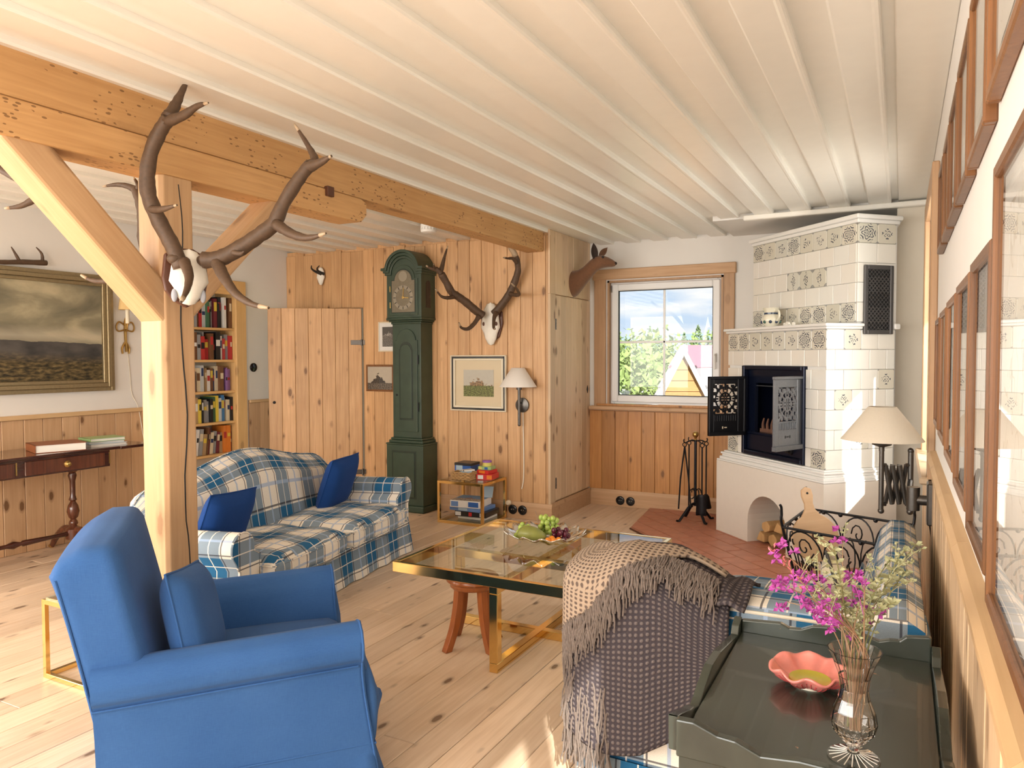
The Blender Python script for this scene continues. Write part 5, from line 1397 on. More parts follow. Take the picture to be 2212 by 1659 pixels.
obj('front_gallery', MB().prism([(WXa-WO.x, WZ-.02)]+[(WXa-WO.x+a, WZ+b) for a, b in fpz]+[(WXb-WO.x, WZ-.02)], 'y', WYa-.018-1.55, WYa-1.55), WP, wsd, bev=.003)
obj('apron', MB().box(WXa-WO.x, WXb-WO.x, WYa-1.55, WYa+.02-1.55, WZ-.16, WZ-.021, .003).box(WXa-WO.x, WXa+.02-WO.x, WYa+.02-1.55, WYb-1.55, WZ-.16, WZ-.021, .003).box(WXb-.02-WO.x, WXb-WO.x, WYa+.02-1.55, WYb-1.55, WZ-.16, WZ-.021, .003), WP, wsd)
for x_ in (WXa+.022, WXb-.022):
    for y_ in (WYa+.022, WYb-.022): obj('leg', MB().lathe([(.022, 0), (.016, .03), (.014, .12), (.022, .2), (.018, .22), (.022, .4), (.022, .52)], 12, (x_-WO.x, y_-1.55, 0)), WP, wsd, smooth=True)
obj('lower_shelf', MB().box(WXa+.01-WO.x, WXb-.01-WO.x, WYa+.01-1.55, WYb-.01-1.55, .17, .19, .003), WP, wsd)
# flower-shaped bowl
bw = thing('bowl', 'pink petal-shaped pottery bowl with a yellow centre on the washstand', 'bowl', (-.155, 1.60, WZ))
def bowl(u, v, off=0):
    a = 2*pi*u; lob = 1+.10*abs(sin(a*4))*v-.05*v
    prof = .018+(.072-.018)*v**.8
    return V((prof*1.08*lob*cos(a), prof*1.08*lob*sin(a), .004+.032*v**1.8+.005*v*sin(a*8+1)-off))
o = obj('petals', MB().grid(bowl, 96, 12, cu=True), 'bowl_pink', bw, smooth=True, ang=180); md = o.modifiers.new('solid', 'SOLIDIFY'); md.thickness = .004; md.offset = -1
m = MB()
for k in range(48):
    u = k/48; m.tube([bowl(u, v)+V((0, 0, .0008)) for v in (.40, .55, .7, .82)], .0016, 4)
obj('petal_vein', m, plain('bowl_red', (.62, .09, .09), .25), bw, kind='stuff')
obj('centre', MB().lathe([(0, .0105), (.030, .0105), (.040, .0150), (.041, .0125), (.030, .006), (0, .006)], 28), 'bowl_yellow', bw, smooth=True)
obj('foot', MB().lathe([(.03, 0), (.028, .004), (.048, .011), (.046, .0115), (.026, .0045), (0, .004)], 24), 'jug_glaze', bw, smooth=True)
# crystal vase and dried flowers
VC = V((-.061, 1.338, WZ))
outp = [(.006, .012), (.009, .016), (.010, .024), (.020, .032), (.033, .048), (.0365, .062), (.033, .082), (.025, .102), (.022, .118), (.025, .140), (.034, .165), (.043, .184)]
inn = [(.0405, .184), (.031, .163), (.022, .138), (.019, .118), (.0215, .102), (.029, .082), (.032, .062), (.028, .048), (.012, .038), (0, .036)]
va = thing('vase', 'footed cut-crystal vase on the washstand', 'vase', VC)
obj('glass_body', MB().lathe(outp+inn, 16), 'crystal', va)
obj('foot', MB().lathe([(.041, 0), (.041, .003), (.018, .008), (.008, .014), (.005, .014), (.005, .0005)], 24), 'crystal_thin', va)
m = MB()
for k in range(20):
    a = 2*pi*k/20; m.tube([(.010*cos(a), .010*sin(a), .0112), (.024*cos(a), .024*sin(a), .0070), (.038*cos(a), .038*sin(a), .0040)], .0009, 4)
obj('cut_rays', m, 'white_plastic', va, kind='stuff')
r = random.Random(77); ORD = 'first second third fourth fifth sixth seventh eighth ninth tenth eleventh twelfth thirteenth fourteenth fifteenth sixteenth seventeenth eighteenth nineteenth twentieth'.split()+['%s' % w for w in 'twenty-first twenty-second twenty-third twenty-fourth twenty-fifth twenty-sixth twenty-seventh'.split()]
heads = [(1720, 1250), (1760, 1262), (1690, 1262), (1745, 1290), (1700, 1300), (1840, 1262), (1868, 1262), (1810, 1235), (1905, 1252), (1780, 1330), (1800, 1355), (1830, 1345), (1745, 1310), (1862, 1290), (1925, 1205), (1955, 1180), (1985, 1168), (1960, 1230), (1935, 1300), (1895, 1300), (1660, 1180), (1695, 1195), (1800, 1180), (1820, 1160), (1880, 1330), (1770, 1300)]
for k, (px, py) in enumerate(heads):
    tip = onx(px, py, 0) if False else at(px, py, r.uniform(1.14, 1.36))
    kind = 'green' if px > 1900 or k in (7, 22) else ('pink' if py > 1235 or k % 2 else 'rose')
    base = VC+V((r.uniform(-.010, .010), r.uniform(-.010, .010), .05)); neck = VC+V((r.uniform(-.022, .022), r.uniform(-.022, .022), .178))
    mid = neck+(tip-neck)*.5+V((0, 0, .02))
    nth_ = ORD[sum(1 for q in heads if q[0] < px or (q[0] == px and q[1] < py))]
    s_ = thing('wildflower', {'green': 'dried pale green sprig in the vase, head %s from the left', 'pink': 'dried magenta wildflower in the vase, head %s from the left', 'rose': 'dried rose-red grass stem in the vase, head %s from the left'}[kind] % nth_, 'flower', base, 0, 'dried flowers in the vase')
    P = bez([base, neck, mid, tip], 6)
    obj('stem', MB().tube([p-base for p in P], lerps(.0013, .0008, len(P)), 5), 'stem_green' if kind == 'green' else 'stem_brown', s_)
    m = MB()
    def petal(c, d, L_, w):
        d = d.normalized(); sd = d.orthogonal().normalized(); up = d.cross(sd)
        m.add([c, c+d*L_*.5+sd*w+up*w*.3, c+d*L_, c+d*L_*.5-sd*w+up*w*.3, c+d*L_*.5-up*w*.35], [(0, 1, 4), (1, 2, 4), (2, 3, 4), (3, 0, 4)])
    if kind == 'pink':
        for c in range(r.randint(2, 5)):
            cc = tip-base+V((r.uniform(-.016, .016), r.uniform(-.016, .016), r.uniform(-.016, .016)))
            for q in range(6): petal(cc, V((r.gauss(0, 1), r.gauss(0, 1), r.gauss(.3, .7))), .012, .0042)
        obj('blossom', m, 'petal', s_, kind='stuff')
    elif kind == 'rose':
        for q in range(26):
            t = r.uniform(.72, 1); p = P[min(len(P)-1, int(t*(len(P)-1)))]-base; petal(p+V((r.uniform(-.006, .006), 0, r.uniform(-.006, .006))), V((r.gauss(0, 1), r.gauss(0, 1), 1)), .009, .0022)
        obj('seed_head', m, 'petal_pink', s_, kind='stuff')
    else:
        for q in range(34):
            t = r.uniform(.45, 1); p = P[min(len(P)-1, int(t*(len(P)-1)))]-base; petal(p, V((r.gauss(0, 1), r.gauss(0, 1), .4)), .014, .004)
        obj('foliage', m, 'leaf_dry', s_, kind='stuff')
    # side shoots
    m = MB()
    for q in range(3):
        i = r.randint(len(P)//2, len(P)-3); d = V((r.gauss(0, 1), r.gauss(0, 1), .9)).normalized()*r.uniform(.03, .06); m.tube([P[i]-base, P[i]-base+d*.6+V((0, 0, .004)), P[i]-base+d], .0007, 4)
        for w in range(7): petal(P[i]-base+d*r.uniform(.5, 1), V((r.gauss(0, 1), r.gauss(0, 1), .5)), .009, .003)
    obj('side_shoot', m, 'leaf_dry' if kind != 'pink' or k % 2 else 'petal', s_, kind='stuff')
# ------------------------------------------------------------------ longcase clock
KX = -3.825; KY = YC-.018
ck = thing('longcase_clock', 'tall dark green longcase clock with an arched hood', 'clock', (KX, KY, 0))
GP = 'green_paint'
def cbx(nm, w, d, z0, z1, mat=GP, bev=.004, parent=None): return obj(nm, MB().box(-w, w, -d, 0, z0, z1), mat, parent or ck, bev=bev)
cbx('plinth', .205, .235, 0, .06, bev=.012); cbx('base', .195, .222, .06, .585)
for w, d, z0, z1 in ((.200, .228, .585, .60), (.180, .208, .60, .625), (.168, .195, .625, .645)): cbx('base_moulding', w, d, z0, z1, bev=.007)
tr = cbx('trunk', .150, .18, .645, 1.665)
for w, d, z0, z1 in ((.160, .190, 1.640, 1.660), (.175, .205, 1.660, 1.675), (.188, .222, 1.675, 1.695)): cbx('hood_moulding', w, d, z0, z1, bev=.006)
def archpoly(w, z0, zs, r_, n=18, sh=0.):
    """rectangle with a round arch of radius r_ springing at zs"""
    p = [(-w, z0), (w, z0), (w, zs)]
    if r_ < w-1e-4: p.append((r_, zs))
    p += [(r_*cos(pi*k/n), zs+r_*sin(pi*k/n)) for k in range(1, n)]
    if r_ < w-1e-4: p.append((-r_, zs))
    p.append((-w, zs)); return p
obj('hood', MB().prism(archpoly(.182, 1.695, 2.075, .135), 'y', -.215, 0), GP, ck, bev=.003)
for k, (o_, w, z0, y) in enumerate(((.0, .196, 2.065, -.228), (.016, .206, 2.085, -.240), (.032, .220, 2.105, -.255))):
    rr = .150+o_; p = [(-w, z0), (-rr+.012, z0)]
    ri = rr-.022
    inner = [(-ri*cos(pi*q/18), 2.075+o_*.6+ri*sin(pi*q/18)) for q in range(19)]
    outer = [(rr*cos(pi*q/18), 2.078+o_*.62+rr*sin(pi*q/18)) for q in range(19)]
    poly = [(-w, z0)]+[(-ri, z0)]+inner[1:-1]+[(ri, z0), (w, z0), (w, z0+.022)]+[q for q in outer if q[1] > z0+.024]+[(-w, z0+.022)]
    obj('arched_cornice', MB().prism(poly, 'y', y, 0), GP, ck, bev=.004)
hd = obj('hood_door', MB().prism(archpoly(.150, 1.715, 2.03, .118), 'y', -.222, -.214), GP, ck, bev=.002)
obj('dial_shadow', MB().prism(archpoly(.128, 1.735, 2.02, .098), 'y', -.2235, -.220), 'green_paint_dark', hd)  # dark plate that paints the shade around the dial
di = obj('dial', MB().prism(archpoly(.120, 1.742, 2.015, .090), 'y', -.2255, -.222), 'dial', ck)
def annulus(r0, r1, cz, y, n=40): return MB().lathe([(r0, y), (r1, y), (r1, y-.0012), (r0, y-.0012)], n, (0, 0, cz), 'y', closed=True)
obj('chapter_ring', annulus(.075, .105, 1.868, -.2256), 'dial_ring', di)
obj('moon_disc', annulus(.0, .045, 2.05, -.2256), 'dial_ring', di)
m = MB()
for k in range(12):
    a = 2*pi*k/12; mm = Matrix.Translation((.09*sin(a), -.2272, 1.868+.09*cos(a))) @ Matrix.Rotation(a, 4, 'Y'); m.M = mm; m.box(-.003, .003, -.0008, .0003, -.012, .012)
m.M = None; obj('hour_marks', m, 'black_matt', di)
for a, L_, w in ((rad(5), .085, .003), (rad(95), .06, .004)):
    m = MB(); m.M = Matrix.Translation((0, -.229, 1.868)) @ Matrix.Rotation(a, 4, 'Y'); m.box(-w, w, -.001, .001, -.01, L_); obj('hand', m, 'brass_dull', di)
obj('hand_boss', MB().lathe([(0, -.232), (.012, -.231), (.014, -.226)], 16, (0, 0, 1.868), 'y'), 'brass_dull', di)
for z in (1.78, 1.92): obj('hinge', MB().tube([(-.138, -.226, z), (-.138, -.226, z+.05)], .004, 6), 'brass_dull', hd)
wn_ = archpoly(.035, 1.78, 1.98, .035)
obj('side_window', MB().prism([(p[0]-.108, p[1]) for p in wn_], 'x', .180, .1835), 'black_gloss', ck)
td = obj('trunk_door', MB().prism(archpoly(.118, .70, 1.50, .098), 'y', -.190, -.178), GP, ck, bev=.003)
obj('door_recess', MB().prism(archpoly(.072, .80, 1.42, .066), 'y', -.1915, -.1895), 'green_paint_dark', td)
obj('raised_panel', MB().prism(archpoly(.060, .815, 1.41, .054), 'y', -.196, -.1905), GP, td, bev=.005)
for z in (.92, 1.33): obj('hinge', MB().tube([(.126, -.190, z-.04), (.126, -.190, z+.04)], .005, 6), 'iron', td)
obj('keyhole', MB().lathe([(0, -.1935), (.009, -.193), (.010, -.190)], 12, (-.10, 0, 1.02), 'y'), 'iron', td)
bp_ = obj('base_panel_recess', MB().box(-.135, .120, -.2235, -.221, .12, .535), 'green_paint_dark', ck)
obj('raised_panel', MB().box(-.12, .105, -.229, -.2225, .135, .52), GP, bp_, bev=.006)
obj('keeper', MB().box(-.187, -.180, -.19, -.17, 1.88, 1.90), 'iron', ck)
# ------------------------------------------------------------------ pictures
def uvquad(p0, p1, p2, p3): return MB().add([p0, p1, p2, p3], [(0, 1, 2, 3)], [[(0, 0), (1, 0), (1, 1), (0, 1)]])
def picture(name, label, loc, rz, w, h, fw, depth, fmat, pmat, mat=None, mw=0., extra=None, glass=False, cat='picture', prof=None):
    """hangs in the local xz plane facing -y, centred"""
    t = thing(name, label, cat, loc, rz)
    prof = prof or [(0, depth)]
    x, z = w/2, h/2; acc = 0
    for i, (f0, dp, fm) in enumerate(prof if len(prof[0]) == 3 else [(1., depth, fmat)]):
        f1 = fw*f0
        m = MB()
        for (a, b, c, d) in ((-x, -x+f1, -z, z), (x-f1, x, -z, z), (-x+f1, x-f1, -z, -z+f1), (-x+f1, x-f1, z-f1, z)): m.box(a, b, -dp, 0, c, d, .003)
        obj('frame', m, fm, t); x -= f1; z -= f1
    if mat: obj('mount', MB().box(-x, x, -.008, -.002, -z, z), mat, t)
    X, Z = x-mw, z-mw
    dz = extra or 0
    obj('print', uvquad((-X, -.0095, -Z+dz), (X, -.0095, -Z+dz), (X, -.0095, Z+dz*.3), (-X, -.0095, Z+dz*.3)), pmat, t)
    if glass: obj('glass', MB().box(-x, x, -.016, -.014, -z, z), 'picture_glass', t)
    return t
# big landscape on the left wall
p0, p1 = onx(245, 843, XL+.03), onx(243, 597, XL+.03); hy_ = p1.y
picture('painting', 'large gilt-framed moorland landscape painting on the left wall', (XL, hy_-.66, (p0.z+p1.z)/2), rad(90), 1.32, p1.z-p0.z, .085, .05, 'gold_frame', 'landscape_print', prof=[(.35, .035, 'gold_frame'), (.35, .05, 'gold_frame'), (.3, .03, 'gold_frame')])
YP = YC-.018
def wall_pic(px0, py0, px1, py1, **k):
    a, b = ony(px0, py1, YP-.012), ony(px1, py0, YP-.012); return (V(((a.x+b.x)/2, YP, (a.z+b.z)/2)), b.x-a.x, b.z-a.z)
c, w, h = wall_pic(975, 767, 1094, 886)
t = picture('watercolour', 'framed watercolour of a field on the pine wall beside the clock', c, 0, w, h, .045, .03, 'frame_ivory', 'watercolour_print', 'mat_cream', .08, glass=True, prof=[(.25, .028, 'frame_ivory'), (.35, .02, 'frame_black'), (.4, .024, 'frame_ivory')])
obj('name_plate', MB().box(-.03, .03, -.026, -.02, -h/2+.014, -h/2+.022), 'black_matt', t)
c, w, h = wall_pic(791, 788, 850, 845); picture('photograph', 'small brown-framed old photo of a castle beside the clock', c, 0, w, h, .018, .015, 'frame_wood', 'castle_print', glass=True)
c, w, h = wall_pic(817, 694, 868, 760); picture('photograph', 'black and white portrait in a pale frame half behind the clock', c, 0, w, h, .012, .014, 'frame_ivory', 'portrait_print', 'mat_white', .035, glass=True)
# framed prints on the right wall, two rows
def line_print(nm, sd):
    s = NT(nm); t = s.n('TexCoord'); n1 = s.n('TexNoise', {'Vector': t.outputs['UV'], 'Scale': 3., 'Detail': 2., 'W': sd}, noise_dimensions='4D')
    k = s.math('LESS_THAN', s.math('ABSOLUTE', s.math('SUBTRACT', s.math('FRACT', s.math('MULTIPLY', n1.outputs['Fac'], 7.)), .5)), .035)
    s.set(col=s.mix(s.math('MULTIPLY', k, .55), (.84, .82, .76), (.42, .33, .22)), rough=.7); return nm
for i in range(4): line_print('botanical_print_%d' % i, i*5.)
UP = [(.62, .98, 1.76, 2.12), (1.01, 1.47, 1.765, 2.12), (1.50, 1.87, 1.745, 2.09), (1.90, 2.26, 1.74, 2.08), (2.29, 2.63, 1.74, 2.07), (2.66, 2.98, 1.74, 2.06), (3.02, 3.32, 1.74, 2.05)]
LO = [(.86, 1.325, .975, 1.63), (1.36, 1.72, 1.005, 1.53), (1.76, 2.14, 1.03, 1.52), (2.19, 2.58, 1.05, 1.51), (2.64, 3.02, 1.07, 1.50), (3.08, 3.40, 1.08, 1.49)]
nth = ['nearest', 'second', 'third', 'fourth', 'fifth', 'sixth', 'seventh']
for row, lst in (('upper', UP), ('lower', LO)):
    for i, (a, b, z0, z1) in enumerate(lst):
        picture('framed_print', '%s brown-framed print in the %s row on the right wall%s' % (nth[i], row, '' if i == 0 else ', counting from the camera'), (XR, (a+b)/2, (z0+z1)/2), rad(-90), b-a, z1-z0, .020, .022, 'frame_wood', 'botanical_print_%d' % (i % 4), 'mat_white', .05, glass=True, cat='picture')
# ------------------------------------------------------------------ antlers
def branch(m, mt, pts, r0, r1, tip=True, n=10):
    P = bez(pts, 5); k = len(P); rs_ = [r0+(r1-r0)*(i/(k-1))**1.3 for i in range(k)]
    rr = random.Random(len(m.v)); rs_ = [q*(1+.08*rr.uniform(-1, 1)) for q in rs_]
    m.tube(P, rs_, n)
    if tip:
        j = int(k*.84); mt.tube([p for p in P[j:]], [q*1.06 for q in rs_[j:]], n)
def antler_obj(parent, base, beams, nm='antler', k=1.25):
    m = MB(); tips = []
    for pts, r0, r1, tip in beams:
        t = MB(); branch(m, t, [V(p)-base for p in pts], r0*k, r1*(.5+k/2), tip)
        if t.v: tips.append(t)
    o = obj(nm, m, 'antler', parent, smooth=True, ang=180)
    for t in tips: obj('tine_tip', t, 'antler_tip', o, smooth=True, ang=180)
    return o
def A(lst, d0, d1): return [at(x, y, d0+(d1-d0)*i/max(1, len(lst)-1)) for i, (x, y) in enumerate(lst)]
# big stag rack on the post
D = 2.86
bs = at(405, 600, D); rk = thing('stag_skull_mount', 'red stag skull with wide dark antlers mounted on the post', 'antlers', bs)
def orient(c): d = (CAM-c); d.z = 0; return atan2(d.y, d.x)+pi/2
mt_ = Matrix.Rotation(orient(bs)+rad(14), 4, 'Z')
def skull_mesh(w, h, mt, pts=None):
    prof = pts or [(0, .5, .35), (.22, .46, .42), (.40, .30, .55), (.46, .08, .62), (.50, -.08, .6), (.36, -.22, .55), (.30, -.34, .5), (.16, -.47, .35), (0, -.5, .2)]
    m = MB(); n = 8
    k = len(prof); fr = []; 
    for i, (x, z, y) in enumerate(prof):
        for j in range(n+1):
            t = -1+2*j/n; fr.append(mt @ V((x*w*t, -y*w*.55*(1-.55*t*t)-.0, z*h)))
    fs = []
    for i in range(k-1):
        for j in range(n): fs.append((i*(n+1)+j, (i+1)*(n+1)+j, (i+1)*(n+1)+j+1, i*(n+1)+j+1))
    m.add(fr, fs); return m
o = obj('shield', MB().prism([(-.075, .09), (-.085, .0), (-.075, -.05), (-.05, -.085), (0, -.115), (.05, -.085), (.075, -.05), (.085, 0), (.075, .09), (.03, .115), (-.03, .115)], 'y', -.006, .016), 'shield_wood', rk, bev=.006)
o.matrix_local = Matrix.Rotation(orient(bs)+rad(14), 4, 'Z') @ Matrix.Translation((0, .03, 0))
sk = obj('skull', skull_mesh(.145, .215, mt_), 'bone', rk, smooth=True, ang=180); md = sk.modifiers.new('solid', 'SOLIDIFY'); md.thickness = .012; md.offset = -1
for sx in (-1, 1):
    obj('eye_hole', MB().ball(mt_ @ V((sx*.030, -.036, -.005)), (.006, .006, .007), 8, 6), 'black_matt', sk)
    obj('jaw_pad', MB().ball(mt_ @ V((sx*.052, -.014, -.070)), (.014, .010, .026), 12, 8), 'grey_stone', sk, smooth=True)
    obj('burr', MB().ball(mt_ @ V((sx*.052, -.035, .065)), (.030, .030, .022), 12, 8), 'antler', sk, smooth=True)
c_ = bs
Lb = [(392, 578), (372, 530), (345, 480), (322, 425), (318, 380), (326, 330), (345, 285), (365, 255)]
antler_obj(rk, c_, [(A(Lb, D-.05, D-.16), .0235, .021, False), (A([(365, 255), (375, 235), (392, 200), (408, 166)], D-.16, D-.10), .0215, .003, True),
    (A([(362, 262), (395, 250), (425, 230), (450, 222)], D-.16, D-.28), .017, .003, True), (A([(328, 452), (350, 452), (382, 443)], D-.10, D-.26), .013, .003, True), (A([(398, 565), (408, 595), (404, 625), (391, 652)], D-.07, D-.26), .017, .005, True)])
Rb = [(440, 562), (475, 558), (520, 535), (560, 508), (592, 482), (612, 440), (640, 395), (672, 352)]
antler_obj(rk, c_, [(A(Rb, D-.05, D-.10), .025, .019, False), (A([(668, 358), (680, 345), (664, 312), (636, 268)], D-.10, D-.02), .016, .003, True), (A([(668, 360), (690, 352), (716, 337)], D-.10, D-.2), .018, .004, True),
    (A([(598, 485), (630, 505), (665, 514), (704, 504)], D-.09, D-.28), .018, .003, True), (A([(468, 565), (485, 600), (510, 635), (545, 657), (580, 665)], D-.06, D-.30), .019, .004, True), (A([(505, 545), (520, 548), (527, 543)], D-.08, D-.14), .010, .002, False)])
# second rack on the far side of the post
D2 = 3.05; b2 = at(312, 600, D2); rk2 = thing('stag_skull_mount', 'second antler rack behind the left brace of the post', 'antlers', b2)
o = obj('skull', skull_mesh(.13, .2, Matrix.Rotation(rad(-90-20), 4, 'Z')), 'bone', rk2, smooth=True, ang=180); md = o.modifiers.new('solid', 'SOLIDIFY'); md.thickness = .012; md.offset = -1
antler_obj(rk2, b2, [(A([(330, 570), (312, 520), (310, 470), (302, 430), (293, 408)], D2, D2+.05), .022, .016, False), (A([(297, 412), (275, 402), (250, 399), (222, 403)], D2+.05, D2+.1), .013, .003, True), (A([(297, 415), (298, 400), (289, 384)], D2+.05, D2), .010, .003, True), (A([(320, 590), (280, 602), (235, 607), (200, 606), (175, 594)], D2, D2+.02), .016, .004, True)])
antler_obj(rk2, b2, [(A([(325, 600), (270, 545), (200, 470), (130, 420), (70, 395), (20, 375), (-30, 340)], D2-.0, D2+.05), .022, .015, False), (A([(110, 410), (75, 430), (45, 445), (10, 450)], D2+.03, D2+.02), .015, .004, True)])
# stag on the panelled wall
DW_ = (ony(1062, 700, YP)-CAM).dot(_f); b3 = ony(1062, 700, YP-.02); rk3 = thing('stag_skull_mount', 'stag skull with pale-tipped antlers on the pine wall', 'antlers', b3)
Z3 = lambda L_: [(880+x/3.687, 480+y/3.687) for x, y in L_]
mt3 = Matrix.Rotation(rad(8), 4, 'Z')
obj('shield', MB().prism([(-.10, .10), (-.105, 0), (-.07, -.11), (0, -.16), (.07, -.11), (.105, 0), (.10, .10), (.03, .14), (-.03, .14)], 'y', .0, .02), 'shield_wood', rk3, bev=.006)
o = obj('skull', skull_mesh(.17, .36, mt3), 'bone', rk3, smooth=True, ang=180); md = o.modifiers.new('solid', 'SOLIDIFY'); md.thickness = .015; md.offset = -1
for sx in (-1, 1): obj('eye_hole', MB().ball(mt3 @ V((sx*.055, -.04, 0)), (.014, .01, .018), 8, 6), 'shield_wood', o)
q0, q1 = DW_-.10, DW_-.30
antler_obj(rk3, b3, [(A(Z3([(600, 745), (540, 700), (470, 640), (400, 590), (355, 560), (310, 480), (270, 410)]), q0, q1), .038, .030, False), (A(Z3([(270, 410), (230, 375), (190, 370), (148, 345)]), q1, q1-.05), .026, .006, True), (A(Z3([(265, 400), (280, 340), (300, 260), (322, 190)]), q1, q1+.05), .024, .004, True), (A(Z3([(235, 380), (215, 360), (210, 330)]), q1, q1-.1), .016, .004, True), (A(Z3([(375, 590), (330, 602), (270, 590), (222, 528)]), q1+.08, q1-.1), .022, .005, True), (A(Z3([(345, 570), (350, 555), (340, 535)]), q1, q1-.05), .012, .004, False), (A(Z3([(570, 750), (530, 810), (480, 850), (430, 840), (410, 800)]), q0-.03, q1), .024, .006, True)], k=.9)
antler_obj(rk3, b3, [(A(Z3([(690, 730), (745, 665), (800, 590), (840, 510), (870, 430), (882, 360), (862, 270), (818, 195)]), q0, q1), .036, .022, True), (A(Z3([(820, 570), (860, 580), (890, 575), (870, 530), (826, 485)]), q1+.1, q1-.15), .020, .005, True), (A(Z3([(868, 325), (840, 290), (800, 288), (765, 282)]), q1, q1-.12), .018, .005, True), (A(Z3([(705, 720), (690, 770), (688, 840), (700, 850)]), q0-.03, q1+.02), .022, .006, True)], k=.9)
# chamois skull
b4 = ony(694, 597, YP-.02); rk4 = thing('chamois_skull', 'small chamois skull with hooked black horns high on the pine wall', 'skull', b4)
o = obj('skull', skull_mesh(.085, .17, Matrix.Rotation(rad(15), 4, 'Z')), 'bone', rk4, smooth=True, ang=180); md = o.modifiers.new('solid', 'SOLIDIFY'); md.thickness = .01; md.offset = -1
for sx, dz in ((-1, 0), (1, 0)):
    px = 684 if sx < 0 else 696
    hn = A([(700 if sx > 0 else 694, 592), (688 if sx > 0 else 680, 586), (685 if sx > 0 else 673, 580), (690 if sx > 0 else 673, 574)], DW_+.25, DW_+.12)
    obj('horn', MB().tube(bez([p-b4 for p in hn], 4), lerps(.014, .004, 13), 8), 'horn_black', rk4, smooth=True)
# shed antler lying on the painting
b5 = onx(50, 568, XL+.05); sa = obj('shed_antler', MB(), 'antler') if False else None
m, mt = MB(), MB()
def X5(l): return [onx(x, y, XL+.05)-b5 for x, y in l]
branch(m, mt, X5([(-40, 560), (0, 566), (50, 566), (100, 568)]), .014, .020, False); branch(m, mt, X5([(42, 564), (33, 548), (24, 533)]), .012, .003, False); branch(m, mt, X5([(92, 564), (90, 548), (78, 534)]), .012, .003, False)
o = obj('shed_antler', m, 'antler', None, b5, smooth=True, ang=180); tag(o, 'shed antler lying on top of the landscape painting frame', 'antler')
# ------------------------------------------------------------------ doe head on the closet side
dh_c = onx(1243, 605, CX); doe = thing('doe_head_mount', 'stuffed doe head and neck looking right beside the window', 'trophy', dh_c)
def dep(px, py, d): return at(px, py, d)-dh_c
d_ = (dh_c-CAM).dot(_f)
zz = [(78, 342, .115, .124, .03), (118, 345, .11, .116, -.02), (165, 322, .082, .080, -.05), (215, 288, .058, .056, -.08), (265, 240, .046, .046, -.11), (305, 196, .046, .046, -.13), (344, 168, .056, .054, -.14), (390, 168, .047, .044, -.145), (430, 176, .034, .032, -.15), (458, 184, .026, .024, -.15), (474, 187, .020, .017, -.15), (481, 188, .008, .008, -.15)]
st_ = [((1200+x/3.687, 520+y/3.687), d_+o_, a*1.2, b*1.22/.65) for x, y, a, b, o_ in zz]
ctr_ = [dep(p[0], p[1], dd) for p, dd, a, b in st_]; m = MB(); rings = []; n = 16
cp = []
for i, (c, s__) in enumerate(zip(ctr_, st_)):
    t = (ctr_[min(i+1, len(ctr_)-1)]-ctr_[max(i-1, 0)]).normalized()
    if i == 0: t = V((1, 0, 0))
    side = V((0, 1, 0)); side = (side-t*side.dot(t)).normalized(); up = side.cross(t)*-1
    if up.z < 0: up = -up
    cp.append([c+side*s__[2]*cos(2*pi*k/n)+up*s__[3]*.5*1.3*sin(2*pi*k/n)*(1 if i else 1.0) for k in range(n)])
vs = [p for g in cp for p in g]; fs = [tuple(range(n))[::-1], tuple((len(cp)-1)*n+k for k in range(n))]
for i in range(len(cp)-1):
    for k in range(n): fs.append((i*n+k, i*n+(k+1) % n, (i+1)*n+(k+1) % n, (i+1)*n+k))
m.add(vs, fs); obj('neck_and_head', m, 'fur', doe, smooth=True, ang=180, sub=1)
obj('nose', MB().ball(dep(1329.5, 569, d_-.158), (.014, .020, .014), 10, 7), 'fur_dark', doe, smooth=True)
obj('eye', MB().ball(dep(1302, 556, d_-.188), (.012, .010, .011), 10, 7), 'black_gloss', doe, smooth=True); obj('eye', MB().ball(dep(1305, 556, d_-.095), (.012, .010, .011), 10, 7), 'black_gloss', doe, smooth=True)
def ear(b, tip, w, label, mat):
    b, tip = dep(*b), dep(*tip); ax = tip-b; sd = ax.cross(V((.55, -.83, 0))).normalized(); up = ax.cross(sd).normalized()
    m = MB()
    def fn(u, v):
        ww = w*sin(pi*min(1, .14+.86*u))**.8; t = (v-.5)*2
        return b+ax*u+sd*ww*t+up*ww*.7*(1-t*t)
    m.grid(fn, 10, 8); o = obj('ear', m, mat, doe, smooth=True, ang=180); md = o.modifiers.new('s', 'SOLIDIFY'); md.thickness = .008
ear((1286, 560, d_-.17), (1282, 525, d_-.20), .030, '', 'fur_dark'); ear((1296, 553, d_-.11), (1312, 535, d_-.06), .026, '', 'fur')
# ------------------------------------------------------------------ lamps
def shade(r0, r1, h, z, n=32, t=.002): return MB().lathe([(r0, z), (r1, z+h), (r1-t, z+h), (r0-t, z)], n, closed=True)
# pine wall lamp
lb = ony(1128, 875, YP); wl_ = thing('wall_lamp', 'iron wall lamp with a white cone shade on the pine wall', 'lamp', lb)
obj('back_plate', MB().lathe([(.0, -.002), (.062, -.002), (.060, -.016), (.030, -.024), (0, -.026)], 28, (.005, 0, .0), 'y'), 'pewter', wl_, smooth=True)
obj('arm', MB().tube([(0, -.02, .02), (0, -.055, .02)], .010, 10).tube([(0, -.055, -.155), (0, -.055, .13)], .012, 10).ball((0, -.055, -.16), .013).tube([(0, -.055, .13), (0, -.055, .155)], .022, 12), 'pewter', wl_, smooth=True)
obj('shade', shade(.155, .055, .155, .155), 'white_shade', wl_, smooth=True, ang=60).location = (0, -.075, 0)
m = MB(); cpts = [V((.012, -.01, -.06)), V((.014, -.008, -.2)), V((.018, -.008, -.45)), V((.014, -.008, -.62)), V((-.0, -.012, -.70))]; m.tube(bez(cpts, 6), .005, 6); obj('cable', m, 'cord_cream', wl_, smooth=True)
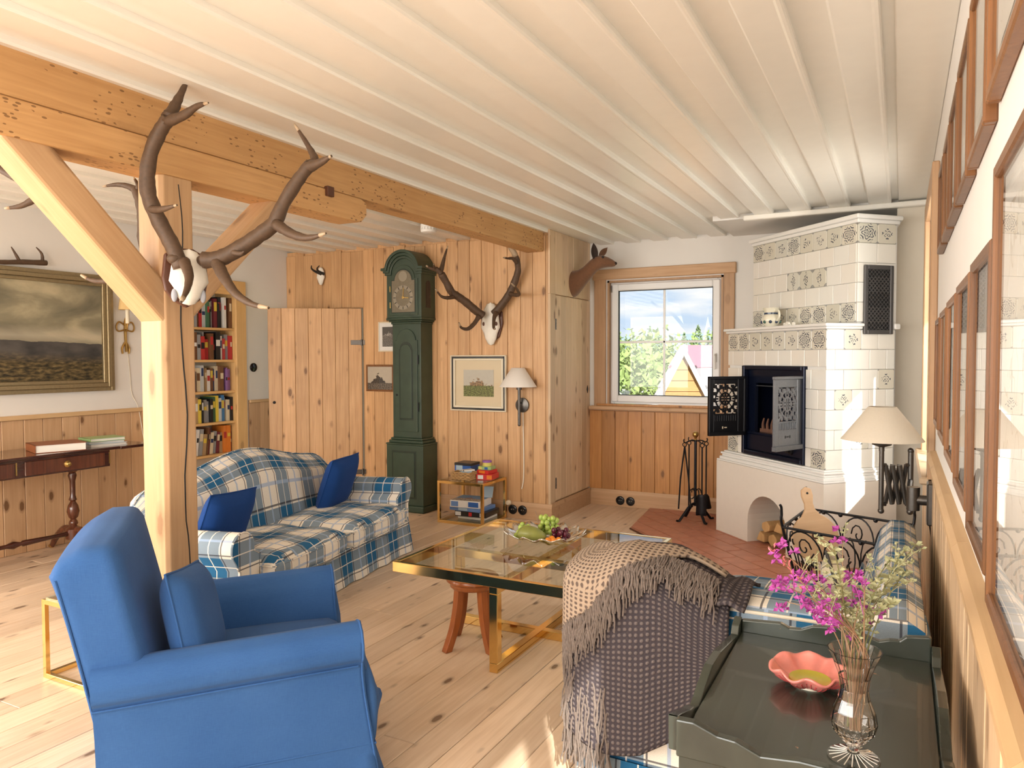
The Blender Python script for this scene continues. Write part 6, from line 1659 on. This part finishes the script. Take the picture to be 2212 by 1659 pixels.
# brass sconce on the left wall
sc_ = onx(268, 700, XL); ls = thing('wall_sconce', 'gilt bow sconce with a yellow shade beside the landscape', 'lamp', sc_)
kz = lambda py: onx(275, py, XL).z-sc_.z
obj('stem', MB().tube(bez([(.01, .01, kz(760)), (.014, 0, kz(730)), (.014, 0, kz(700)), (.03, 0, kz(688))], 5), lerps(.010, .012, 16), 8), 'brass_dull', ls, smooth=True)
for sg in (-1, 1):
    obj('ribbon', MB().tube(bez([(.014, 0, kz(738)), (.012, sg*.03, kz(752)), (.012, sg*.025, kz(764))], 4), .008, 8), 'brass_dull', ls, smooth=True)
    obj('bow_loop', MB().tube(bez([(.014, 0, kz(705)), (.014, sg*.05, kz(696)), (.014, sg*.075, kz(706)), (.014, sg*.06, kz(716)), (.014, 0, kz(712))], 5), .006, 8), 'brass_dull', ls, smooth=True)
obj('arm', MB().tube(bez([(.014, 0, kz(712)), (.06, -.02, kz(716)), (.085, -.03, kz(700))], 5), .006, 8), 'brass_dull', ls, smooth=True)
obj('candle', MB().lathe([(.014, kz(700)), (.014, kz(670))], 14, (.085, -.03, 0)), 'candle', ls, smooth=True)
o = obj('shade', shade(.062, .050, kz(645)-kz(671), kz(671)), 'yellow_shade', ls, smooth=True, ang=60); o.location = (.085, -.03, 0)
m = MB(); m.tube(bez([(.006, .02, kz(760)), (.005, .035, kz(800)), (.005, .05, kz(850)), (.02, .09, kz(880)), (.024, .12, kz(930)), (.024, .16, kz(1000))], 6), .003, 5); obj('cable', m, 'cord_cream', ls, smooth=True)
# scissor-arm lamp on the right wall
LA = V((XR, 3.62, .73)); sl_ = thing('swing_lamp', 'bronze scissor-arm wall lamp with a wide linen shade', 'lamp', LA)
lc = at(1905, 960, 3.36)-LA; lc2 = at(1968, 960, 3.36)-LA
obj('back_plate', MB().box(-.034, -.0, -.05, .05, -.10, .08, .006), 'pewter', sl_)
obj('pivot', MB().tube([(-.02, 0, .0), (-.10, 0, .0)], .022, 12).tube([(-.085, 0, -.045), (-.085, 0, .055)], .026, 12).tube([(-.10, 0, 0), lc2+V((0, 0, -.165))], .012, 8), 'pewter', sl_, smooth=True)
zt, zb = lc.z, lc.z
P_ = lambda b, z: V((b.x, b.y, z))
za, zc = (at(1910, 1005, 3.36)-LA).z, (at(1910, 1090, 3.36)-LA).z
obj('arm_post', MB().tube([P_(lc, zc-.025), P_(lc, lc.z+.02)], .011, 10).ball(P_(lc, zc-.03), .014), 'pewter', sl_, smooth=True)
obj('arm_post', MB().tube([P_(lc2, zc-.03), P_(lc2, za+.06)], .012, 10).ball(P_(lc2, zc-.035), .015).ball(P_(lc2, za+.065), .014), 'pewter', sl_, smooth=True)
N_ = 3
for k in range(N_):
    a, b = lc+(lc2-lc)*(.14+.72*k/N_), lc+(lc2-lc)*(.14+.72*(k+1)/N_)
    obj('scissor_bar', MB().tube([P_(a, za), P_(b, zc)], .010, 8), 'pewter', sl_, smooth=True); obj('scissor_bar', MB().tube([P_(a, zc)+V((0, .022, 0)), P_(b, za)+V((0, .022, 0))], .010, 8), 'pewter', sl_, smooth=True)
obj('scissor_link', MB().tube([P_(lc, za), P_(lc+(lc2-lc)*.16, za)], .009, 8).tube([P_(lc, zc), P_(lc+(lc2-lc)*.16, zc)], .009, 8).tube([P_(lc2, za), P_(lc+(lc2-lc)*.84, za)], .009, 8).tube([P_(lc2, zc), P_(lc+(lc2-lc)*.84, zc)], .009, 8), 'pewter', sl_, smooth=True)
obj('cup', MB().lathe([(.012, -.03), (.012, -.012), (.040, -.002), (.042, .004), (.02, .008), (.02, .06)], 20, lc), 'pewter', sl_, smooth=True)
o = obj('shade', shade(.172, .058, .150, 0), 'linen_shade', sl_, smooth=True, ang=60); o.location = V((lc.x, lc.y, (at(1905, 950, 3.36)-LA).z))
obj('cable', MB().tube(bez([(-.03, .03, -.05), (-.01, .06, -.2), (-.008, .05, -.4), (-.008, .05, -.6)], 6), .003, 5), 'black_matt', sl_)
# smoke detector
sd_ = onz(926, 488, CZ-.03); o = thing('smoke_detector', 'white round smoke detector on the ceiling by the beam', 'detector', sd_)
obj('body', MB().lathe([(.0, .01), (.062, .01), (.062, -.012), (.056, -.016), (.056, -.03), (.062, -.034), (.058, -.050), (.03, -.058), (0, -.058)], 28), 'white_plastic', o, smooth=True)
m = MB()
for k in range(16): a = 2*pi*k/16; m.box(.058*cos(a)-.003, .058*cos(a)+.003, .058*sin(a)-.003, .058*sin(a)+.003, -.033, -.014)
obj('rib', m, 'white_plastic', o)
# sockets
def socket(p, axis, label, group=None):
    t = thing('wall_socket', label, 'socket', p, 0, group)
    sg = -1; mm = MB().lathe([(.0, 0), (.040, 0), (.040, sg*.008), (.032, sg*.014), (.026, sg*.014), (.022, sg*.006), (0, sg*.006)], 24, (0, 0, 0), axis)
    obj('rim', mm, 'black_gloss', t, smooth=True); 
    for dx in (-.009, .009): obj('pin_hole', MB().lathe([(.003, sg*.0065), (0, sg*.0066)], 8, (dx, 0, 0), axis), 'paper_old', t)
socket(ony(1340, 1081, YW-.037), 'y', 'left of the two black sockets in the baseboard under the window'); socket(ony(1362, 1083, YW-.037), 'y', 'right of the two black sockets in the baseboard under the window')
socket(ony(1129, 1102, YC-.037), 'y', 'black socket in the baseboard at the closet corner'); socket(ony(1108, 1100, YC-.037), 'y', 'black socket half behind the brass table leg')
o = ony(1100, 1085, YC-.04); tag(obj('cord_plug', MB().lathe([(.020, 0), (.024, -.02), (.016, -.035), (0, -.036)], 16, o, 'y'), 'paper_old', smooth=True), 'round cream cord plug above the sockets by the brass table', 'plug')
# ------------------------------------------------------------------ bookcase
bc = thing('bookcase', 'built-in pine bookcase in the left wall beside the open door', 'bookcase', (XL-.24, (BK0+BK1)/2, 0)); BO = V((XL-.24, (BK0+BK1)/2, 0)); hw = (BK1-BK0)/2
obj('side', MB().box(0, .245, -hw, -hw+.02, 0, BKZ), 'shelf_wood_z', bc); obj('side', MB().box(0, .245, hw-.02, hw, 0, BKZ), 'shelf_wood_z', bc)
obj('back', MB().box(-.008, 0, -hw, hw, 0, BKZ), 'shelf_back', bc)
obj('casing', MB().box(.24, .268, hw-.02, hw+.10, 0, BKZ+.10, .004), 'shelf_wood_z', bc); obj('casing', MB().box(.24, .268, -hw-.08, -hw+.02, 0, BKZ+.10, .004), 'shelf_wood_z', bc); obj('casing_head', MB().box(.24, .268, -hw+.02, hw-.02, BKZ-.03, BKZ+.10, .004), 'shelf_wood', bc)
sh_px = [708, 777, 845, 912, 981]; sh_z = [onx(470, p, XL).z for p in sh_px]+[.22]
for i, z in enumerate(sh_z): obj('shelf', MB().box(0, .24, -hw+.02, hw-.02, z-.022, z, .002), 'shelf_wood', bc)
rb = random.Random(17)
cols = {'red': (.45, .03, .03), 'black': (.012, .012, .014), 'white': (.76, .74, .70), 'cream': (.68, .58, .40), 'grey': (.30, .31, .32), 'navy': (.02, .04, .12), 'blue': (.04, .18, .42), 'green': (.05, .14, .07), 'yellow': (.72, .55, .07), 'brown': (.16, .07, .03), 'orange': (.72, .22, .03), 'purple': (.28, .14, .38), 'tan': (.42, .28, .14), 'pale grey': (.52, .54, .54), 'maroon': (.16, .02, .03)}
for k, v in cols.items(): plain('book_'+k, v, .45)
ordn = ['first', 'second', 'third', 'fourth', 'fifth', 'sixth', 'seventh', 'eighth', 'ninth', 'tenth', 'eleventh', 'twelfth', 'thirteenth', 'fourteenth', 'fifteenth', 'sixteenth', 'seventeenth', 'eighteenth', 'nineteenth', 'twentieth']+['%dth' % i for i in range(21, 40)]
shelfpal = [['red', 'black', 'grey', 'green', 'brown', 'pale grey', 'white', 'yellow', 'black', 'navy', 'maroon'], ['white', 'red', 'black', 'white', 'black', 'grey', 'pale grey', 'brown', 'red'], ['white', 'cream', 'orange', 'pale grey', 'brown', 'white', 'cream', 'purple', 'tan', 'navy'], ['black', 'pale grey', 'yellow', 'blue', 'cream', 'grey', 'green', 'tan', 'white', 'black'], ['cream', 'brown', 'tan', 'white', 'orange', 'maroon', 'cream', 'grey', 'brown']]
for si in range(5):
    z = sh_z[si]; gap = (sh_z[si-1]-.022 if si else BKZ-.02)-z; y = BK1-.025; k = 0
    lean = 0
    while y > 4.27:
        w = rb.uniform(.016, .040); h = gap*rb.uniform(.68, .93); d = rb.uniform(.13, .18); c = rb.choice(shelfpal[si])
        if si == 3 and k == 3: c, w, h = 'blue', .036, gap*.93
        if si == 3 and k == 5: c, w = 'yellow', .026
        if si == 1 and k in (4,): c, w, h = 'black', .05, gap*.95
        if si == 4 and k in (1, 2): c, h = 'orange', gap*.92
        if si == 2 and k in (0, 1): c = 'purple'
        tilt = rad(6) if si == 4 and k > 3 else 0
        b = thing('book', '%s book, %s from the right on the %s bookcase shelf from the top' % (c, ordn[k], ordn[si]), 'book', (XL-.20, y-w/2-(h*sin(tilt)*0), z+.0005+w/2*sin(tilt)), 0, 'books in the built-in bookcase')
        b.rotation_euler = (-tilt, 0, 0)
        obj('cover', MB().box(0, d, -w/2, -w/2+.0025, 0, h).box(0, d, w/2-.0025, w/2, 0, h).box(d-.003, d+.0005, -w/2, w/2, 0, h, .001), 'book_'+c, b)
        obj('pages', MB().box(.004, d-.004, -w/2+.003, w/2-.003, .003, h-.004), 'paper', b)
        tc_ = rb.choice(['white', 'cream', 'black', 'yellow', 'red']) if c not in ('white', 'cream', 'pale grey') else rb.choice(['black', 'red', 'navy', 'brown'])
        z0 = h*rb.uniform(.45, .6); obj('spine_label', MB().box(d, d+.0011, -w/2+.003, w/2-.003, z0, z0+h*rb.uniform(.12, .32)), 'book_'+tc_, b)
        y -= w+.001+(.004 if tilt else 0)+(.012 if si == 4 and k == 3 else 0); k += 1
# ------------------------------------------------------------------ outside the window
struct('ground_outside', MB().box(-80, 80, YW+3, 400, -4.2, -4.0), 'grass')
def hills(y, base, amp, mat, nm, sd):
    r_ = random.Random(sd); ph = [r_.uniform(0, 6) for _ in range(5)]
    f = lambda x: base+amp*(.5*sin(x*.010+ph[0])+.3*sin(x*.023+ph[1])+.12*sin(x*.06+ph[2])+.05*sin(x*.15+ph[3]))
    m = MB().grid(lambda u, v: V((-600+900*u, y+120*v, -4+(f(-600+900*u)+4)*sin(pi*min(1, v+.02)/2) if v < .5 else f(-600+900*u)*(1.5-v))), 120, 6)
    struct(nm, m, mat)
hills(420, 16, 5, 'hill', 'hills', 4)
def crown(r_, n, rx, rz, cz, cone=False):
    m = MB()
    for k in range(n):
        if cone:
            t = r_.random()**.7; rad_ = rx*t*(.55+.45*r_.random()); a = r_.uniform(0, 2*pi); c = V((rad_*cos(a), rad_*sin(a), cz+rz*(1-t)-rad_*.25))
            s_ = .07+.10*t
        else:
            d = V((r_.gauss(0, 1), r_.gauss(0, 1), r_.gauss(0, 1))).normalized()*(.55+.45*r_.random()); lump = 1+.25*sin(d.x*7+k % 3)+.2*sin(d.z*9); c = V((d.x*rx*lump, d.y*rx*lump, cz+d.z*rz*lump)); s_ = .085
        a, b = V((r_.gauss(0, 1), r_.gauss(0, 1), r_.gauss(0, 1))).normalized(), V((r_.gauss(0, 1), r_.gauss(0, 1), r_.gauss(0, 1))).normalized()
        m.add([c+a*s_, c+b*s_, c-a*s_*.8, c-b*s_*.7], [(0, 1, 2, 3)])
    return m
ro = random.Random(6)
names_c = ['far left', 'left', 'middle', 'right', 'far right']
k = 0
TREES = [(1345, 760, 21, 0, 1.7), (1385, 752, 19, 0, 1.8), (1428, 765, 29, 0, 1.9), (1465, 770, 31, 0, 1.6), (1360, 800, 16, 0, 1.3), (1392, 792, 15, 0, 1.3), (1341, 820, 17, 0, 1.3), (1425, 795, 26, 0, 1.2), (1520, 755, 28, 0, 2.0), (1550, 750, 30, 0, 2.0), (1338, 718, 45, 1, 1.6), (1352, 724, 47, 1, 1.5), (1368, 720, 44, 1, 1.7), (1392, 716, 43, 1, 1.7), (1404, 704, 40, 1, 1.7), (1420, 706, 41, 1, 1.6), (1428, 722, 46, 1, 1.5), (1448, 728, 50, 1, 1.6), (1478, 715, 44, 1, 1.6), (1498, 718, 45, 1, 1.6), (1508, 700, 40, 1, 1.9), (1528, 716, 44, 1, 1.6), (1541, 712, 43, 1, 1.6), (1320, 715, 44, 1, 1.6), (1310, 770, 20, 0, 1.9), (1560, 705, 42, 1, 1.7)]
for (px, top, dist, kind, rx_) in TREES:
    tp = at(px, top, dist); g = -4.0; H_ = tp.z-g; cone = kind == 1
    t = thing('fir_tree' if cone else 'leafy_tree', '%s seen through the window, number %d from the left' % ('dark fir standing in the far tree line' if cone else 'bright leafy tree', 0), 'tree', (tp.x, tp.y, g), ro.uniform(0, 6), 'firs in the far tree line' if cone else 'leafy trees below the window')
    t['label'] = ('fir tree in the far tree line outside, %s from the left' if cone else 'bright leafy tree in the garden outside, %s from the left') % ordn[sum(1 for q in TREES if q[3] == kind and q[0] < px)]
    obj('trunk', MB().tube([(0, 0, 0), (0, 0, H_*.8)], lerps(.16, .05, 2), 7), 'bark', t)
    obj('crown', crown(ro, 1500 if cone else 4200, rx_, H_*.8 if cone else H_*.36, H_*.2 if cone else H_*.64, cone), 'leaf_dark' if cone else 'leaf', t, kind='stuff')
# cabin with a steep shingled roof
pk = at(1488, 752, 13.0); cb_ = thing('cabin', 'steep-gabled wooden cabin with grey shingles outside the window', 'building', (pk.x, pk.y, -4.0)); CO = V((pk.x, pk.y, -4)); 
lf = at(1436, 856, 13.0)-pk; slope = lf.z/abs((lf.x**2+lf.y**2)**.5)
gd = V((cos(rad(18)), sin(rad(18)), 0)); bd = V((sin(rad(-20)), cos(rad(-20)), 0)); bd = V((.42, .91, 0)).normalized()
Hc = pk.z+4.0; hwid = 1.05; Ht = Hc+slope*hwid*1.0
def cp_(u, w, z): return gd*u+bd*w+V((0, 0, z))
m = MB().add([cp_(-hwid, 0, Ht), cp_(hwid, 0, Ht), cp_(0, 0, Hc), cp_(-hwid, .06, Ht), cp_(hwid, .06, Ht), cp_(0, .06, Hc)], [(0, 1, 2), (5, 4, 3), (0, 3, 4, 1), (1, 4, 5, 2), (2, 5, 3, 0)])
obj('gable_backing', m, 'cabin_wood', cb_)
nb = 11
for k in range(nb):
    z0 = Ht+(Hc-Ht)*k/nb; z1 = Ht+(Hc-Ht)*(k+.94)/nb; w0 = hwid*(1-k/nb); w1 = hwid*(1-(k+.94)/nb)
    m = MB().add([cp_(-w0, -.03, z0), cp_(w0, -.03, z0), cp_(w1, -.015, z1), cp_(-w1, -.015, z1), cp_(-w0, .01, z0), cp_(w0, .01, z0), cp_(w1, .01, z1), cp_(-w1, .01, z1)], [(0, 1, 2, 3), (0, 4, 5, 1), (1, 5, 6, 2), (3, 2, 6, 7), (0, 3, 7, 4)])
    obj('board', m, 'cabin_wood', cb_)
LB_ = 5.0
for sg in (-1, 1):
    e = V((0, 0, 0)); dn = (cp_(sg*hwid*1.5, 0, Hc+slope*hwid*1.5)-cp_(0, 0, Hc)); nrm = V((-dn.z*gd.x*sg, -dn.z*gd.y*sg, abs(hwid*1.5))).normalized()
    a, b = cp_(0, -.15, Hc+.03), cp_(0, LB_, Hc+.05)
    obj('barge_board', MB().add([a+V((0, 0, .04)), a+dn+V((0, 0, .04)), a+dn-V((0, 0, .13)), a-V((0, 0, .13)), a+V((0, 0, .04))+bd*.05, a+dn+V((0, 0, .04))+bd*.05, a+dn-V((0, 0, .13))+bd*.05, a-V((0, 0, .13))+bd*.05], [(0, 1, 2, 3), (7, 6, 5, 4), (0, 4, 5, 1), (1, 5, 6, 2), (2, 6, 7, 3), (3, 7, 4, 0)]), 'white_paint', cb_)
    for k in range(9):
        t0, t1 = k/9, (k+1.15)/9; lift = nrm*.05
        q = [a+dn*t0, b+dn*t0, b+dn*t1+lift*.4, a+dn*t1+lift*.4]
        obj('shingle_course', MB().add(q+[p+lift for p in q], [(0, 1, 2, 3), (7, 6, 5, 4), (0, 4, 5, 1), (1, 5, 6, 2), (2, 6, 7, 3), (3, 7, 4, 0)]), 'ridge_pink' if k == 0 else 'shingle', cb_)
obj('cabin_wall', MB().add([cp_(u, w, z) for w in (.02, LB_) for z in (0, Ht) for u in (-hwid, hwid)], [(0, 1, 3, 2), (4, 6, 7, 5), (0, 4, 5, 1), (1, 5, 7, 3), (3, 7, 6, 2), (2, 6, 4, 0)]), 'bark', cb_)
# pale car parked below at the left
vc = at(1350, 835, 17); car = thing('parked_car', 'pale car roof in the yard at the lower left of the window', 'car', (vc.x, vc.y, -4.0), rad(60))
Hc_ = vc.z+4.0
obj('body', MB().soft(-1.9, 1.9, -.85, .85, .35, Hc_*.62, .2, 6), 'white_paint', car, smooth=True, ang=180); obj('cab', MB().soft(-1.1, 1.2, -.75, .75, Hc_*.55, Hc_, .25, 6), 'white_paint', car, smooth=True, ang=180)
for x_ in (-1.2, 1.2):
    for y_ in (-.8, .8): obj('wheel', MB().lathe([(0, -.1), (.33, -.1), (.33, .1), (0, .1)], 20, (x_, y_, .33), 'y'), 'black_matt', car)
